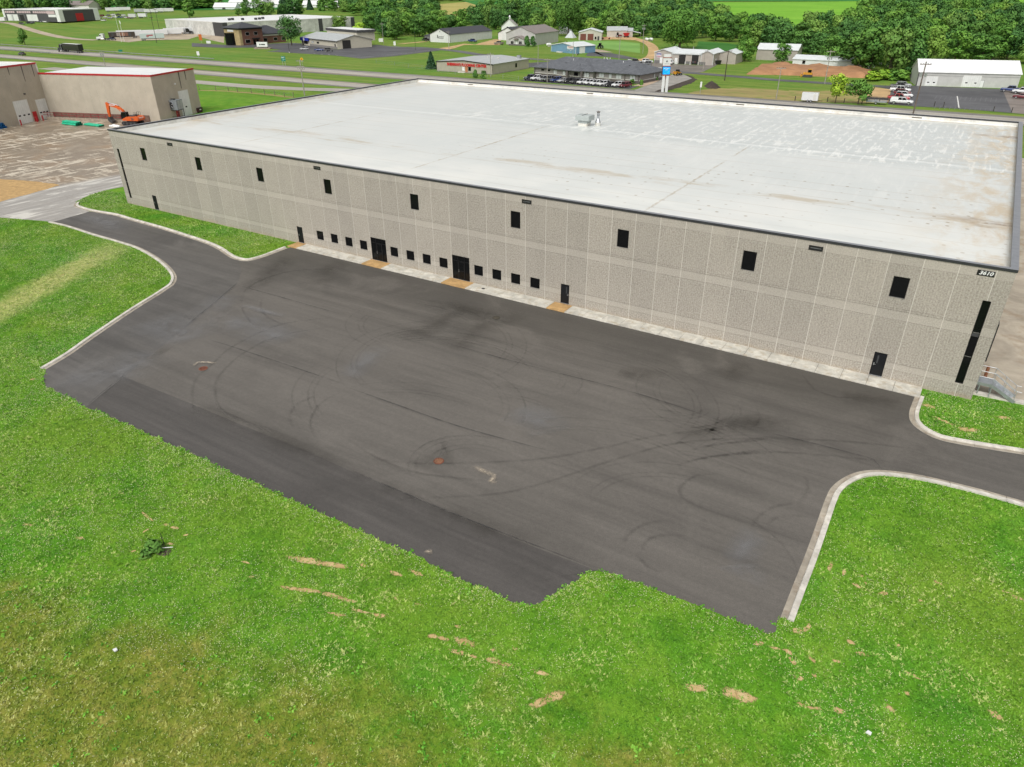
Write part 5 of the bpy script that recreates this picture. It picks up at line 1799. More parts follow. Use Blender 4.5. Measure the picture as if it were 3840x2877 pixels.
MB().box(-.85, .85, -.432, -.425, 8.1, 8.24).build('name_line', paint((.3, .31, .32), .5, .1, name='name_grey'), ps)

# ---- auto repair shop
SHOPW = siding((0.40, 0.36, 0.32), .3, 'taupe_siding')
s0, s1 = g(ZD, 735, 688), g(ZD, 1370, 716)
sang = math.atan2(s1[1] - s0[1], s1[0] - s0[0])
SWD = math.dist(s0, s1)
sh = Bld('repair_shop', 'taupe metal repair shop with two open bays and a round red-white-blue emblem', s0, sang, 'shop')
sh.gable(0, SWD * .30, 0, 15, 4.4, 5.5, SHOPW, ROOFLW, 'y', ROOFLW, .3)
sh.gable(SWD * .301, SWD * .80, .3, 15, 4.1, 5.2, SHOPW, ROOFLW, 'x', ROOFLW, .25)
sh.gable(SWD * .801, SWD, 0, 15, 4.4, 5.5, SHOPW, ROOFLW, 'y', ROOFLW, .3)
sh.gable(SWD + .01, SWD * 1.28, 9, 22, 3.9, 5.0, SHOPW, ROOFLW, 'y', None, .3)
INN = paint((0.018, 0.017, 0.016), .8, .3, name='dark_interior')
for a in (.42, .64):
    d_ = sh.door('f', SWD * a, SWD * a + 2.9, 0.05, 4.0, INN, .3, OFFW, False, 0, 'open_bay')
sh.door('f', SWD * .10, SWD * .10 + 1.0, 0, 2.2, WHITE)
sh.door('f', SWD * .355, SWD * .355 + 1.0, 0, 2.2, WHITE, .3)
sh.door('r', 4, 5, 0, 2.2, WHITE, SWD)
sh.part('skirting', MB().box(.05, SWD * .095, -.1, 0, 0, 1.2).box(SWD * .55, SWD * .63, .18, .28, 0, 1.2).box(SWD * .77, SWD * .80, .18, .28, 0, 1.2).box(SWD * .80, SWD * .88, -.1, 0, 0, 1.2), paint((.16, .155, .15), .9, .25, scale=4, name='split_stone'))
em = sh.part('emblem', MB().tube((SWD * .075, -.02, 3.2), (SWD * .075, -.08, 3.2), 1.15, 1.15, 18), paint((.55, .5, .55), .5, .1, name='emblem_white'))
for k in range(5):
    MB().box(SWD * .075 - .8 + k * .36, SWD * .075 - .65 + k * .36, -.11, -.085, 2.2 + abs(k - 2) * .16, 3.0).build('stripe', REDP, em)
MB().box(SWD * .075 - 1.0, SWD * .075 + 1.0, -.11, -.085, 3.3, 3.8).build('blue_field', paint((.05, .06, .25), .5, .1, name='emblem_blue'), em)
MB().box(SWD * .075 - .8, SWD * .075 + .8, -.13, -.111, 3.0, 3.35).build('name_line', WHITE, em)
for x in (SWD * .41, SWD * .545, SWD * .63, SWD * .765):
    sh.part('bay_bollard', MB().tube((x, -.6, 0), (x, -.6, 1.1), .12), WHITE)
sh.part('wall_pipe', MB().tube((SWD * .25, 10, 5), (SWD * .25, 10, 6.6), .1).tube((SWD * .55, 9, 5), (SWD * .55, 9, 6.2), .12), GALV)

# ---- long white sheds with dark roofs
WSH = siding((0.66, 0.67, 0.66), .3, 'white_siding')
w0, w1 = g(ZC, 388, 458), g(ZC, 620, 466)
wd = math.dist(w0, w1)
ws = Bld('white_pole_shed', 'long white metal pole shed with black gable roof and small black logo', w0, R(-2), 'shed')
ws.gable(0, wd, 0, 42, 4.3, 7.2, WSH, ROOFDK, 'y', BLACK, .3)
lg = ws.part('logo', MB().box(5.6, 6.2, -.06, -.02, 2.9, 3.9).box(5.3, 6.5, -.06, -.02, 2.55, 2.85), DKGREY)
for k in range(5):
    ws.part('logo_bar', MB().box(6.8 + k * .75, 7.3 + k * .75, -.06, -.02, 2.75 + (k % 2) * .1, 3.2), DKGREY)
ws.part('logo_line', MB().box(5.6, 10.2, -.06, -.02, 2.15, 2.4), DKGREY)
ws.part('wall_vent', MB().box(7.4, 7.9, -.08, 0, 5.5, 6.0), DKGREY)
ws.gable(wd + 11, wd + 25, 33, 62, 4.0, 7.0, WSH, ROOFDK, 'y', BLACK, .3)
ws.gable(-11, -.2, 8, 20, 2.6, 3.3, siding((.2, .2, .2), .3, 'grey_lean_to'), ROOFDK, 'x', None, .3)

# ---- grey barn with a small front office
GB = siding((0.46, 0.45, 0.43), .3, 'light_grey_siding')
RBRN = siding((0.22, 0.19, 0.175), .4, 'brown_grey_roof')
b0 = g(ZC, 1157, 492)
gb = Bld('grey_machine_shed', 'big light grey metal shed with a small gabled office at its front', b0, R(2), 'shed')
gb.gable(0, 18.5, 6, 34, 5.8, 9.0, GB, RBRN, 'y', None, .35)
gb.gable(5.2, 15, 0, 6.3, 3.0, 4.6, GB, RBRN, 'y', None, .3)
gb.part('skirting', MB().box(5.1, 15.1, -.1, 0, -.1, .7), GRBRK)
gb.part('porch_roof', MB().side([(8.8, 3.1), (11.4, 3.1), (11.4, 3.4), (8.8, 3.4)], -1.2, 0), RBRN)
gb.part('porch_gable', MB().side([(8.8, 3.4), (11.4, 3.4), (10.1, 4.2)], -.9, -.3), RBRN)
gb.door('f', 9.65, 10.6, 0, 2.2, WHITE)
for x in (6.6, 7.5, 11.8, 12.7):
    gb.win('f', x, x + .6, .9, 2.1, 0, BLACK)

# ---- old white barn with cupola
ba = Bld('white_barn', 'old white timber barn with pale roof and a cupola beyond the grey shed', g(ZC, 1165, 352), R(28), 'barn')
ba.gable(0, 10.5, 0, 17, 3.8, 8.2, WHITE, siding((.44, .42, .39), .4, 'weathered_tin_roof'), 'y', None, .5)
ba.part('cupola', MB().box(4.8, 5.7, 7, 7.9, 8, 9.3).loft([[(4.6, 6.8, 9.3), (5.9, 6.8, 9.3), (5.9, 8.1, 9.3), (4.6, 8.1, 9.3)], [(5.2, 7.4, 10.4), (5.3, 7.4, 10.4), (5.3, 7.5, 10.4), (5.2, 7.5, 10.4)]]), WHITE)
for x in (3.6, 5.8):
    ba.win('f', x, x + 1.1, 2.4, 3.5, 0, WHITE)

# ---- small blue building
bl0, bl1 = g(ZC, 1705, 562), g(ZC, 1972, 588)
bw = math.dist(bl0, bl1)
bb = Bld('blue_shed', 'small light blue metal building with white roof and white signboard', bl0, math.atan2(bl1[1] - bl0[1], bl1[0] - bl0[0]), 'shed')
BLU = siding((0.16, 0.30, 0.42), .3, 'blue_siding')
bb.gable(0, bw, 0, 13, 3.1, 4.4, BLU, ROOFLW, 'y', WHITE, .3)
sg = bb.part('signboard', MB().box(bw * .66, bw * .92, -.1, -.02, 1.9, 3.2), WHITE)
MB().box(bw * .68, bw * .9, -.12, -.101, 2.75, 2.95).box(bw * .72, bw * .87, -.12, -.101, 2.35, 2.5).build('sign_line', REDP, sg)
bb.part('gas_pipe', MB().bar((bw * .68, -.15, 1.1), (bw * .68, -.15, 1.5), .1).bar((bw * .68, -.15, 1.5), (bw * .86, -.15, 1.5), .1).bar((bw * .8, -.15, .9), (bw * .8, -.15, 1.5), .1), WHITE)
bb.door('r', 2.5, 6, .05, 2.9, OHD, bw, OFFW, False, 0, 'overhead_door')
bb.part('pallet', MB().box(bw * .32, bw * .52, -1.6, -.6, .02, .5), OFFW)
for xx in (4.5, 8.5):
    bb.part('roof_vent', MB().tube((bw * xx / 17, 5, 3.6), (bw * xx / 17, 5, 4.6), .12), GALV)

# ---- tan shed with two brown doors, farm sheds behind
TAN2 = siding((0.50, 0.47, 0.41), .3, 'cream_siding')
t0, t1 = g(ZC, 2004, 440), g(ZD, 160, 441)
tw = math.dist(t0, t1)
tn = Bld('cream_garage', 'cream metal garage with two brown overhead doors behind the hay field', t0, math.atan2(t1[1] - t0[1], t1[0] - t0[0]), 'garage')
tn.gable(0, tw, 0, 14, 4.2, 6.0, TAN2, ROOFLW, 'y', None, .4)
BRD = siding((0.17, 0.055, 0.04), .6, 'brown_door')
for a in (.07, .39):
    tn.door('f', tw * a, tw * a + tw * .26, .03, 3.5, BRD, 0, OFFW, False, 0, 'overhead_door')
tn.win('f', tw * .71, tw * .71 + .9, .6, 1.9)
tn.door('f', tw * .83, tw * .83 + .9, 0, 2.1, DKGREY)
f0, f1 = g(ZD, 220, 408), g(ZD, 500, 408)
fw_ = math.dist(f0, f1)
fs = Bld('farm_shed', 'long white farm shed with grey roof and open lean-to below the woods', f0, math.atan2(f1[1] - f0[1], f1[0] - f0[0]), 'shed')
fs.gable(0, fw_ * .78, 0, 9, 3.8, 5.8, TAN2, ROOFG, 'x', None, .3)
fs.gable(fw_ * .781, fw_, 1, 8, 3.4, 5.0, TAN2, ROOFG, 'x', None, .3)
fs.part('lean_to_roof', MB().side([(fw_, 3.2), (fw_ + 5, 2.2), (fw_ + 5, 2.35), (fw_, 3.35)], 0, 7), ROOFLW)
fs.part('lean_to_post', MB().box(fw_ + 4.7, fw_ + 4.9, .1, .3, 0, 2.2), WOODP)
fs.part('slit_door', MB().box(fw_ * .4, fw_ * .43, -.05, 0, 0, 3), BLACK)
ten = Bld('grey_tent_roof', 'low grey tin-roofed shed half hidden by trees and bushes', g(ZC, 1720, 370), R(10), 'shed')
ten.gable(0, 12, 0, 8, 1.2, 5.0, siding((.3, .3, .3), .3, 'grey_tin'), ROOFG, 'y', None, .3)
tp = empty('canvas_tent', 'pale pointed canvas tent beside the big tree behind the garage', 'tent', (*g(ZC, 1920, 412), 0))
MB().loft([[(-3, -2.5, 0), (3, -2.5, 0), (3, 2.5, 0), (-3, 2.5, 0)], [(-.1, -.1, 4), (.1, -.1, 4), (.1, .1, 4), (-.1, .1, 4)]]).build('canvas', paint((.5, .52, .53), .8, .1, name='canvas'), tp)
MB().tube((0, 0, 3.9), (0, 0, 4.4), .06).build('pole', WOODP, tp)

# ---- tan shed and low white roofs beyond the dirt mound
q0, q1 = g(ZD, 1842, 652), g(ZE, 110, 520)
ts = Bld('tan_pole_shed', 'tan metal pole shed with pale grey roof between two trees', g(ZD, 1842, 652), R(4), 'shed')
ts.gable(0, 17, 0, 12, 4.2, 6.2, SHOPW, ROOFLW, 'x', None, .3)
ts.door('r', 2, 5, .05, 3, OHD, 17, OFFW, False, 0, 'overhead_door')
for a, ln, lab in (((165, 575), 14, 'low white-roofed shed beyond the brown dirt mound'),):
    p = g(ZE, *a)
    lw = Bld('low_white_shed', lab, p, R(-3), 'shed')
    lw.gable(0, 30, 0, 9, 2.3, 3.6, WSH, ROOFLW, 'x', None, .3)
    lw.win('f', 4, 5, .8, 1.8)
p = g(ZE, 930, 575)
hs_ = Bld('white_cottage', 'small white building half hidden by bushes and trees beyond the mound', p, R(5), 'house')
hs_.gable(0, 8, 0, 6, 2.6, 4.6, WHITE, ROOFLW, 'x', None, .3)
hs_.win('f', 2, 3, .9, 1.9)

# ---- white shed on the right
e0, e1 = g(ZE, 1258, 757), g(ZE, 2150, 783)
ew = math.dist(e0, e1)
rs_ = Bld('white_metal_shed', 'large off-white metal shed with white roof and two overhead doors by the asphalt lot', e0, math.atan2(e1[1] - e0[1], e1[0] - e0[0]), 'shed')
ES = siding((0.50, 0.50, 0.48), .3, 'ivory_siding')
rs_.gable(0, ew, 0, 14, 4.2, 7.4, ES, ROOFW, 'x', None, .3)
rs_.part('eave_band', MB().box(0, ew, -.06, 0, 3.15, 3.3), paint((.33, .33, .32), .6, .1, name='band_grey'))
rs_.door('f', ew * .085, ew * .085 + 3.4, .03, 2.9, OHD, 0, OFFW, False, 2, 'overhead_door')
rs_.door('f', ew * .45, ew * .45 + 5.2, .03, 3.4, OHD, 0, OFFW, False, 2, 'overhead_door')
rs_.door('f', ew * .63, ew * .63 + 1.0, 0, 2.1, WHITE, 0, DKGREY)
rs_.part('corner_trim', MB().box(-.1, .15, -.1, .1, 0, 4.1), DKGREY)

# ---- bank, cream shop, big white factory
BRICK = concrete_mat('red_brown_brick', (0.17, 0.085, 0.06), (0.12, 0.065, 0.05), s=2.0)
STONE = concrete_mat('tan_stone', (0.42, 0.33, 0.17), (0.34, 0.27, 0.15), s=1.0)
bk0 = np.array(g(ZB, 480, 498))
bk1 = np.array(g(ZB, 1000, 460))
bang = math.atan2(bk1[1] - bk0[1], bk1[0] - bk0[0])
BL = float(np.linalg.norm(bk1 - bk0))
bk = Bld('bank_building', 'red brick bank with dark hipped metal roofs, tan stone tower and tall glass bay', tuple(bk0), bang, 'bank')
bk.part('wall', MB().box(0, 15, .02, 15, -.3, 8.6), BRICK)
bk.hip(0, 15, 0, 15, 8.9, 11.6, ROOFDK, 1.2)
bk.part('cornice', MB().box(-.15, 15.15, -.15, 15.15, 8.0, 8.7), BLACK)
bk.part('stone_pier', MB().box(-.2, 1.5, -.12, 6, 0, 8.0), STONE)
bk.part('stone_pier', MB().box(-.3, .3, 3.5, 15, 0, 8.0), STONE)
bk.part('glass_bay', MB().tube((-.2, 8.5, .3), (-.2, 8.5, 6.4), 3.6, 3.6, 20), GLASS)
bk.part('sign_band', MB().box(-.5, -.3, 5, 11, 6.9, 7.9), WHITE)
for x in (4, 9.4):
    bk.win('f', x, x + 2.2, 5.0, 6.6, 0, OFFW)
bk.win('f', 3.2, 6.2, 1.1, 2.8, 0, OFFW)
bk.door('f', 8.2, 9.6, 0, 2.5, GLASS, 0, BLACK, False)
bk.door('f', 10.3, 11.7, 0, 2.5, GLASS, 0, BLACK, False)
bk.part('entrance_canopy', MB().box(7.6, 12.2, -1.4, 0, 3.0, 3.5), BLACK)
bk.part('wall', MB().box(15.02, BL, 3, 17, -.3, 4.2), BRICK)
bk.part('frieze', MB().box(15.02, BL + .1, 2.9, 17.1, 3.9, 4.6), OFFW)
bk.part('lower_cornice', MB().box(15.02, BL + .25, 2.7, 17.3, 4.6, 5.1), BLACK)
bk.hip(15.6, BL, 3, 17, 5.1, 9.2, ROOFDK, .9)
for x in (17, 24, 29.5, 35):
    if x + 2.5 < BL:
        bk.win('f', x, x + 2.4, 1.2, 2.8, 3.0, OFFW)

c0, c1 = np.array(g(ZB, 1140, 490)), np.array(g(ZB, 1530, 537))
cl_ = float(np.linalg.norm(c1 - c0))
CREAM = paint((0.46, 0.43, 0.35), .8, .05, name='cream_stucco')
cr = Bld('cream_shop', 'cream stucco shop with grey metal roof, blue awning and a raised dark-edged block', tuple(c0), math.atan2(c1[1] - c0[1], c1[0] - c0[0]), 'shop')
cr.gable(0, cl_, 0, 21, 3.9, 6.3, CREAM, ROOFG, 'x', DKGREY, .5)
cr.part('upper_block', MB().box(cl_ * .12, cl_ * .93, 14, 25, 3, 7.8), CREAM)
cr.part('upper_fascia', MB().box(cl_ * .10, cl_ * .95, 13.8, 25.2, 7.2, 8.4), DKGREY)
cr.part('upper_roof', MB().box(cl_ * .11, cl_ * .94, 14, 25, 8.4, 8.5), ROOFW)
cr.part('skirting', MB().box(cl_ * .25, cl_, -.12, 0, 0, 1.1), paint((.2, .19, .18), .9, .2, scale=3, name='grey_stone'))
aw = cr.part('awning', MB().side([(0.2, 2.5), (cl_ * .24, 2.5), (cl_ * .24, 4.0), (.2, 4.0)], -.9, -.02), paint((.015, .03, .30), .6, .1, name='awning_blue'))
MB().tube((cl_ * .12, -.92, 3.2), (cl_ * .12, -.95, 3.2), .85, .85, 14).build('badge', WHITE, aw)
cr.door('f', 1.2, 2.4, 0, 2.3, GLASS, 0, BLACK, False)
cr.win('f', 3.5, 8, .9, 2.4, 0, BLACK)
cr.win('f', cl_ * .30, cl_ * .36, 1.7, 2.5, 0, DKGREY, BLIND)
cr.win('f', cl_ * .45, cl_ * .51, 1.7, 2.5, 0, DKGREY)
cr.door('f', cl_ * .93, cl_ * .96, 0, 2.3, DKGREY)
cr.door('r', 3.2, 8.0, .03, 4.0, INN, cl_, DKGREY, False, 0, 'open_bay')

m0, m1 = np.array([-331.0, 281.2]), np.array([-309.8, 384.0])
FACW = concrete_mat('white_precast', (0.55, 0.55, 0.52), (0.48, 0.47, 0.44), s=0.3)
fac = Bld('white_factory', 'very large white precast factory with dark corner panels behind the bank', tuple(m0), math.atan2(m1[1] - m0[1], m1[0] - m0[0]), 'factory')
FL_ = float(np.linalg.norm(m1 - m0))
fac.flat(0, FL_, 0, 90, 8.2, FACW, ROOFW, OFFW)
for x in (-.15, FL_ * .7, FL_ - 3.2):
    fac.part('dark_panel', MB().box(x, x + 3.3, -.12, 0, 0, 8.3), DKGREY)
fac.part('dark_panel', MB().box(-.12, 0, .1, 14, 0, 8.3), DKGREY)
for k in range(10):
    x = FL_ * .08 + k * FL_ * .09
    fac.part('panel_joint', MB().box(x, x + .15, -.05, 0, 0, 8.1), paint((.36, .36, .34), .8, .1, name='joint_grey'))
for x, y in ((20, 30), (24, 33), (28, 26), (36, 22), (40, 24), (46, 30)):
    fac.part('roof_unit', MB().box(x, x + 1.6, y, y + 1.6, 8.2, 9.6), DKGREY)

# ---- far truck shop on the left
d0, d1, d2 = np.array(g(ZA, 60, 226)), np.array(g(ZA, 672, 257)), np.array(g(ZA, 950, 257))
trk = Bld('truck_shop', 'long dark grey truck repair shop with white corners and white roof on the hill', tuple(d0), math.atan2(d1[1] - d0[1], d1[0] - d0[0]), 'shop')
TL = float(np.linalg.norm(d1 - d0))
TW = float(np.linalg.norm(d2 - d1))
SLATE = siding((0.075, 0.075, 0.08), .5, 'slate_siding')
trk.flat(0, TL, 0, max(TW, 40), 9.0, SLATE, ROOFW, WHITE, 1.2, .5)
trk.part('corner_panel', MB().box(TL - 4, TL + .2, -.25, 4, -.2, 9.2), WHITE)
trk.part('corner_panel', MB().box(-.2, 2.2, -.25, 1, -.2, 9.2), WHITE)
trk.part('corner_panel', MB().box(TL - 3, TL + .25, max(TW, 40) - 5, max(TW, 40), -.2, 9.2), WHITE)
for a, w in ((.06, 8), (.145, 8), (.29, 6), (.42, 7), (.51, 7)):
    trk.door('f', TL * a, TL * a + w, .05, 5.2, OHD if a != .29 else INN, 0, OFFW, False, 0, 'overhead_door')
PINK = paint((.52, .40, .41), .6, .1, name='faded_red_lettering')
for x0, n in ((.04, 9), (.33, 14)):
    for k in range(n):
        if k not in (5,):
            trk.part('lettering', MB().box(TL * x0 + k * 2.7, TL * x0 + k * 2.7 + 2.1, -.2, -.02, 6.3, 7.9), PINK)
lb = trk.part('logo_board', MB().box(TL * .80, TL * .93, -.25, -.02, 5.8, 8.1), PINK)
MB().box(TL * .81, TL * .94, -.3, -.02, 3.4, 5.4).build('logo_board', WHITE, lb)
trk.part('red_door', MB().box(TL + .01, TL + .3, max(TW, 40) * .40, max(TW, 40) * .58, 0, 6), REDP)
# white house behind it and far farm roofs
for z, a, ln, dp, hh, lab in ((ZA, (670, 112), 34, 22, 5, 'wide house with shallow brown-grey roof behind the truck shop'), (ZB, (355, 92), 40, 16, 6.5, 'long white farm barn with bright white roof far beyond the factory'),
                              (ZB, (180, 104), 26, 12, 2.5, 'low white farm shed left of the long white barn'), (ZB, (770, 86), 30, 14, 4, 'white shed half hidden by the dark tree clump on the hill'),
                              (ZB, (1150, 82), 44, 12, 3, 'long low white shed on the green hill above the factory'), (ZB, (900, 90), 18, 10, 4, 'small white shed between dark trees on the hill')):
    p = g(z, *a)
    hb = Bld('farm_building', lab, p, R(25), 'farm building')
    hb.gable(0, ln, 0, dp, hh, hh + 4, WHITE if 'brown' not in lab else OFFW, RBRN if 'brown' in lab else ROOFW, 'x', None, .6)
    hb.door('f', ln * .4, ln * .4 + 3.5, 0, 2.4, DKGREY, 0, None, False)

# ================================================================== VEHICLES
CARW = {}
def wheel_mesh(r, w):
    k = (r, w)
    if k not in CARW:
        ty = MB().tube((0, -w / 2, 0), (0, w / 2, 0), r, r, 14)
        rim = MB().tube((0, -w / 2 - .01, 0), (0, w / 2 + .01, 0), r * .62, r * .62, 10)
        CARW[k] = (ty.mesh('tyre', RUBBER), rim.mesh('rim', CHROME))
    return CARW[k]

_carpaint = {}
def carpaint(rgb):
    if rgb not in _carpaint:
        t = T('car_paint')
        t.fin(t.ramp(t.noise(t.obj, 2.0, 3, .5), [(.3, tuple(c * .93 for c in rgb)), (.7, rgb)]), .28, 0, .5)
        t.put(t.b.inputs['Coat Weight'], .5)
        _carpaint[rgb] = t.mat
    return _carpaint[rgb]

def sect(x, w, zb, zt, tum=.9):
    zm = zb + (zt - zb) * .62
    return [(x, -w * .92, zb), (x, w * .92, zb), (x, w, zb + .18), (x, w, zm), (x, w * tum, zt), (x, -w * tum, zt), (x, -w, zm), (x, -w, zb + .18)]

#        body stations (x, half width, bottom, top), greenhouse (x0, x1 base, x0, x1 roof, z0, z1), wheelbase xs, wheel r
CARS = {
    'suv': dict(b=[(-2.35, .80, .45, .85), (-2.25, .90, .35, 1.08), (-1.2, .95, .32, 1.12), (.6, .95, .32, 1.08), (1.0, .94, .32, 1.04), (1.9, .90, .35, .98), (2.3, .78, .42, .80)],
                gh=[(-2.2, 1.05, -1.95, .35, 1.06, 1.70)], w=(-1.42, 1.45), r=.37),
    'sedan': dict(b=[(-2.4, .76, .45, .82), (-2.25, .86, .32, .98), (-1.2, .92, .28, 1.0), (.6, .92, .28, .98), (1.1, .91, .28, .94), (2.0, .86, .32, .84), (2.4, .72, .40, .68)],
                  gh=[(-1.75, 1.1, -1.0, .25, .96, 1.44)], w=(-1.4, 1.45), r=.33),
    'pickup': dict(b=[(-2.9, .90, .55, 1.08), (-2.85, .97, .5, 1.15), (-.9, .98, .48, 1.16), (.9, .98, .48, 1.18), (1.3, .97, .48, 1.18), (2.5, .94, .5, 1.10), (2.9, .82, .55, .95)],
                   gh=[(-1.0, 1.35, -.9, .75, 1.15, 1.88)], w=(-1.85, 1.9), r=.42, bed=(-2.75, -1.05)),
    'jeep': dict(b=[(-1.95, .72, .6, 1.15), (-1.9, .80, .55, 1.2), (0, .80, .5, 1.2), (.7, .80, .5, 1.18), (.8, .72, .55, 1.12), (1.9, .66, .6, 1.05), (1.95, .6, .65, 1.0)],
                 gh=[(-1.85, .8, -1.8, .6, 1.18, 1.85)], w=(-1.25, 1.3), r=.43),
}
_carmesh = {}
def car_meshes(kind):
    if kind in _carmesh:
        return _carmesh[kind]
    c = CARS[kind]
    out = {}
    mb = MB().loft([sect(*s) for s in c['b']], 0)
    if 'bed' in c:
        a, b = c['bed']
        mb.face([(a, -.8, 1.19), (b, -.8, 1.19), (b, .8, 1.19), (a, .8, 1.19)], 1)
        for y in (-.9, .86):
            mb.box(a - .08, b + .05, y, y + .06, 1.1, 1.26)
        mb.box(a - .1, a, -.88, .88, 1.1, 1.26)
    out['body'] = mb.mesh('body', [WHITE, BLACK], True if kind == 'sedan' else False)
    x0, x1, r0, r1, z0, z1 = c['gh'][0]
    wb = [s[1] for s in c['b']][2] * .90
    wt = wb * .80
    gl_ = MB().loft([[(x0, -wb, z0), (x1, -wb, z0), (x1, wb, z0), (x0, wb, z0)], [(r0, -wt, z1 - .05), (r1, -wt, z1 - .05), (r1, wt, z1 - .05), (r0, wt, z1 - .05)]])
    out['windows'] = gl_.mesh('windows', GLASS)
    rf_ = MB().loft([[(r0 - .03, -wt - .02, z1 - .06), (r1 + .03, -wt - .02, z1 - .06), (r1 + .03, wt + .02, z1 - .06), (r0 - .03, wt + .02, z1 - .06)],
                     [(r0 + .1, -wt + .08, z1), (r1 - .1, -wt + .08, z1), (r1 - .1, wt - .08, z1), (r0 + .1, wt - .08, z1)]])
    for sx, ex in ((x0, r0), (x1, r1), ((x0 + x1) / 2 - .1, (r0 + r1) / 2)):
        for sg in (-1, 1):
            rf_.bar((sx, sg * (wb + .005), z0), (ex, sg * (wt + .005), z1 - .05), .09, .05)
    out['roof'] = rf_.mesh('roof', WHITE)
    xf, wf, _, zf = c['b'][-1]
    xr, wr, _, zr = c['b'][0]
    out['headlight'] = MB().box(xf - .1, xf + .03, -.17, .17, zf - .2, zf - .04).mesh('headlight', LAMP_W)
    out['taillight'] = MB().box(xr - .03, xr + .08, -.09, .09, zr - .16, zr + .06).mesh('taillight', LAMP_R)
    out['grille'] = MB().box(xf - .1, xf + .025, -wf * .5, wf * .5, zf - .42, zf - .22).mesh('grille', BLACK)
    _carmesh[kind] = out
    return out

def car(kind, p, rz, rgb, label, cat='car', group=None, name=None, sc=1.0, cap=None):
    c = CARS[kind]
    ms = car_meshes(kind)
    e = empty(name or {'suv': 'parked_suv', 'sedan': 'parked_car', 'pickup': 'pickup_truck', 'jeep': 'off_road_car'}[kind], label, cat, (p[0], p[1], float(hfun(p[0], p[1])) + .05), rz, group, sc)
    cp = carpaint(rgb)
    for nm in ('body', 'roof'):
        o = link(nm, ms[nm], e)
        o.material_slots[0].link = 'OBJECT'
        o.material_slots[0].material = cp
    link('windows', ms['windows'], e)
    link('grille', ms['grille'], e)
    wf, wr = c['b'][-1][1] * .72, c['b'][0][1] * .86
    for sg in (-1, 1):
        o = link('headlight', ms['headlight'], e)
        o.location = (0, sg * wf, 0)
        o = link('taillight', ms['taillight'], e)
        o.location = (0, sg * wr, 0)
        for x in c['w']:
            ty, rm = wheel_mesh(c['r'], .24)
            o = link('wheel', ty, e)
            o.location = (x, sg * (c['b'][2][1] - .12), c['r'])
            link('rim', rm, o)
    if cap:
        MB().loft([[(-2.85, -.9, 1.2), (-1.0, -.9, 1.2), (-1.0, .9, 1.2), (-2.85, .9, 1.2)], [(-2.7, -.74, 1.85), (-1.0, -.76, 1.86), (-1.0, .76, 1.86), (-2.7, .74, 1.85)]]).build('bed_cap', cp, e)
    return e

WHT, SIL, BLK, GRY, RED, BLUE, DKB, CHR, MAR, TANC = (.70, .71, .71), (.36, .37, .38), (.012, .012, .013), (.10, .105, .11), (.40, .012, .015), (.015, .04, .16), (.012, .02, .05), (.045, .047, .05), (.14, .008, .016), (.22, .19, .16)

# row in front of the grey office, nose to the road
row = [('pickup', DKB, 'dark blue-grey pickup, first in the row outside the grey office'), ('pickup', WHT, 'white pickup parked between dark pickup and silver SUV by office'),
       ('suv', SIL, 'silver SUV parked beside the white pickup at the grey office'), ('pickup', GRY, 'grey pickup between the silver SUV and the blue SUV'),
       ('suv', BLUE, 'dark blue SUV between grey pickup and silver sedan'), ('sedan', SIL, 'silver sedan between the blue SUV and black SUV'),
       ('suv', BLK, 'black SUV beside the silver sedan outside office'), ('suv', CHR, 'charcoal SUV between black SUV and first of the white SUVs'),
       ('suv', WHT, 'white SUV next to the charcoal SUV outside office porch'), ('suv', WHT, 'second white SUV counted from the charcoal SUV at office'),
       ('suv', WHT, 'third white SUV counted from the charcoal SUV at office'), ('suv', WHT, 'white SUV next to the black car at the office row end'),
       ('sedan', BLK, 'black car between two white SUVs at the office row end'), ('suv', WHT, 'white SUV beside the maroon SUV at the office'),
       ('suv', MAR, 'maroon SUV, last in the row outside the grey office')]
ra, rb = np.array(g(ZC, 1492, 872)), np.array(g(ZD, 418, 955))
for k, (kind, rgb, lab) in enumerate(row):
    p = ra + (rb - ra) * k / (len(row) - 1)
    car(kind, p + np.array([0, random.uniform(-.3, .3)]), R(-112) + random.uniform(-.05, .05), rgb, lab, 'pickup' if kind == 'pickup' else 'car', sc=1.0)
sheet('office_parking', [tuple(ra + np.array([-3, -3.4])), tuple(rb + np.array([3, -3.4])), tuple(rb + np.array([3, 4.5])), tuple(ra + np.array([-3, 4.5]))], 0.04, ASPH_FAR)

car('pickup', g(ZC, 850, 462), R(-8), BLUE, 'blue pickup parked beside the long white pole shed', 'pickup')
car('pickup', g(ZC, 335, 448), R(160), BLK, 'black pickup parked beside the dark lean-to of the pole shed', 'pickup')
car('pickup', g(ZC, 1135, 488), R(178), TANC, 'grey-tan pickup parked beside the small gabled office', 'pickup')
car('pickup', g(ZC, 2080, 566), R(180), RED, 'bright red pickup parked beside the blue shed', 'pickup')
car('pickup', g(ZD, 525, 700), R(15), BLK, 'jacked-up black pickup on the repair shop yard', 'pickup', sc=1.08)
car('sedan', g(ZD, 475, 692), R(30), WHT, 'white car half hidden behind the black pickup', 'car')
car('suv', g(ZD, 662, 690), R(10), WHT, 'white SUV parked behind the grey off-roader at the repair shop', 'car')
car('jeep', g(ZD, 655, 720), R(205), GRY, 'grey boxy off-roader parked in front of white SUV', 'car')
car('pickup', g(ZD, 785, 798), R(195), WHT, 'white pickup parked behind the pylon sign', 'pickup')
car('sedan', g(ZD, 805, 848), R(185), RED, 'red car parked beside the grey office, below the white pickup', 'car')
car('pickup', g(ZD, 1185, 700), R(90), CHR, 'dark pickup standing inside the repair bay doorway', 'pickup')
car('suv', g(ZD, 920, 700), R(100), WHT, 'white van standing by the repair shop side door', 'van')
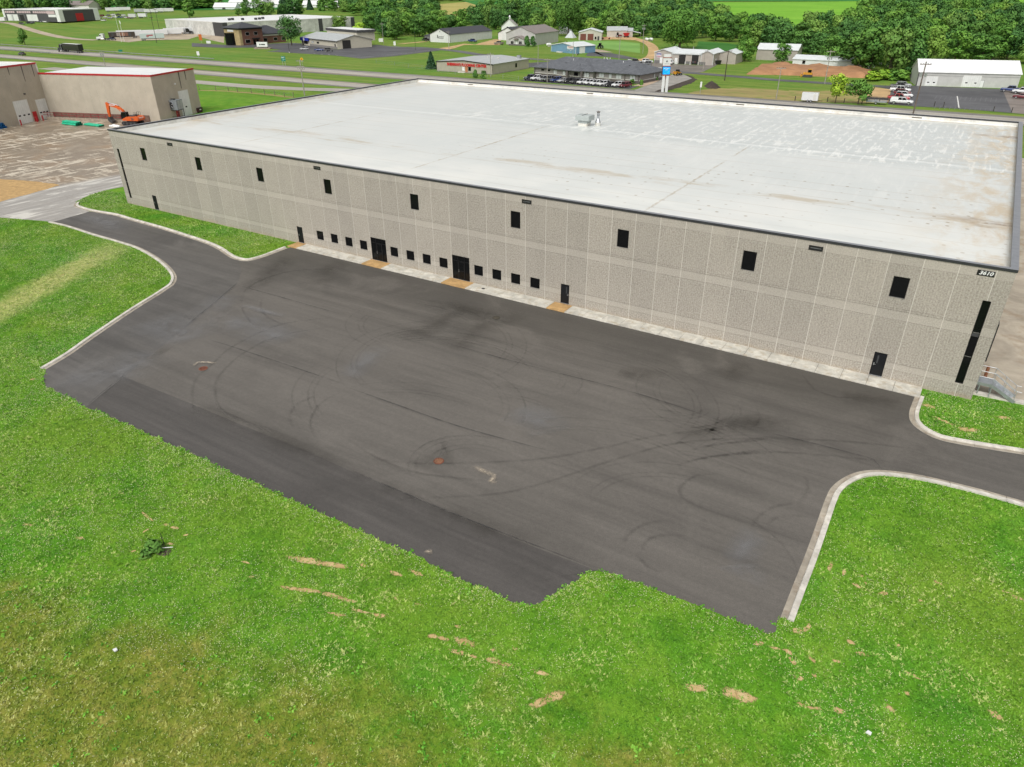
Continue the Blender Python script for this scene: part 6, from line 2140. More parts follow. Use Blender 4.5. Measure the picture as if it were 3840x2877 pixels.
# right-hand lot
for (x, y), kind, rgb, lab, cap_ in (((1145, 770), 'suv', SIL, 'silver car farthest from the road in the row by the shed lot', None), ((1115, 785), 'pickup', GRY, 'grey pickup behind the white pickup in the gravel row', None),
                                   ((1115, 815), 'pickup', WHT, 'white pickup with plain bed in the gravel row, behind red SUV', None), ((1135, 840), 'suv', MAR, 'red SUV between two white vehicles in the gravel row', None),
                                   ((1150, 862), 'suv', WHT, 'white SUV between the two red vehicles in the gravel row', None), ((1100, 890), 'pickup', RED, 'red pickup half hidden behind white pickup with bed cap', None),
                                   ((1125, 922), 'pickup', WHT, 'white pickup with white bed cap parked nearest the road', True)):
    car(kind, g(ZE, x, y), R(2), rgb, lab, 'pickup' if kind == 'pickup' else 'car', cap=cap_)
car('pickup', g(ZE, 2095, 815), R(178), BLUE, 'dark blue pickup parked at the end of the white shed', 'pickup')
car('suv', g(ZE, 2205, 812), R(178), BLK, 'black SUV parked behind the dark blue pickup', 'car')
car('pickup', g(ZE, 2200, 830), R(178), WHT, 'white pickup between dark blue pickup and maroon car', 'pickup')
car('sedan', g(ZE, 2190, 872), R(178), MAR, 'maroon car parked on the tan lot beside the white shed', 'car')
# bank and cream shop
car('suv', g(ZB, 1168, 548), R(215), SIL, 'silver car parked in front of the blue awning', 'car')
car('sedan', g(ZB, 1330, 558), R(30), BLUE, 'blue car parked in front of the cream shop', 'car')
car('jeep', g(ZB, 1435, 566), R(30), BLK, 'black off-roader with spare wheel in front of the cream shop', 'car')
for (x, y), rgb, kind, lab in (((155, 370), BLK, 'pickup', 'black pickup on the gravel behind the bank'), ((205, 372), GRY, 'suv', 'grey car beside the black pickup behind the bank'), ((235, 360), WHT, 'suv', 'white car farther from the bank in the gravel row'),
                               ((240, 376), WHT, 'sedan', 'white sedan close to the bank corner on gravel'), ((268, 376), DKB, 'suv', 'dark blue car hard by the bank corner')):
    car(kind, g(ZB, x, y), R(20), rgb, lab, 'pickup' if kind == 'pickup' else 'car')
car('sedan', g(ZA, 242, 604), R(180), CHR, 'dark grey hatchback driving on the near carriageway', 'car', name='driving_car')
car('pickup', g(ZA, 1225, 440), R(2), DKB, 'dark blue pickup beside the white lorry cab at the trailer yard', 'pickup')
# cars around the far truck shop
far = [((240, 268), CHR), ((320, 262), BLK), ((350, 258), DKB), ((470, 245), SIL), ((505, 248), WHT), ((545, 242), GRY), ((600, 245), CHR), ((700, 245), TANC),
       ((1035, 215), BLK), ((1130, 232), WHT), ((1080, 205), SIL), ((1150, 195), WHT), ((1110, 180), MAR), ((1060, 180), GRY), ((1200, 205), SIL), ((1250, 195), WHT), ((1300, 200), BLUE), ((1340, 195), SIL), ((1390, 200), WHT), ((1420, 205), MAR),
       ((1180, 175), GRY), ((1230, 172), WHT), ((1290, 172), CHR), ((1350, 175), WHT), ((1000, 190), DKB), ((1020, 170), WHT)]
cn = {CHR: 'charcoal', BLK: 'black', DKB: 'dark blue', SIL: 'silver', WHT: 'white', GRY: 'grey', TANC: 'tan', MAR: 'maroon', BLUE: 'blue'}
for k, ((x, y), rgb) in enumerate(far):
    where = 'in front of the far truck shop' if x < 800 else 'in the crowded yard right of the truck shop'
    car(['suv', 'pickup', 'sedan'][k % 3], g(ZA, x, y), R(random.choice((20, 200, 60))), rgb, cn[rgb] + ' vehicle parked ' + where, 'car', 'vehicles parked around the truck shop', name='parked_vehicle')

# ---- lorries and trailers
def trailer_parts(e, x0, x1, rgb, h0=1.25, h1=4.05, side=None):
    m = carpaint(rgb)
    MB().box(x0, x1, -1.28, 1.28, h0, h1).build('box', m, e)
    MB().box(x0 + .3, x1 - .3, -.5, .5, h0 - .3, h0 - .02).build('chassis', BLACK, e)
    MB().box(x0 + .02, x1 - .02, -1.24, 1.24, h1 + .01, h1 + .03).build('roof_sheet', WHITE, e)
    for x in (x0 + 1.2, x0 + 2.5):
        for sg in (-1, 1):
            ty, rm = wheel_mesh(.5, .5)
            o = link('wheel', ty, e)
            o.location = (x, sg * 1.0, .5)
            link('rim', rm, o)
    for sg in (-1, 1):
        MB().box(x1 - 3.2, x1 - 3.0, sg * .7 - .1, sg * .7 + .1, .1, h0 - .02).build('landing_leg', GALV, e)
    if side:
        side(e, x0, x1)
def tractor_parts(e, x, rgb):
    """long-nose tractor unit, front towards +x; x is the back of the sleeper"""
    m = carpaint(rgb)
    MB().loft([[(x, -1.15, 1.0), (x, 1.15, 1.0), (x, 1.15, 3.5), (x, -1.15, 3.5)], [(x + 1.7, -1.15, 1.0), (x + 1.7, 1.15, 1.0), (x + 1.7, 1.15, 3.7), (x + 1.7, -1.15, 3.7)], [(x + 2.6, -1.1, 1.0), (x + 2.6, 1.1, 1.0), (x + 2.6, 1.0, 2.9), (x + 2.6, -1.0, 2.9)]]).build('cab', m, e)
    MB().loft([[(x + 2.6, -1.0, .8), (x + 2.6, 1.0, .8), (x + 2.6, .9, 2.15), (x + 2.6, -.9, 2.15)], [(x + 4.6, -.95, .8), (x + 4.6, .95, .8), (x + 4.6, .75, 1.85), (x + 4.6, -.75, 1.85)]]).build('bonnet', m, e)
    MB().loft([[(x + 1.72, -1.06, 2.3), (x + 2.63, -1.02, 2.2), (x + 2.63, 1.02, 2.2), (x + 1.72, 1.06, 2.3)], [(x + 1.72, -1.06, 3.2), (x + 2.45, -.95, 3.1), (x + 2.45, .95, 3.1), (x + 1.72, 1.06, 3.2)]]).build('windscreen', GLASS, e)
    for sg in (-1, 1):
        MB().box(x + 1.6, x + 2.4, sg * 1.155 - .01, sg * 1.155 + .01, 2.2, 2.95).build('side_window', GLASS, e)
        MB().tube((x + .1, sg * 1.25, 1.0), (x + .1, sg * 1.25, 4.0), .09).build('exhaust', CHROME, e)
        MB().box(x + 4.5, x + 4.66, sg * .75 - .15, sg * .75 + .15, 1.2, 1.45).build('headlight', LAMP_W, e)
        MB().tube((x + .3, sg * .95, .75), (x + 1.9, sg * .95, .75), .32).build('fuel_tank', CHROME, e)
        for xx in (x - 1.6, x - .4, x + 3.7):
            ty, rm = wheel_mesh(.5, .45)
            o = link('wheel', ty, e)
            o.location = (xx, sg * .95, .5)
            link('rim', rm, o)
    MB().box(x - 2.2, x + 4.4, -.42, .42, .6, .85).build('chassis', BLACK, e)
    MB().box(x + 4.55, x + 4.8, -1.1, 1.1, .45, .8).build('bumper', CHROME, e)
    MB().box(x + 4.58, x + 4.63, -.6, .6, .9, 1.75).build('grille', CHROME, e)
t0, t1 = np.array(g(ZA, 1065, 572)), np.array(g(ZA, 745, 552))
tr = empty('semi_truck', 'black tractor with long black box trailer driving on the far carriageway', 'truck', (float((t0[0] + t1[0]) / 2), 159.8, .06), PI)
trailer_parts(tr, -10.6, 4.4, (.012, .012, .013), 1.2, 4.1)
tractor_parts(tr, 5.6, (.015, .016, .03))

def picside(e, x0, x1):
    for k, (a, rgb) in enumerate(((.1, (.05, .05, .05)), (.3, (.30, .26, .24)), (.42, (.22, .11, .07)), (.52, (.33, .19, .13)), (.64, (.2, .1, .07)), (.75, (.05, .05, .05)))):
        MB().box(x0 + (x1 - x0) * a, x0 + (x1 - x0) * (a + .1), -1.30, -1.285, 1.7, 3.7).build('side_graphic', paint(rgb, .5, .2, name='trailer_graphic'), e)
def redlogo(e, x0, x1):
    MB().box(x0 + 4.6, x0 + 7.6, -1.30, -1.285, 2.7, 3.3).build('logo', paint((.4, .03, .06), .5, .1, name='trailer_logo'), e)
    MB().tube((x0 + 4.4, -1.285, 2.6), (x0 + 4.4, -1.30, 2.6), .8, .8, 12).build('logo', paint((.4, .2, .2), .5, .1, name='trailer_logo_ring'), e)
def smalllogo(e, x0, x1):
    MB().box(x0 + 6, x0 + 7, -1.30, -1.285, 2.6, 3.3).build('logo', DKGREY, e)
trl = [((1340, 424), 15.5, (.05, .035, .03), 'trailer with dark photo-printed side beside the white lorry cab', picside, None), ((1420, 405), 15.5, WHT, 'plain white box trailer behind the photo-printed trailer', None, None),
       ((1580, 410), 15.5, WHT, 'white box trailer second from the photo-printed trailer', None, None), ((1700, 400), 15.5, WHT, 'white box trailer just behind the red-logo trailer', smalllogo, None),
       ((1668, 442), 14, (.55, .6, .62), 'pale box trailer with a red logo, parked out in front', redlogo, None), ((1850, 392), 15.5, WHT, 'white box trailer with small dark logo and black door end', smalllogo, None),
       ((1900, 378), 13, WHT, 'white trailer coupled to a black tractor in the trailer row', None, BLK), ((2010, 372), 13, WHT, 'white trailer coupled to the last dark tractor in the row', None, (.02, .025, .035))]
for (x, y), L, rgb, lab, side, cab in trl:
    p = g(ZA, x, y)
    e = empty('box_trailer' if cab is None else 'semi_truck', lab, 'trailer' if cab is None else 'truck', (p[0], p[1], .05), R(56))
    trailer_parts(e, -L / 2, L / 2, rgb, side=side)
    if cab:
        tractor_parts(e, L / 2 + 1.2, cab)
p = g(ZA, 1145, 438)
e = empty('semi_tractor', 'white tractor unit without trailer beside the photo-printed trailer', 'truck', (p[0], p[1], .05), R(220))
tractor_parts(e, 0, WHT)
for (x, y), L, rgb, lab, cab in (((1235, 130), 14, WHT, 'white flat-topped trailer at the left of the upper hill row', None), ((1340, 125), 16, WHT, 'long white tanker-like trailer in the upper hill row', None),
                                 ((1530, 145), 11, (.45, .47, .48), 'grey dump trailer with blue tractor on the upper hill', (.03, .08, .25)), ((1650, 148), 13, WHT, 'white box trailer in the middle of the upper hill row', None),
                                 ((1740, 140), 9, WHT, 'short white trailer between two long white trailers', None), ((1820, 138), 14, WHT, 'white box trailer at the right end of the upper hill row', None),
                                 ((450, 238), 11, (.40, .43, .47), 'pale grey van trailer in front of the truck shop', RED), ((1560, 200), 8, WHT, 'white box body at the end of the crowded vehicle yard', None), ((1450, 205), 7, (.6, .6, .6), 'white lorry among the crowded vehicles', None), ((10, 245), 10, WHT, 'white tanker at the left end of truck shop', None)):
    p = g(ZA, x, y)
    e = empty('box_trailer' if cab is None else 'semi_truck', lab, 'trailer' if cab is None else 'truck', (p[0], p[1], float(hfun(p[0], p[1])) + .06), R(54) if y < 160 else R(30))
    trailer_parts(e, -L / 2, L / 2, rgb)
    if cab:
        tractor_parts(e, L / 2 + 1.2, cab)

# small cargo trailer and flat trailer by the road
p = g(ZE, 318, 902)
e = empty('cargo_trailer', 'white enclosed cargo trailer standing on dry grass by the fence', 'trailer', (p[0], p[1], .05), R(4))
MB().box(-2.2, 2.2, -1.0, 1.0, .5, 2.5).build('box', carpaint(WHT), e)
MB().box(.9, 1.6, -1.02, -1.0, .65, 2.2).build('side_door', OFFW, e)
MB().bar((2.2, 0, .5), (3.4, 0, .45), .12).build('drawbar', BLACK, e)
for x in (-.45, .4):
    for sg in (-1, 1):
        ty, rm = wheel_mesh(.34, .22)
        o = link('wheel', ty, e)
        o.location = (x, sg * .95, .34)
        link('rim', rm, o)
for (x, y), L, lab in (((905, 920), 5.2, 'grey aluminium utility trailer parked behind white capped pickup'), ((905, 893), 6.2, 'dark flatbed trailer beside the small tree and red pickup')):
    p = g(ZE, x, y)
    e = empty('utility_trailer', lab, 'trailer', (p[0], p[1], .05), R(2))
    m = GALV if 'alum' in lab else DKGREY
    MB().box(-L / 2, L / 2, -1.0, 1.0, .5, .62).build('deck', m, e)
    rl = MB()
    for sg in (-1, 1):
        rl.bar((-L / 2, sg, 1.0), (L / 2, sg, 1.0), .08)
        for k in range(5):
            rl.bar((-L / 2 + L * k / 4, sg, .6), (-L / 2 + L * k / 4, sg, 1.0), .07)
        rl.box(-L / 2, L / 2, sg - .02, sg + .02, .6, .85)
    rl.build('side_rail', m, e)
    MB().bar((L / 2, 0, .5), (L / 2 + 1.3, 0, .5), .12).build('drawbar', BLACK, e)
    for sg in (-1, 1):
        ty, rm = wheel_mesh(.36, .22)
        o = link('wheel', ty, e)
        o.location = (0, sg * 1.1, .36)
        link('rim', rm, o)

# ---- excavator on the yard
ORG = paint((0.58, 0.10, 0.015), .4, .12, name='excavator_orange')
p = g(ZA, 1452, 1362)
ex = empty('excavator', 'orange tracked excavator with arched boom beside the tan warehouse', 'excavator', (p[0] - .2, p[1] + .2, .02), R(200))
for sg in (-1, 1):
    tk = MB().side([(-2.1, .35), (-1.75, .02), (1.75, .02), (2.1, .35), (2.1, .6), (1.75, .9), (-1.75, .9), (-2.1, .6)], sg * 1.2 - .3, sg * 1.2 + .3)
    tk = tk.build('track', RUBBER, ex)
    for x in (-1.6, -.55, .55, 1.6):
        MB().tube((x, sg * 1.2 - .32, .45), (x, sg * 1.2 + .32, .45), .3, .3, 10).build('roller', DKGREY, tk)
MB().box(-.9, .9, -.9, .9, .5, 1.05).build('undercarriage', DKGREY, ex)
MB().side([(-2.6, 1.1), (1.7, 1.1), (1.7, 1.5), (.4, 2.0), (-1.6, 2.15), (-2.5, 2.0), (-2.75, 1.6)], -1.35, 1.35).build('house', ORG, ex)
MB().box(-1.5, -.2, -1.1, 1.1, 2.1, 2.3).build('engine_deck', DKGREY, ex)
for k in range(3):
    MB().box(-1.5, -.8, 1.352, 1.37, 1.25 + k * .2, 1.38 + k * .2).build('louvre', DKGREY, ex)
    MB().box(-1.5, -.8, -1.37, -1.352, 1.25 + k * .2, 1.38 + k * .2).build('louvre', DKGREY, ex)
cabm = MB().loft([[(.3, .3, 1.5), (1.9, .3, 1.5), (1.9, 1.32, 1.5), (.3, 1.32, 1.5)], [(.3, .32, 2.2), (1.95, .32, 2.2), (1.95, 1.3, 2.2), (.3, 1.3, 2.2)], [(.4, .4, 3.0), (1.6, .4, 3.0), (1.6, 1.24, 3.0), (.4, 1.24, 3.0)]])
cb = cabm.build('cab', GLASS, ex)
MB().box(.35, 1.65, .36, 1.28, 2.98, 3.1).bar((.32, .33, 1.5), (.4, .4, 3.0), .09).bar((1.93, .33, 2.2), (1.6, .4, 3.0), .09).bar((.32, 1.3, 1.5), (.4, 1.24, 3.0), .09).bar((1.93, 1.3, 2.2), (1.6, 1.24, 3.0), .09).build('cab_frame', BLACK, cb)
hr = MB()
for x in (-1.9, -1.4, -.9):
    hr.bar((x, -1.1, 2.1), (x, -1.1, 2.9), .05).bar((x, .2, 2.1), (x, .2, 2.9), .05)
hr.bar((-1.9, -1.1, 2.9), (-.9, -1.1, 2.9), .05).bar((-1.9, .2, 2.9), (-.9, .2, 2.9), .05)
hr.build('guard_rail', BLACK, ex)
MB().tube((-2.0, .6, 2.1), (-2.0, .6, 2.75), .09).build('exhaust', BLACK, ex)
bmx = [(1.2, 1.5), (2.2, 3.3), (3.6, 4.35), (6.4, 4.75), (6.5, 4.35), (3.9, 3.75), (2.9, 2.9), (1.7, 1.4)]
MB().side(bmx[::-1], -.75, -.25).build('boom', ORG, ex)
MB().side([(6.2, 5.1), (6.75, 5.0), (6.9, 2.6), (6.75, 1.6), (6.4, 1.6), (6.25, 2.8), (5.95, 4.4)][::-1], -.72, -.28).build('stick', ORG, ex)
MB().tube((3.2, -.5, 4.35), (6.35, -.5, 5.0), .1).tube((1.6, -.2, 1.7), (3.0, -.2, 3.4), .09).tube((1.6, -.8, 1.7), (3.0, -.8, 3.4), .09).build('hydraulic_ram', CHROME, ex)
MB().side([(6.3, 1.6), (6.85, 1.6), (7.0, .9), (6.5, .25), (5.9, .15), (5.75, .6), (6.1, 1.0)], -1.1, .1).build('bucket', DKGREY, ex)
text_mesh('lettering', 'HITACHI', .42, WHITE, ex, (4.95, -.765, 4.42), (PI / 2, 0, 0), .012)
text_mesh('lettering', 'HITACHI', .42, WHITE, ex, (4.95, -.235, 4.42), (PI / 2, 0, PI), .012)
text_mesh('lettering', 'HITACHI', .38, WHITE, ex, (-2.73, 0, 1.72), (PI / 2, 0, -PI / 2), .012)

# ---- dumpster, condenser on its stand
p = g(ZA, 2166, 1228)
du = empty('dumpster', 'dark maroon waste dumpster with black lid by the tan warehouse corner', 'dumpster', (p[0], p[1], 0), BANG + PI / 2)
DUM = paint((0.055, 0.012, 0.02), .6, .2, name='maroon_steel')
MB().loft([[(-.95, -.6, .15), (.95, -.6, .15), (.95, .6, .15), (-.95, .6, .15)], [(-1.05, -.75, 1.2), (1.05, -.75, 1.2), (1.05, .75, 1.2), (-1.05, .75, 1.2)]]).build('bin', DUM, du)
for s_ in (-.53, .53):
    MB().box(s_ - .5, s_ + .5, -.78, .78, 1.21, 1.3).build('lid', BLACK, du)
MB().box(-.4, .3, -.78, -.74, .7, .95).build('label_plate', WHITE, du)
for x in (-.8, .8):
    for y in (-.45, .45):
        MB().tube((x - .05, y, .1), (x + .05, y, .1), .1, .1, 8).build('castor', RUBBER, du)
p = g(ZA, 1935, 1296)
cd = empty('condenser_unit', 'grey ventilation unit with round fan on a tall black steel stand', 'fan unit', (p[0], p[1], 0), BANG)
STL = paint((0.27, 0.30, 0.32), .45, .1, .3, name='unit_grey')
MB().box(-1.5, 1.5, -1.0, 1.4, 2.3, 4.7).build('casing', STL, cd)
fn = MB().tube((-.45, -1.0, 3.5), (-.45, -1.28, 3.5), 1.0, .95, 20, cap=False).build('fan_ring', GALV, cd)
MB().tube((-.45, -1.02, 3.5), (-.45, -1.06, 3.5), .94, .94, 20).build('fan_throat', BLACK, fn)
fb = MB()
for k in range(6):
    a = 2 * PI * k / 6 + .3
    fb.face([(-.45 + .1 * math.cos(a), -1.16, 3.5 + .1 * math.sin(a)), (-.45 + .88 * math.cos(a - .18), -1.2, 3.5 + .88 * math.sin(a - .18)), (-.45 + .88 * math.cos(a + .18), -1.12, 3.5 + .88 * math.sin(a + .18))])
fb.build('fan_blade', GALV, fn)
MB().box(1.5, 1.56, -.6, .2, 2.5, 4.5).box(1.5, 1.56, .4, 1.2, 2.5, 4.5).build('access_panel', GALV, cd)
for x in (-.9, .2):
    MB().box(x - .35, x + .35, -.2, .2, 4.7, 4.95).build('lifting_lug', BLACK, cd)
st = MB()
for x in (-1.4, 1.4):
    for y in (-.9, 1.3):
        MB().bar((x, y, 0), (x, y, 2.3), .12).build('stand_leg', BLACK, cd)
MB().path([(-1.4, -.9, 2.24), (1.4, -.9, 2.24), (1.4, 1.3, 2.24), (-1.4, 1.3, 2.24), (-1.4, -.9, 2.24)], .12).path([(-1.4, -.9, .7), (1.4, -.9, .7), (1.4, 1.3, .7)], .08).build('stand_frame', BLACK, cd)

# ---- pipes on the yard
def pipe_stack(p, ang, rows, L, r, mat, label, group, cat='pipe'):
    ux, uy = math.cos(ang), math.sin(ang)
    for j, n in enumerate(rows):
        for k in range(n):
            off = (k - (n - 1) / 2) * r * 2.05
            e = MB()
            c = (p[0] - uy * off, p[1] + ux * off)
            z = r + .03 + j * r * 1.75
            s_ = random.uniform(-.15, .15)
            e.tube((-L / 2, 0, 0), (L / 2, 0, 0), r, r, 10, cap=False)
            e.tube((-L / 2, 0, 0), (-L / 2 + .25, 0, 0), r * 1.18, r * 1.18, 10)
            o = e.build('pipe', mat)
            o.location = (c[0] + ux * s_, c[1] + uy * s_, z)
            o.rotation_euler = (0, 0, ang)
            tag(o, label, cat, group)
GRN = paint((0.02, 0.42, 0.24), .4, .12, name='green_pvc')
pipe_stack(g(ZA, 790, 1362), R(4), (4, 3), 5.6, .24, GRN, 'green plastic pipe stacked in the taller bundle on the yard', 'taller bundle of green pipes')
pipe_stack(g(ZA, 1025, 1372), R(4), (4,), 5.8, .2, GRN, 'green plastic pipe lying in the flat bundle near the excavator', 'flat bundle of green pipes')
pipe_stack(g(ZA, -40, 1395), R(8), (4, 3, 2), 5.5, .24, paint((0.02, 0.20, 0.50), .4, .12, name='blue_pvc'), 'blue plastic pipe stacked by the tan warehouse wall', 'stack of blue pipes')
p = g(ZA, 1255, 1388)
tb = empty('tarp_bundle', 'crumpled white tarpaulin bundle lying beside the green pipes', 'tarp', (p[0], p[1], 0), .3)
tm_ = MB()
sec = []
for i in range(7):
    x = -1.5 + i * .5
    sec.append([(x, math.cos(a) * (.7 - abs(i - 3) * .14) * random.uniform(.8, 1.2), max(0, .25 + math.sin(a) * (.45 - abs(i - 3) * .08) * random.uniform(.8, 1.3))) for a in np.linspace(0, 2 * PI, 9)[:-1]])
tm_.loft(sec).build('sheet', WHITE, tb)
MB().tube((-.3, -.7, .3), (-.3, .7, .3), .04).build('strap', BLACK, tb)

# ---- small machines
YEL = paint((0.58, 0.27, 0.02), .45, .12, name='machine_yellow')
p = g(ZD, 985, 824)
sk = empty('skid_steer', 'yellow and black skid steer loader on the new lot beside soil heap', 'loader', (p[0], p[1], .05), R(70))
MB().side([(-1.3, .5), (1.0, .5), (1.1, 1.0), (-.3, 1.3), (-1.4, 1.3)], -.6, .6).build('body', YEL, sk)
MB().loft([[(-.4, -.5, 1.1), (.8, -.5, 1.0), (.8, .5, 1.0), (-.4, .5, 1.1)], [(-.4, -.5, 2.0), (.6, -.5, 2.0), (.6, .5, 2.0), (-.4, .5, 2.0)]]).build('cab', BLACK, sk)
for sg in (-1, 1):
    MB().bar((-1.3, sg * .75, 1.4), (1.2, sg * .75, .9), .16, .22).build('lift_arm', YEL, sk)
    for x in (-.7, .7):
        ty, rm = wheel_mesh(.42, .3)
        o = link('wheel', ty, sk)
        o.location = (x, sg * .8, .42)
        link('rim', rm, o)
MB().side([(1.2, .1), (2.0, .1), (1.4, .8), (1.2, .8)], -.95, .95).build('bucket', DKGREY, sk)
p = g(ZE, 300, 682)
dz = empty('bulldozer', 'small yellow bulldozer working at the foot of the brown dirt mound', 'bulldozer', (p[0], p[1], .05), R(188))
for sg in (-1, 1):
    MB().side([(-1.7, .35), (-1.4, .02), (1.4, .02), (1.7, .35), (1.4, .85), (-1.4, .85)], sg * .9 - .25, sg * .9 + .25).build('track', DKGREY, dz)
MB().side([(-1.5, .6), (1.6, .6), (1.6, 1.5), (.2, 1.6), (-1.5, 1.5)], -.6, .6).build('hull', YEL, dz)
MB().box(-1.1, .1, -.6, .6, 1.5, 2.5).build('cab', GLASS, dz)
MB().box(-1.2, .2, -.68, .68, 2.5, 2.62).build('cab_roof', YEL, dz)
MB().side([(2.0, .1), (2.25, .1), (2.35, 1.1), (2.1, 1.1)], -1.5, 1.5).build('blade', YEL, dz)
MB().bar((.5, -.95, .5), (2.1, -.95, .5), .16).bar((.5, .95, .5), (2.1, .95, .5), .16).build('push_arm', YEL, dz)
# farm machines, tanks, odd small things
def tractor(p, rz, rgb, label):
    e = empty('farm_tractor', label, 'tractor', (p[0], p[1], .03), rz)
    m = carpaint(rgb)
    MB().side([(-.2, .8), (2.0, .8), (2.0, 1.5), (-.2, 1.6)], -.4, .4).build('bonnet', m, e)
    MB().box(-1.3, -.1, -.55, .55, .9, 2.5).build('cab', GLASS, e)
    MB().box(-1.4, 0, -.62, .62, 2.5, 2.62).build('cab_roof', m, e)
    for x, r, y in ((-.9, .8, .85), (1.6, .5, .7)):
        for sg in (-1, 1):
            ty, rm = wheel_mesh(r, .35)
            o = link('wheel', ty, e)
            o.location = (x, sg * y, r)
            link('rim', rm, o)
    return e
tractor(g(ZD, 348, 410), R(20), MAR, 'dark red farm tractor standing before the white farm shed')
tractor(g(ZC, 2085, 525), R(90), MAR, 'small dark red tractor at the gravel edge behind red pickup')
tractor(g(ZD, 150, 530), R(90), BLK, 'black implement carrier with raised arms beside the hay field')
p = g(ZD, 432, 410)
rd = empty('feed_wagon', 'red feed wagon with hopper beside the white farm shed', 'wagon', (p[0], p[1], .03), R(15))
MB().loft([[(-1.2, -.5, .8), (1.2, -.5, .8), (1.2, .5, .8), (-1.2, .5, .8)], [(-2.0, -1.1, 2.6), (2.0, -1.1, 2.6), (2.0, 1.1, 2.6), (-2.0, 1.1, 2.6)]]).build('hopper', REDP, rd)
for x in (-1, 1):
    for sg in (-1, 1):
        o = link('wheel', wheel_mesh(.42, .3)[0], rd)
        o.location = (x, sg * .8, .42)
p = g(ZD, 210, 430)
hk = empty('hay_rake', 'red spindly hay implement parked beside the cream garage', 'implement', (p[0], p[1], .03), R(10))
MB().bar((-3, 0, .8), (3, 0, .8), .2).bar((-2, -1.2, .6), (-2, 1.2, 1.2), .15).bar((0, -1.2, .6), (0, 1.2, 1.4), .15).bar((2, -1.2, .6), (2, 1.2, 1.2), .15).build('frame', REDP, hk)
for x in (-2, 2):
    o = link('wheel', wheel_mesh(.5, .25)[0], hk)
    o.location = (x, 0, .5)
for (x, y), lab in (((655, 448), 'white gas tank lying left of its twin by the gravel drive'), ((700, 448), 'white gas tank lying right of its twin by the gravel drive')):
    p = g(ZD, x, y)
    e = empty('gas_tank', lab, 'tank', (p[0], p[1], 0), R(-50))
    MB().loft([[(xx, rr * math.cos(a), 1.0 + rr * math.sin(a)) for a in np.linspace(0, 2 * PI, 11)[:-1]] for xx, rr in ((-2.2, .1), (-2.0, .55), (-1.6, .75), (1.6, .75), (2.0, .55), (2.2, .1))]).build('shell', WHITE, e)
    for xx in (-1.2, 1.2):
        MB().box(xx - .12, xx + .12, -.5, .5, 0, .45).build('saddle', KERB, e)
p = g(ZC, 1680, 508)
e = empty('gas_tank', 'white gas tank on the grass beside the blue shed', 'tank', (p[0], p[1], 0), R(60))
MB().loft([[(xx, rr * math.cos(a), 1.0 + rr * math.sin(a)) for a in np.linspace(0, 2 * PI, 11)[:-1]] for xx, rr in ((-1.5, .1), (-1.3, .55), (-.9, .75), (.9, .75), (1.3, .55), (1.5, .1))]).build('shell', WHITE, e)
MB().box(-.6, .6, -.5, .5, 0, .45).build('saddle', KERB, e)
for (z, x, y), rgb, lab in (((ZD, 1425, 705), BLK, 'black waste dumpster beside the repair shop on grass'), ((ZB, 1760, 512), (.02, .12, .42), 'blue waste skip at the corner of the cream shop'), ((ZB, 1808, 503), (.02, .10, .38), 'smaller blue skip between the blue skip and grey bin'), ((ZB, 1845, 500), GRY, 'dark grey bin at the end of the skips by cream shop'),
                            ((ZB, 175, 335), (.32, .05, .03), 'rusty red container by the dark factory corner')):
    p = g(z, x, y)
    e = empty('waste_skip', lab, 'dumpster', (p[0], p[1], .04), R(15))
    k = 1.0 if 'blue waste' not in lab and 'container' not in lab else 1.6
    MB().loft([[(-1.3 * k, -.7, .1), (1.3 * k, -.7, .1), (1.3 * k, .7, .1), (-1.3 * k, .7, .1)], [(-1.5 * k, -.9, 1.5), (1.5 * k, -.9, 1.5), (1.5 * k, .9, 1.5), (-1.5 * k, .9, 1.5)]]).build('bin', carpaint(rgb), e)
    MB().box(-1.5 * k, 1.5 * k, -.92, .92, 1.5, 1.6).build('lid', BLACK if 'black' in lab or 'bin' in lab else carpaint(rgb), e)

# ================================================================== POLES, SIGNS, FENCES
def pole(z, base, h, label, arms=(0.9,), transformer=False, r=.16, mat=None, lean=0.0, rz=0.3, lamp=False):
    p = g(z, *base)
    e = empty('utility_pole', label, 'pole', (p[0], p[1], float(hfun(p[0], p[1]))), rz)
    e.rotation_euler = (0, lean, rz)
    MB().tube((0, 0, -.2), (0, 0, h), r, r * .65, 8).build('shaft', mat or WOODP, e)
    for a in arms:
        ar = MB().box(-1.3, 1.3, -.08, .08, h * a - .08, h * a + .08).build('crossarm', mat or WOODP, e)
        for x in (-1.15, -.5, .5, 1.15):
            MB().tube((x, 0, h * a + .08), (x, 0, h * a + .32), .06).build('insulator', DKGREY, ar)
    if transformer:
        for x in (-.55, .55):
            MB().tube((x, -.3, h * .72), (x, -.3, h * .72 + .95), .28, .28, 10).build('transformer', GALV, e)
    return e
GREYW = paint((0.30, 0.28, 0.25), .85, .2, scale=4, name='grey_wood')
pole(ZA, (1155, 745), 6.4, 'wooden utility pole with two grey transformers behind the tan warehouse', (.95,), True, mat=GREYW)
pole(ZB, (1170, 1042), 10.2, 'tall weathered pole with three crossarms beside the frontage road', (.97, .82, .74), False, .2, GREYW, .0)
pole(ZC, (1048, 838), 8.2, 'wooden pole at the corner of the flooring store', (.93,), False, .16, GREYW)
pole(ZC, (592, 545), 9.0, 'wooden pole in front of the white pole shed', (.93,), False, .15, GREYW)
pole(ZC, (1562, 715), 8.0, 'wooden pole behind the lot between store and office', (), False, .15, GREYW)
pole(ZC, (1662, 900), 7.6, 'wooden pole standing in the row of office cars', (.96,), False, .15, GREYW)
pole(ZC, (1942, 635), 7.0, 'wooden pole on the grass in front of the blue shed', (), False, .14, GREYW)
pole(ZD, (350, 668), 9.4, 'wooden pole with lamp between the blue shed and repair yard', (), False, .16, GREYW)
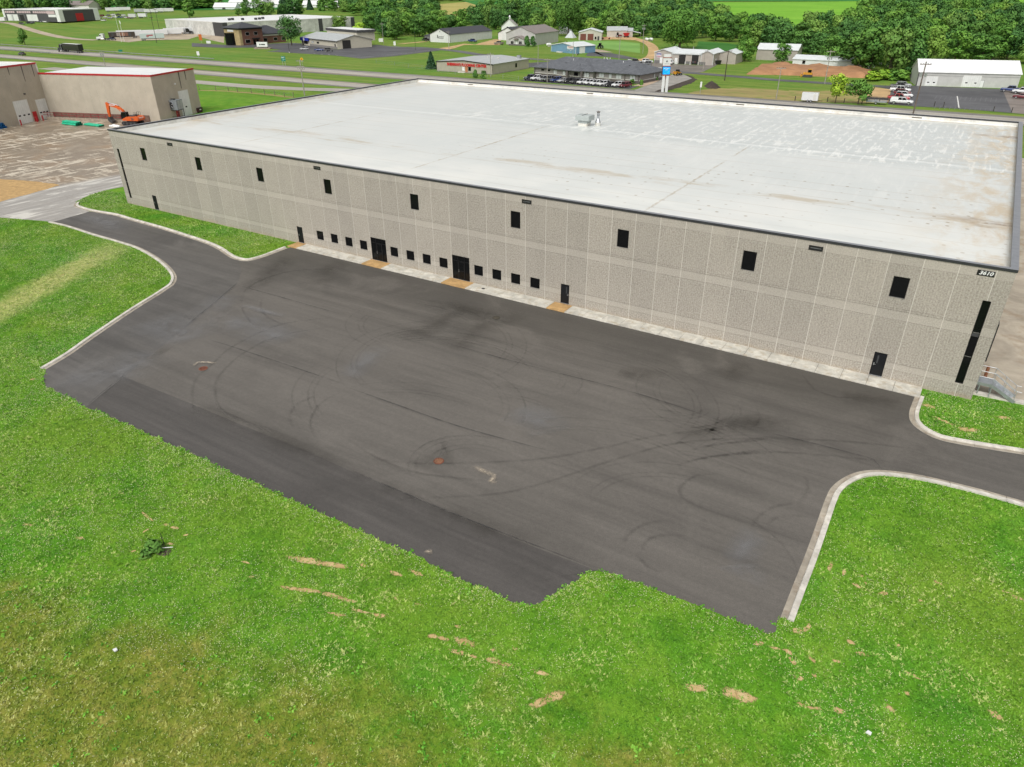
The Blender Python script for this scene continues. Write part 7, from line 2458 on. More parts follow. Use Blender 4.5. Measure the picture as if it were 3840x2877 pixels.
pole(ZD, (612, 470), 9.5, 'wooden pole with transformer beside the gravel drive', (.93,), True, .16, GREYW)
pole(ZD, (612, 585), 7.4, 'thin pole on the grass by the hay field corner', (), False, .11, GREYW)
pole(ZD, (1503, 880), 9.6, 'dark brown pole on the verge by the side road', (.98,), False, .17, paint((0.06, 0.045, 0.035), .9, .2, name='dark_wood'))
pole(ZD, (1268, 772), 7.2, 'thin grey pole in front of the repair shop corner', (), False, .12, GREYW)
pole(ZD, (960, 528), 9.5, 'grey pole with a transformer against the big tree', (.93,), True, .15, GREYW)
pole(ZD, (2065, 1082), 8.6, 'grey pole standing on dry grass near the far carriageway', (.97,), False, .14, GREYW)
pole(ZE, (452, 742), 10.4, 'grey pole with transformer in front of the brown dirt mound', (.95,), True, .17, GREYW)
pole(ZE, (818, 605), 7.4, 'pale pole behind the right end of the dirt mound', (.95,), False, .15, GREYW)
pole(ZE, (1232, 1010), 12.5, 'tall brown pole with wide sign frame beside the asphalt lot', (.95,), True, .2, paint((0.14, 0.11, 0.09), .9, .2, name='brown_wood'))
pole(ZB, (2030, 480), 11.0, 'pale pole at the edge of the bank car park', (.93,), False, .15, GREYW)
pole(ZB, (1300, 370), 8.0, 'pale pole rising beside the raised block of the cream shop', (), False, .12, GREYW)
pole(ZA, (1710, 470), 14.0, 'tall dark pole in front of the trailer row', (.97,), False, .16, paint((0.06, 0.05, 0.045), .9, .2, name='dark_pole'))
pole(ZA, (1742, 345), 15.0, 'dark pole on the bank above the trailer row', (.97,), False, .16, paint((0.06, 0.05, 0.045), .9, .2, name='dark_pole'))
pole(ZA, (1658, 215), 20.0, 'tall thin dark pole beside the crowded vehicle yard', (.97,), False, .18, paint((0.06, 0.05, 0.045), .9, .2, name='dark_pole'))
for q, lab in (((1005, 580), 'black lamp post at the edge of the cream shop car park'),):
    p = g(ZB, *q)
    e = empty('lamp_post', lab, 'lamp post', (p[0], p[1], .05), .4)
    MB().tube((0, 0, 0), (0, 0, .6), .28, .28, 10).build('base', KERB, e)
    MB().tube((0, 0, .6), (0, 0, 7.6), .09, .07, 8).build('shaft', BLACK, e)
    MB().box(-.1, .9, -.2, .2, 7.5, 7.7).build('lamp_head', BLACK, e)
p = g(ZC, 228, 545)
e = empty('lamp_post', 'black lamp post on the far side of the side road', 'lamp post', (p[0], p[1], .05), 2.0)
MB().tube((0, 0, 0), (0, 0, 8.2), .09, .07, 8).build('shaft', BLACK, e)
MB().box(-.1, .9, -.2, .2, 8.1, 8.3).build('lamp_head', BLACK, e)
for q, lab in (((1325, 460), 'taller white flagpole in front of the trailer row'), ((1355, 455), 'shorter white flagpole in front of the trailer row')):
    p = g(ZA, *q)
    e = empty('flagpole', lab, 'flagpole', (p[0], p[1], 0), .2)
    h = 15.5 if 'taller' in lab else 12
    MB().tube((0, 0, 0), (0, 0, h), .11, .06, 8).build('shaft', WHITE, e)
    MB().face([(0, 0, h - .2), (.5, .1, h - .8), (.7, .1, h - 2.4), (.1, 0, h - 1.8)]).build('flag', WHITE, e)

def road_sign(z, base, rz, w, h, h0, mat, label, posts=1, diamond=False):
    p = g(z, *base)
    e = empty('road_sign', label, 'sign', (p[0], p[1], 0), rz)
    for x in ((0,) if posts == 1 else (-w * .28, w * .28)):
        MB().box(x - .06, x + .06, -.03, .03, 0, h0 + h * .9).build('post', GALV, e)
    mb = MB()
    if diamond:
        mb.v = [(0, -.06, h0), (w / 2, -.06, h0 + h / 2), (0, -.06, h0 + h), (-w / 2, -.06, h0 + h / 2), (0, -.035, h0), (w / 2, -.035, h0 + h / 2), (0, -.035, h0 + h), (-w / 2, -.035, h0 + h / 2)]
        mb.f = [(0, 1, 2, 3), (7, 6, 5, 4), (0, 4, 5, 1), (1, 5, 6, 2), (2, 6, 7, 3), (3, 7, 4, 0)]
        mb.m = [0] * 6
    else:
        mb.box(-w / 2, w / 2, -.06, -.035, h0, h0 + h)
    pl = mb.build('panel', mat, e)
    return e, pl
SGREEN = paint((0.0, 0.19, 0.12), .45, .05, name='sign_green')
SYEL = paint((0.70, 0.42, 0.01), .45, .05, name='sign_yellow')
e, pl = road_sign(ZB, (948, 716), R(38), 1.75, 2.0, 1.7, SGREEN, 'green EXIT 5 sign on two posts beside the highway', 2)
text_mesh('lettering', 'EXIT', .62, WHITE, pl, (-.1, -.07, 3.15), bold=.015)
text_mesh('lettering', '5', .72, WHITE, pl, (-.1, -.07, 2.3), bold=.015)
MB().bar((.2, -.07, 2.05), (.62, -.07, 2.5), .12, .02).bar((.62, -.07, 2.55), (.3, -.07, 2.55), .12, .02).bar((.62, -.07, 2.55), (.62, -.07, 2.25), .12, .02).build('arrow', WHITE, pl)
e, pl = road_sign(ZB, (1146, 712), R(38), 1.5, 1.5, 1.7, SYEL, 'yellow diamond warning sign with red spot beside highway', 1, True)
MB().tube((0, -.06, 2.35), (0, -.075, 2.35), .24, .24, 10).build('red_spot', REDP, pl)
MB().box(-.08, .08, -.075, -.061, 2.7, 2.95).build('black_mark', BLACK, pl)
for z, b, w, h, h0, lab in ((ZB, (20, 645), 1.2, 1.7, 1.6, 'white rectangular road sign on the highway verge below the bank'), (ZD, (1235, 1025), .55, 1.6, 1.9, 'white upright road sign beside the far carriageway'),
                            (ZB, (2005, 470), 2.6, 1.9, .6, 'white board sign at the foot of the pale pole'), (ZB, (2152, 500), 1.2, 2.0, .2, 'narrow white box sign beside the car park edge'), (ZB, (125, 478), 2.4, 1.4, .2, 'low white ground sign on the grass beside the bank')):
    road_sign(z, b, R(35), w, h, h0, WHITE, lab)
p = g(ZA, 1320, 572)
road_sign(ZA, (1320, 585), R(45), 1.9, .9, .9, SGREEN, 'small green sign behind the highway guard rail')
p = g(ZB, 40, 470)
road_sign(ZB, (45, 470), R(35), 1.8, 3.2, 1.5, paint((.52, .13, .02), .5, .1, name='orange_sign'), 'orange price sign at the edge of the bank forecourt')
p = g(ZA, 2170, 650)
# monument sign in front of the bank
p = g(ZB, 715, 535)
ms_ = empty('monument_sign', 'white monument sign on a low stone base in front of the bank', 'sign', (p[0], p[1], 0), R(24))
MB().prism([(-4.5, -1.2), (4.5, -1.0), (4.8, 1.2), (-4.8, 1.2)], 0, .7).build('stone_base', paint((.28, .23, .17), .9, .25, scale=2, name='stone_base'), ms_)
MB().box(-2.8, 2.8, -.4, .4, .7, 1.1).build('plinth', BLACK, ms_)
MB().box(-3, 3, -.45, .45, 1.1, 3.4).build('cabinet', WHITE, ms_)
MB().tube((-1.1, -.45, 2.2), (-1.1, -.48, 2.2), .4, .4, 12).box(-.4, 1.8, -.48, -.455, 1.95, 2.5).build('name_mark', BLACK, ms_)

# guard rails
def guard_rail(name, a, b, label, n=40):
    L = math.dist(a, b)
    e = empty(name, label, 'guard rail', (a[0], a[1], 0), math.atan2(b[1] - a[1], b[0] - a[0]))
    MB().box(0, L, -.08, .0, .48, .8).box(0, L, -.12, -.08, .6, .68).build('rail', GALV, e)
    for k in range(n):
        x = L * (k + .5) / n
        MB().box(x - .08, x + .08, .0, .18, 0, .78).build('post', WOODP, e)
guard_rail('guard_rail', (-520, 168.2), (-195, 167.6), 'long steel guard rail along the far edge of highway', 60)
guard_rail('guard_rail', (-520, 150.2), (-300, 149.6), 'steel guard rail in the highway median on timber posts', 40)
# wire fence along the frontage road
fx = [g(ZB, *q) for q in ((25, 985), (205, 990), (340, 995), (440, 1005), (590, 1015), (735, 1030), (845, 1040), (950, 1055), (1050, 1065))]
wf = empty('wire_fence', 'old wire fence with thin posts along the grassy bank', 'fence', (fx[0][0], fx[0][1], 0))
for q in fx:
    MB().box(q[0] - fx[0][0] - .07, q[0] - fx[0][0] + .07, q[1] - fx[0][1] - .07, q[1] - fx[0][1] + .07, 0, 1.5 + random.uniform(-.2, .2)).build('post', WOODP, wf)
for h in (.5, 1.0, 1.35):
    MB().path([(q[0] - fx[0][0], q[1] - fx[0][1], h) for q in fx], .025).build('wire', GALV, wf)
strip('dry_fence_line', fx, 2.2, .02, DRYGRASS)
# chain-link fence before the flooring store
cf = gl(ZC, [(-200, 690), (0, 712), (150, 735), (300, 755), (480, 785), (660, 808), (850, 830), (1010, 845), (1180, 858), (1350, 880)])
ce = empty('chain_fence', 'thin chain-link fence along the highway verge before the store', 'fence', (cf[0][0], cf[0][1], 0))
for q in cf:
    MB().tube((q[0] - cf[0][0], q[1] - cf[0][1], 0), (q[0] - cf[0][0], q[1] - cf[0][1], 1.4), .05, .05, 6).build('post', GALV, ce)
for h in (.1, .75, 1.38):
    MB().path([(q[0] - cf[0][0], q[1] - cf[0][1], h) for q in cf], .03).build('wire', GALV, ce)
# white fence posts and bollard-like posts along the right verge
for k, q in enumerate(((190, 890), (475, 900), (622, 912), (780, 918), (930, 925), (1418, 940), (1500, 945), (1940, 985), (2100, 995))):
    p = g(ZE, *q)
    o = MB().box(-.1, .1, -.1, .1, 0, 1.2).box(-.12, .12, -.12, .12, 1.2, 1.28).build('fence_post', paint((0.05, 0.045, 0.04), .9, .2, name='tarred_wood'))
    o.location = (p[0], p[1], 0)
    tag(o, 'short dark fence post on the verge by the far carriageway', 'post', 'short dark posts on the verge')

# ================================================================== TREES PLACED ONE BY ONE
plant('broadleaf_tree', 'hero', g(ZD, 1010, 535), 20.5, 17.5, 'very large spreading green tree behind the repair shop')
plant('broadleaf_tree', 'hero', g(ZC, 1890, 395), 17, 21, 'very tall dark tree in front of the woods by the canvas tent')
plant('oak_tree', 'bankoak', g(ZB, 1030, 497), 13.5, 14.8, 'big dark spreading tree between the bank and the cream shop')
plant('spruce_tree', 'spruce', g(ZC, 400, 752), 5.4, 6.6, 'dark blue-green spruce beside the flooring store')
plant('young_tree', 'young', g(ZE, 545, 910), 6.2, 8.4, 'light yellow-green tree standing beside the cargo trailer and road')
plant('young_tree', 'crabapple', g(ZE, 745, 920), 8.0, 6.2, 'low mid-green tree right of the yellow-green one by the road')
plant('maple_tree', 'maple', g(ZD, 1722, 670), 8.4, 8.8, 'dark round tree standing left of the tan pole shed')
plant('maple_tree', 'maple', g(ZD, 2120, 690), 7.2, 7.6, 'dark round tree hiding the right end of tan pole shed')
plant('lone_tree', 'lone', g(ZA, 275, 490), 8.0, 9.0, 'lone narrow tree on the grass bank beside the highway')
plant('lone_tree', 'lone', g(ZA, 2065, 196), 18, 17.5, 'lone dark tree on the hill right of the upper trailers')
plant('round_tree', 'boxelder', g(ZB, 1560, 332), 14, 9.5, 'bright round tree in front of the white factory wall')
plant('round_bush', 'ybush', g(ZB, 1765, 405), 15, 7.5, 'broad yellow-green bush behind the cream shop')
plant('round_bush', 'ybush', g(ZB, 1350, 330), 6, 5, 'small pale bush against the white factory')
for (x, y), w, h, lab in (((545, 190), 11, 19, 'tall narrow tree left of the bushy clump above the factory'), ((680, 185), 18, 16, 'broad bushy tree right of the narrow tree above factory'), ((790, 185), 16, 13, 'round green tree at the right of the bushy clump'),
                          ((450, 175), 7, 7, 'small round bush left of the narrow tree above factory')):
    plant('hill_tree', 'ash' if 'narrow' in lab else 'boxelder', g(ZB, x, y), w, h, lab)
for (x, y), w, h, kd, lab in (((960, 175), 17, 25, 'spruce', 'tall pointed dark conifer left of its neighbours on the hill'), ((1010, 150), 14, 22, 'spruce', 'tall dark conifer in the middle of the hill clump'), ((1060, 175), 22, 16, 'oak', 'wide dark tree at the right of the conifer clump'), ((930, 180), 12, 11, 'oak', 'lower round tree left of the conifer clump'),
                              ((1230, 108), 9, 13, 'spruce', 'small conifer alone on the green hill'), ((1360, 118), 12, 8, 'bush', 'round dark bush between two small hill trees'), ((1432, 118), 7, 8, 'ash', 'small upright tree right of the round dark bush'), ((1595, 125), 11, 8, 'bush', 'round bush farthest right on the green hill'),
                              ((700, 78), 40, 26, 'oak', 'very wide dark tree mass beside the white barn'), ((790, 75), 34, 24, 'oak', 'wide dark tree right of the barn'), ((560, 80), 22, 16, 'ash', 'dark tree right behind the long white barn'), ((90, 90), 40, 11, 'bush', 'low wide dark bush line on the hill crest left'), ((220, 88), 26, 10, 'bush', 'low dark bushes beside the white farm shed')):
    plant('hill_tree', kd, g(ZB, x, y), w, h, lab)
# cedars beside the grey shed office
for k, (x, y, w, h) in enumerate(((1440, 512, 4.6, 6.0), (1505, 512, 4.6, 5.8), (1560, 480, 4.4, 5.8), (1600, 455, 4.4, 5.6), (1640, 425, 4.2, 5.4))):
    plant('cedar_bush', 'cedar', g(ZC, x, y), w, h, 'dense green bushy cedar in the row beside the small gabled office', 'bush', 'cedars beside the office')
plant('cedar_bush', 'cedar', g(ZC, 1738, 560), 2.6, 4.0, 'dark shrub against the wall of the blue shed', 'bush')
plant('shrub', 'cedar', g(ZC, 880, 852), 2.6, 3.2, 'upright green shrub by the chain-link fence before the store', 'bush')
plant('shrub', 'bush', g(ZC, 975, 812), 2.6, 1.2, 'low shrub against the front wall of the flooring store', 'bush')
plant('shrub', 'bush', g(ZC, 670, 778), 1.9, 1.2, 'small shrub beside the step of the flooring store', 'bush')
plant('shrub', 'bush', g(ZC, 965, 858), 2.4, 1.5, 'scruffy brownish shrub by the fence near the wooden pole', 'bush')
plant('shrub', 'bush', g(ZD, 487, 920), 2.4, 1.5, 'pale round shrub at the front corner of the grey office', 'bush')
plant('shrub', 'bush', g(ZD, 598, 930), 1.6, 1.5, 'dark round shrub on the pale mulch bed', 'bush')
plant('shrub', 'bush', g(ZD, 750, 880), 2.2, 1.3, 'dark shrub at the back end of the mulch bed', 'bush')
for k, (x, y) in enumerate(((880, 715), (940, 705), (1000, 700), (1060, 705), (1120, 712))):
    plant('yellow_bush', 'ybush' if k < 3 else 'bush', g(ZE, x, y), 7, 3.0, 'yellow-flowering rough bush in the hedge beside the dirt mound', 'bush', 'rough hedge beside the mound')

# ================================================================== WOODLAND
WOOD = [(1120, 6), (1240, 40), (1330, 62), (1420, 92), (1490, 140), (1560, 150), (1640, 128), (1760, 118), (1880, 116), (1990, 122), (2070, 138), (2130, 132), (2190, 140), (2270, 132), (2400, 140), (2470, 158), (2560, 162), (2640, 152), (2780, 164), (2850, 196),
        (2960, 208), (3010, 225), (3090, 240), (3180, 258), (3290, 292), (3420, 318), (3445, 250), (3640, 238), (3840, 240), (3960, 240), (3960, -12), (1120, -12)]
HOLES = [[(1635, 8), (1800, 0), (1800, 92), (1640, 108)], [(2610, -12), (3240, -12), (3215, 110), (3020, 140), (2780, 150), (2640, 60)], [(3680, -12), (3960, -12), (3960, 60), (3680, 48)],
         [(1740, 0), (1960, -12), (1945, 50), (1790, 50)]]
def inpoly(x, y, P):
    c = False
    for (x1, y1), (x2, y2) in zip(P, P[1:] + P[:1]):
        if (y1 > y) != (y2 > y) and x < (x2 - x1) * (y - y1) / (y2 - y1) + x1:
            c = not c
    return c
rw = random.Random(21)
cand = []
tries = 0
while len(cand) < 760 and tries < 60000:
    tries += 1
    u, v = rw.uniform(1120, 3960), rw.uniform(-10, 320)
    if not inpoly(u, v, WOOD) or any(inpoly(u, v, H) for H in HOLES):
        continue
    sx = 20 + max(v, 0) * 0.115
    sy = 4.5 + max(v, 0) * 0.085
    if any(abs(u - a) < sx * 2 and abs(v - b) < sy * 2 and ((u - a) / sx) ** 2 + ((v - b) / sy) ** 2 < 1 for a, b in cand):
        continue
    cand.append((u, v))
# two belts of trees on the hills at the left
for _ in range(60):
    cand.append((rw.uniform(-60, 250), rw.uniform(22, 44)))
for _ in range(34):
    cand.append((rw.uniform(320, 590), rw.uniform(18, 38)))
for _ in range(16):
    cand.append((rw.uniform(620, 740), rw.uniform(28, 38)))
for _ in range(60):
    cand.append((rw.uniform(900, 1350), rw.uniform(-8, 20)))
for _ in range(14):
    cand.append((rw.uniform(1380, 1500), rw.uniform(105, 150)))
pts = [(u, v, G(u, v)) for u, v in cand]
pts.sort(key=lambda q: -q[1])
print('woodland trees', len(pts))
WK = ['oak', 'maple', 'ash', 'elm', 'oak', 'willow', 'maple', 'boxelder', 'oak', 'maple']
WL = {'oak': 'dark green oak standing in the mixed woodland', 'maple': 'full green maple standing in the mixed woodland', 'ash': 'tall narrow ash standing in the mixed woodland',
      'elm': 'pale green spreading elm in the mixed woodland', 'willow': 'dark drooping willow in the mixed woodland', 'boxelder': 'light green rounded tree in the mixed woodland'}
restV = {}
for k, (u, v, p) in enumerate(pts):
    kd = rw.choice(WK)
    d = np.linalg.norm(p - CAM)
    w = rw.uniform(9.5, 15) * (1 + max(0, d - 600) / 2600)
    h = rw.uniform(9.5, 15.5)
    if k < 300:
        plant(kd + '_tree', kd, p, w, h, WL[kd], 'tree', {'ash': 'ashes'}.get(kd, kd + 's') + ' of the woodland')
    else:
        K = KINDS[kd]
        a = rw.uniform(0, 6.28)
        step = 4 if d > 900 else 3
        V = K.V.reshape(-1, 4, 3)[::step]
        c = V.mean(1, keepdims=True)
        V = c + (V - c) * math.sqrt(step) * .95
        tn_ = K.tone.reshape(-1, 4)[::step]
        nv = K.nrm.reshape(-1, 4, 3)[::step]
        nq = np.stack([nv[..., 0] * math.cos(a) - nv[..., 1] * math.sin(a), nv[..., 0] * math.sin(a) + nv[..., 1] * math.cos(a), nv[..., 2]], -1)
        x, y, z = V[..., 0] * w / K.W, V[..., 1] * w / K.W, V[..., 2] * h / K.H
        q = np.stack([p[0] + x * math.cos(a) - y * math.sin(a), p[1] + x * math.sin(a) + y * math.cos(a), p[2] + z], -1)
        restV.setdefault(K.mat.name, [[], [], K.mat, []])
        restV[K.mat.name][3].append(nq.reshape(-1, 3))
        restV[K.mat.name][0].append(q.reshape(-1, 3))
        restV[K.mat.name][1].append(np.clip(tn_.reshape(-1) * .7 + rw.uniform(-.1, .35), 0, 1))
allV = np.concatenate([np.concatenate(v[0]) for v in restV.values()])
allT = np.concatenate([np.concatenate(v[1]) for v in restV.values()])
allN = np.concatenate([np.concatenate(v[3]) for v in restV.values()])
me = quads_mesh('far_woodland', allV, allT, None, allN)
me.materials.clear()
mi = []
for i, (nm, v) in enumerate(restV.items()):
    me.materials.append(v[2])
    mi += [i] * (sum(len(q) for q in v[0]) // 4)
me.polygons.foreach_set('material_index', mi)
me.update()
tag(link('far_woodland', me), 'distant mixed woodland covering the hills', 'woodland', kind='stuff')
print('far woodland quads', len(allV) // 4)

# ================================================================== LAWN DETAIL
# bare, sandy scars in the turf
SC = [(ZQ2, (340, 165), (600, 215), .38), (ZQ2, (560, 205), (735, 235), .30), (ZQ2, (1040, 262), (1110, 293), .22), (ZQ2, (1175, 256), (1255, 290), .22), (ZQ2, (835, 213), (868, 232), .2), (ZQ2, (310, 375), (560, 408), .26), (ZQ2, (540, 408), (700, 445), .24), (ZQ2, (660, 440), (800, 478), .2),
      (ZQ2, (780, 528), (890, 552), .16), (ZQ2, (910, 560), (1005, 578), .22), (ZQ2, (620, 548), (720, 572), .18), (ZQ2, (1500, 735), (1610, 768), .38), (ZQ2, (1310, 705), (1352, 718), .24), (ZQ2, (1375, 720), (1440, 738), .2), (ZQ2, (1450, 808), (1560, 835), .22), (ZQ2, (1560, 835), (1640, 860), .14),
      (ZQ2, (1700, 870), (1800, 895), .25), (ZQ2, (1790, 895), (1880, 920), .18), (ZQ2, (2035, 952), (2120, 978), .2), (ZQ2, (2020, 1190), (2130, 1150), .35), (ZQ2, (2110, 1150), (2230, 1110), .4), (ZQ2, (1065, 447), (1090, 455), .14), (ZQ2, (50, 298), (100, 306), .15), (ZQ2, (1480, 640), (1530, 650), .12),
      (ZQ2, (1210, 488), (1260, 494), .12), (ZQ2, (1740, 798), (1756, 806), .16), (ZQ2, (1890, 792), (1910, 802), .16),
      (ZQ4, (120, 785), (235, 800), .36), (ZQ4, (362, 822), (470, 845), .5), (ZQ4, (440, 830), (525, 862), .5), (ZQ4, (1040, 925), (1095, 945), .26), (ZQ4, (820, 888), (852, 908), .24), (ZQ4, (870, 912), (970, 925), .14), (ZQ4, (1368, 905), (1400, 938), .26), (ZQ4, (2005, 938), (2062, 975), .34), (ZQ4, (788, 440), (835, 442), .25),
      (ZQ4, (852, 440), (886, 402), .22), (ZQ4, (1003, 70), (1022, 18), .18), (ZQ4, (1094, 92), (1102, 58), .16), (ZQ4, (548, 522), (594, 515), .22), (ZQ4, (725, 555), (772, 582), .22), (ZQ4, (766, 610), (792, 645), .2), (ZQ4, (885, 598), (915, 630), .2), (ZQ4, (1155, 148), (1198, 174), .2), (ZQ4, (1122, 498), (1158, 522), .22),
      (ZQ4, (1180, 575), (1240, 590), .2), (ZQ4, (1318, 205), (1362, 208), .22), (ZQ4, (1490, 698), (1555, 732), .17), (ZQ4, (2050, 190), (2130, 205), .12), (ZQ4, (2140, 225), (2205, 245), .22), (ZQ4, (800, 730), (842, 735), .2), (ZQ4, (905, 712), (925, 720), .16), (ZQ4, (1190, 92), (1210, 100), .16), (ZQ4, (1228, 140), (1240, 152), .15),
      (ZQ4, (1655, 130), (1710, 158), .14), (ZQ4, (645, 540), (700, 552), .14), (ZQ4, (1440, 525), (1420, 530), .14), (ZQ4, (1580, 252), (1565, 255), .14), (ZQ4, (1475, 815), (1500, 835), .16), (ZQ4, (1030, 622), (1070, 630), .14),
      (ZQ1, (190, 1250), (265, 1262), .16), (ZQ1, (638, 1360), (692, 1372), .2), (ZQ1, (1175, 1150), (1260, 1218), .16), (ZQ1, (1180, 1322), (1232, 1288), .14), (ZQ1, (1365, 1250), (1395, 1262), .16), (ZQ1, (1418, 1275), (1472, 1282), .18), (ZQ1, (1388, 1412), (1432, 1416), .18), (ZQ1, (1090, 1478), (1120, 1470), .12), (ZQ1, (1520, 1345), (1560, 1335), .14),
      (Z6, (375, 225), (400, 212), .18), (Z6, (190, 870), (215, 862), .2), (ZQ1, (2000, 1560), (2070, 1575), .14), (Z8, (1250, 330), (1300, 345), .5), (Z8, (1440, 465), (1540, 470), .55), (Z8, (1310, 400), (1400, 440), .3), (Z8, (1660, 400), (1730, 405), .4)]
t = T('sandy_scar')
e_ = t.attr('edge')
nz = t.noise(t.vmap(t.pos, (1, 1, 1)), 3.2, 5, .7)
al = t.rng(t.m('ADD', e_, t.m('MULTIPLY', t.m('SUBTRACT', nz, .5), 1.5)), .28, .78)
t.put(t.b.inputs['Alpha'], al)
SOILM = t.fin(t.ramp(t.noise(t.pos, 1.7, 5, .65), [(.3, (.38, .26, .11)), (.5, (.50, .36, .17)), (.72, (.58, .45, .25))]), .9, 0, .2)
scars = []
for i, (z, a, b, w) in enumerate(SC):
    w *= .62
    A, B = np.array(g(z, *a)), np.array(g(z, *b))
    d = B - A
    L = np.linalg.norm(d) + 1e-6
    d /= L
    n = np.array([-d[1], d[0]])
    c = (A + B) / 2
    L = L / 2 + w * .5
    V, F, E_ = [(float(c[0]), float(c[1]), .012 + .0004 * (i % 7))], [], [1.0]
    nr = 20
    for ring, e_ in ((.5, .9), (1.0, .5), (1.6, 0.0)):
        for k in range(nr):
            t_ = 2 * PI * k / nr
            rr = ring * (1 + .35 * mnoise.noise(Vector((math.cos(t_) * 1.6 + i * 7.3, math.sin(t_) * 1.6, i))))
            q = c + d * math.cos(t_) * L * (rr if ring < 1.5 else rr * .85) + n * math.sin(t_) * w * rr
            V.append((float(q[0]), float(q[1]), .012 + .0004 * (i % 7)))
            E_.append(e_)
    for k in range(nr):
        k2 = (k + 1) % nr
        F.append((0, 1 + k, 1 + k2))
        for r_ in (0, 1):
            F.append((1 + r_ * nr + k, 1 + (r_ + 1) * nr + k, 1 + (r_ + 1) * nr + k2, 1 + r_ * nr + k2))
    me = bpy.data.meshes.new('bare_soil')
    me.from_pydata(V, [], F)
    at = me.attributes.new('edge', 'FLOAT', 'POINT')
    at.data.foreach_set('value', E_)
    me.materials.append(SOILM)
    tag(link('bare_soil', me), kind='structure')
    scars.append((c, d, n, L, w))

# which ground is lawn
def in_poly_np(X, Y, P):
    P = np.array(P)
    c = np.zeros(len(X), bool)
    x1, y1 = P[:, 0], P[:, 1]
    x2, y2 = np.roll(x1, -1), np.roll(y1, -1)
    for a, b, cc, d in zip(x1, y1, x2, y2):
        if b == d:
            continue
        m_ = ((b > Y) != (d > Y)) & (X < (cc - a) * (Y - b) / (d - b) + a)
        c ^= m_
    return c
KZ = [K_LEFT + offset(K_LEFT, -.62)[::-1], K_ISL + offset(K_ISL, .70)[::-1], K_RU + offset(K_RU, .70)[::-1], K_RL + offset(K_RL, -.72)[::-1]]
YP = [tuple(v.co[:2]) for v in yard.data.vertices]
BLOCK = [LOT, YP, [(-.2, -.05), (118.2, -.05), (118.2, 76), (-.2, 76)], [(38.6, -2), (114.5, -2), (114.5, 0), (38.6, 0)], [(117.6, 0.9), (150, 2.6), (150, 110), (117.6, 110)]]
BLOCK += [[(float(x), float(y)) for x, y in k] for k in KZ]
def project(X, Y, Z=0.0):
    d = np.stack([X - CAM[0], Y - CAM[1], np.full_like(X, Z) - CAM[2]], 1)
    w = d @ FWD
    return 1920 + FPX * (d @ RGT) / w, 1438.5 - FPX * (d @ UPV) / w, w
def lawn_points(n, seed, scar_keep=0.4, xr=(-34, 148), yr=(-84, 3)):
    rs = np.random.default_rng(seed)
    X, Y = rs.uniform(*xr, n), rs.uniform(*yr, n)
    u, v, w = project(X, Y)
    keep = (w > 1) & (u > -900) & (u < 4900) & (v < 4100) & (v > 560)
    X, Y = X[keep], Y[keep]
    bad = np.zeros(len(X), bool)
    for P in BLOCK:
        bad |= in_poly_np(X, Y, P)
    X, Y = X[~bad], Y[~bad]
    sc_ = np.zeros(len(X), bool)
    for c, d, nn, L, w_ in scars:
        a = ((X - c[0]) * d[0] + (Y - c[1]) * d[1]) / L
        b = ((X - c[0]) * nn[0] + (Y - c[1]) * nn[1]) / w_
        sc_ |= (a * a + b * b < .6)
    keep = ~sc_ | (rs.uniform(size=len(X)) < scar_keep)
    # thin out gradually beyond the part of the lawn in view
    u, v, w = project(X, Y)
    outside = np.maximum.reduce([(-150 - u) / 700, (u - 3990) / 850, (v - 2960) / 1050])
    keep &= rs.uniform(size=len(X)) > np.clip(outside, 0, 1)
    return X[keep], Y[keep], rs

def tri_mesh(name, V, tint, mat):
    n = len(V) // 3
    me = bpy.data.meshes.new(name)
    me.vertices.add(len(V))
    me.vertices.foreach_set('co', V.astype(np.float32).ravel())
    me.loops.add(n * 3)
    me.loops.foreach_set('vertex_index', np.arange(n * 3, dtype=np.int32))
    me.polygons.add(n)
    me.polygons.foreach_set('loop_start', np.arange(0, n * 3, 3, dtype=np.int32))
    at = me.attributes.new('tint', 'FLOAT', 'POINT')
    at.data.foreach_set('value', tint.astype(np.float32))
    me.materials.append(mat)
    me.update()
    return me

def noise2(X, Y, s, seed=0):
    """cheap smooth value noise"""
    rs = np.random.default_rng(seed)
    tab = rs.uniform(size=(64, 64))
    x, y = X * s + 1000, Y * s + 1000
    xi, yi = np.floor(x).astype(int), np.floor(y).astype(int)
    fx_, fy_ = x - xi, y - yi
    fx_, fy_ = fx_ * fx_ * (3 - 2 * fx_), fy_ * fy_ * (3 - 2 * fy_)
    a, b = tab[xi % 64, yi % 64], tab[(xi + 1) % 64, yi % 64]
    c, d = tab[xi % 64, (yi + 1) % 64], tab[(xi + 1) % 64, (yi + 1) % 64]
    return (a * (1 - fx_) + b * fx_) * (1 - fy_) + (c * (1 - fx_) + d * fx_) * fy_

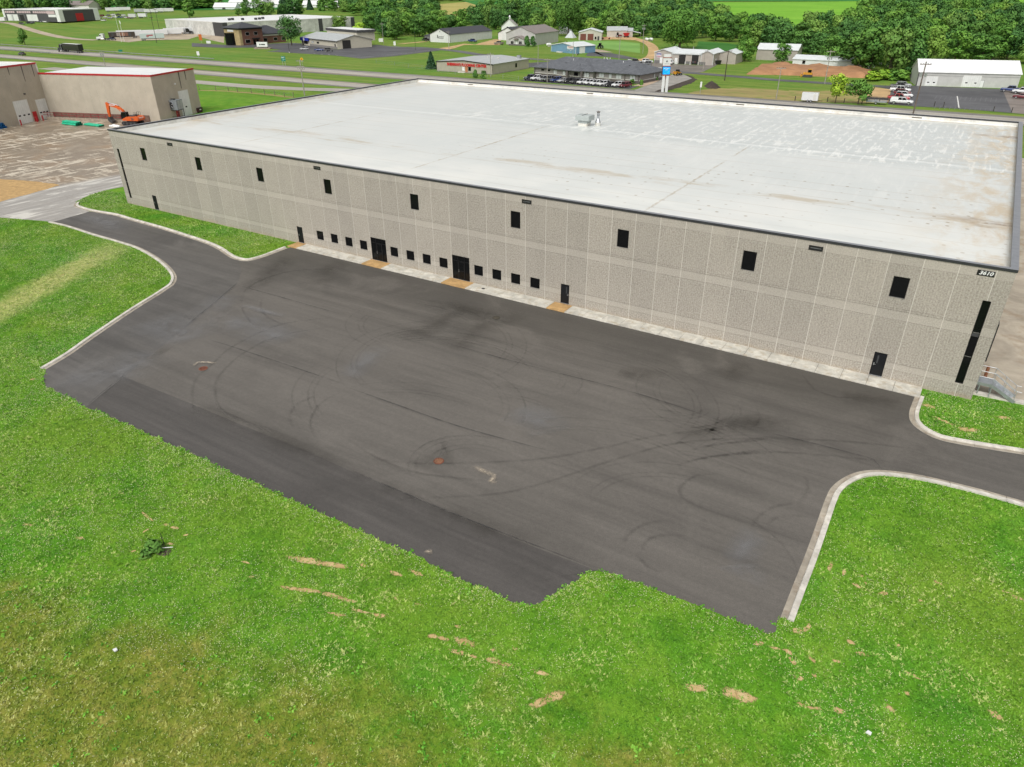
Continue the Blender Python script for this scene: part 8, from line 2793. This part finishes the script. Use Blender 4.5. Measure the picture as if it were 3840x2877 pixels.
def build_grass():
    X, Y, rs = lawn_points(960000, 5)
    n = len(X)
    patch = noise2(X, Y, .35, 1) * .6 + noise2(X, Y, 1.3, 2) * .4
    nb_ = 3
    V = np.zeros((n, nb_, 3, 3))
    size = rs.uniform(.6, 1.35, n) * (.75 + .5 * patch)
    for k in range(nb_):
        a = rs.uniform(0, 2 * PI, n)
        ln = rs.uniform(.04, .095, n) * size
        wd = rs.uniform(.025, .05, n) * size
        out = rs.uniform(.05, .16, n) * size
        dx, dy = np.cos(a), np.sin(a)
        bx, by = X + rs.normal(0, .05, n), Y + rs.normal(0, .05, n)
        V[:, k, 0] = np.stack([bx - dy * wd, by + dx * wd, np.full(n, .0)], 1)
        V[:, k, 1] = np.stack([bx + dy * wd, by - dx * wd, np.full(n, .0)], 1)
        V[:, k, 2] = np.stack([bx + dx * out, by + dy * out, ln], 1)
    tint = np.clip(rs.uniform(0, 1, n) * .75 + patch * .4 - .05, 0, 1)
    o = link('lawn_blades', tri_mesh('lawn_blades', V.reshape(-1, 3), np.repeat(tint, nb_ * 3), BLADE))
    tag(o, 'short mown lawn grass around the car park', 'grass', kind='stuff')
    print('grass tufts', n)
build_grass()

def build_clover():
    t = T('clover_heads')
    t.fin(t.ramp(t.attr('tint'), [(0, (.42, .44, .20)), (.5, (.58, .57, .34)), (1, (.70, .68, .52))]), .8, 0, .2)
    X, Y, rs = lawn_points(800000, 9, 0.05)
    dens = noise2(X, Y, .10, 4) * .5 + noise2(X, Y, .33, 5) * .35 + noise2(X, Y, 1.1, 6) * .3
    # the dry strip in front has only scattered clumps
    A, B = DRY_A, DRY_B
    L = math.hypot(B[0] - A[0], B[1] - A[1])
    across = ((B[0] - A[0]) * (Y - A[1]) - (B[1] - A[1]) * (X - A[0])) / L
    pr_ = np.clip((dens - .36) * 2.0, 0, .9) * np.where(across < -1, .30, 1.0)
    # denser rim beside the asphalt
    keep = rs.uniform(size=len(X)) < pr_
    X, Y = X[keep], Y[keep]
    # rim flowers
    FX = np.array(FRONT_R)
    seg = np.diff(FX, axis=0)
    ln = np.linalg.norm(seg, axis=1)
    cum = np.concatenate([[0], np.cumsum(ln)])
    m_ = 3200
    s_ = rs.uniform(0, cum[-1], m_)
    i_ = np.clip(np.searchsorted(cum, s_) - 1, 0, len(seg) - 1)
    f_ = (s_ - cum[i_]) / ln[i_]
    P = FX[i_] + seg[i_] * f_[:, None]
    nn = np.stack([seg[i_][:, 1], -seg[i_][:, 0]], 1) / ln[i_][:, None]
    P = P + nn * np.abs(rs.normal(0, .8, m_))[:, None]
    bad = in_poly_np(P[:, 0], P[:, 1], LOT)
    X, Y = np.concatenate([X, P[~bad, 0]]), np.concatenate([Y, P[~bad, 1]])
    n = len(X)
    V = np.zeros((n, 4, 3, 3))
    r = rs.uniform(.014, .026, n)
    z = rs.uniform(.06, .12, n)
    top = np.stack([X, Y, z + r * 1.2], 1)
    a0 = rs.uniform(0, 6.28, n)
    ring = [np.stack([X + r * np.cos(a0 + k * PI / 2), Y + r * np.sin(a0 + k * PI / 2), z], 1) for k in range(4)]
    for k in range(4):
        V[:, k, 0], V[:, k, 1], V[:, k, 2] = ring[k], ring[(k + 1) % 4], top
    o = link('clover_flowers', tri_mesh('clover_flowers', V.reshape(-1, 3), np.repeat(rs.uniform(0, 1, n), 12), t.mat))
    tag(o, 'tiny white clover flowers scattered through the lawn', 'clover', kind='stuff')
    print('clover', n)
build_clover()

def build_weeds():
    """broad-leaved weeds and rank tufts, thick in the dry strip in front, overhanging the asphalt edge"""
    t = T('weed_leaves')
    col, mid, fine, dry = grass_colour(t)
    a = t.attr('tint')
    t.fin(t.ramp(a, [(0, (.06, .20, .01)), (.6, (.12, .36, .02)), (1, (.22, .45, .05))]), .6, 0, .3)
    X, Y, rs = lawn_points(92000, 13, 0.0)
    A, B = DRY_A, DRY_B
    L = math.hypot(B[0] - A[0], B[1] - A[1])
    across = ((B[0] - A[0]) * (Y - A[1]) - (B[1] - A[1]) * (X - A[0])) / L
    cl = noise2(X, Y, .45, 7) * .6 + noise2(X, Y, 1.6, 8) * .4
    pr_ = np.where(across < 2, np.clip((cl - .45) * 1.5, 0, .6), np.clip((cl - .62) * .5, 0, .06))
    keep = rs.uniform(size=len(X)) < pr_
    X, Y = X[keep], Y[keep]
    FX = np.array(FRONT_R)
    idx = rs.integers(0, len(FX), 160)
    X = np.concatenate([X, FX[idx, 0] + rs.normal(0, .07, 160)])
    Y = np.concatenate([Y, FX[idx, 1] - .06 + rs.normal(0, .07, 160)])
    n = len(X)
    k_ = 6
    P = np.repeat(np.stack([X, Y, np.full(n, .04)], 1), k_, 0)
    s_ = np.repeat(rs.uniform(.05, .13, n), k_)
    P += rs.normal(0, 1, P.shape) * np.stack([s_, s_, s_ * .35], 1) * .8
    P[:, 2] = np.abs(P[:, 2]) + .02
    N = rs.normal(0, .45, P.shape) + np.array([0, 0, 1.0])
    N /= np.linalg.norm(N, axis=1)[:, None]
    V = cards(P, N, s_ * 1.1, rs)
    tone = np.repeat(np.repeat(rs.uniform(.1, 1, n), k_), 4)
    o = link('broadleaf_weeds', quads_mesh('broadleaf_weeds', V, tone, t.mat))
    tag(o, 'bright broad-leaved weeds dotted through the rough lawn', 'weeds', kind='stuff')
    print('weeds', n)
build_weeds()

# sapling clump over a dark hole in the lawn
p = g(ZQ1, 1270, 1480)
wc = plant('weed_shrub', 'bush', p, 1.5, .6, 'leafy green weed shrub growing beside a dark hole in the lawn', 'shrub')
p2 = g(ZQ1, 1340, 1465)
sheet('dark_hole', ragged([(p2[0] + .75 * math.cos(a), p2[1] + .42 * math.sin(a)) for a in np.linspace(0, 2 * PI, 12)[:-1]], .3, .08, 2), .016, DARKSOIL)
stk = empty('broken_stake', 'thin white stake lying across the dark hole beside the weed shrub', 'stake', (p2[0], p2[1], .06), .5)
MB().tube((-.75, 0, 0), (.75, .05, .18), .022, .022, 6).build('rod', WHITE, stk)
p3 = g(ZQ1, 1360, 1418)
stk2 = empty('dark_stake', 'short dark leaning stake standing above the weed shrub hole', 'stake', (p3[0], p3[1], 0), 0)
MB().tube((0, 0, 0), (-.25, .1, .75), .03, .02, 6).build('rod', BLACK, stk2)
for q, lab in ((G(2500 + 1246 * .6058, 2100 + 1080 * .6058), 'scrap of white paper lying on the lawn'), (G(*ZQ1(960, 2305)), 'small pale stone lying on the green lawn'),):
    o = MB().prism([(-.12, -.07), (.1, -.09), (.13, .06), (-.05, .1)], 0, .07).build('litter_scrap', WHITE)
    o.location = (q[0], q[1], .1)
    tag(o, lab, 'litter')
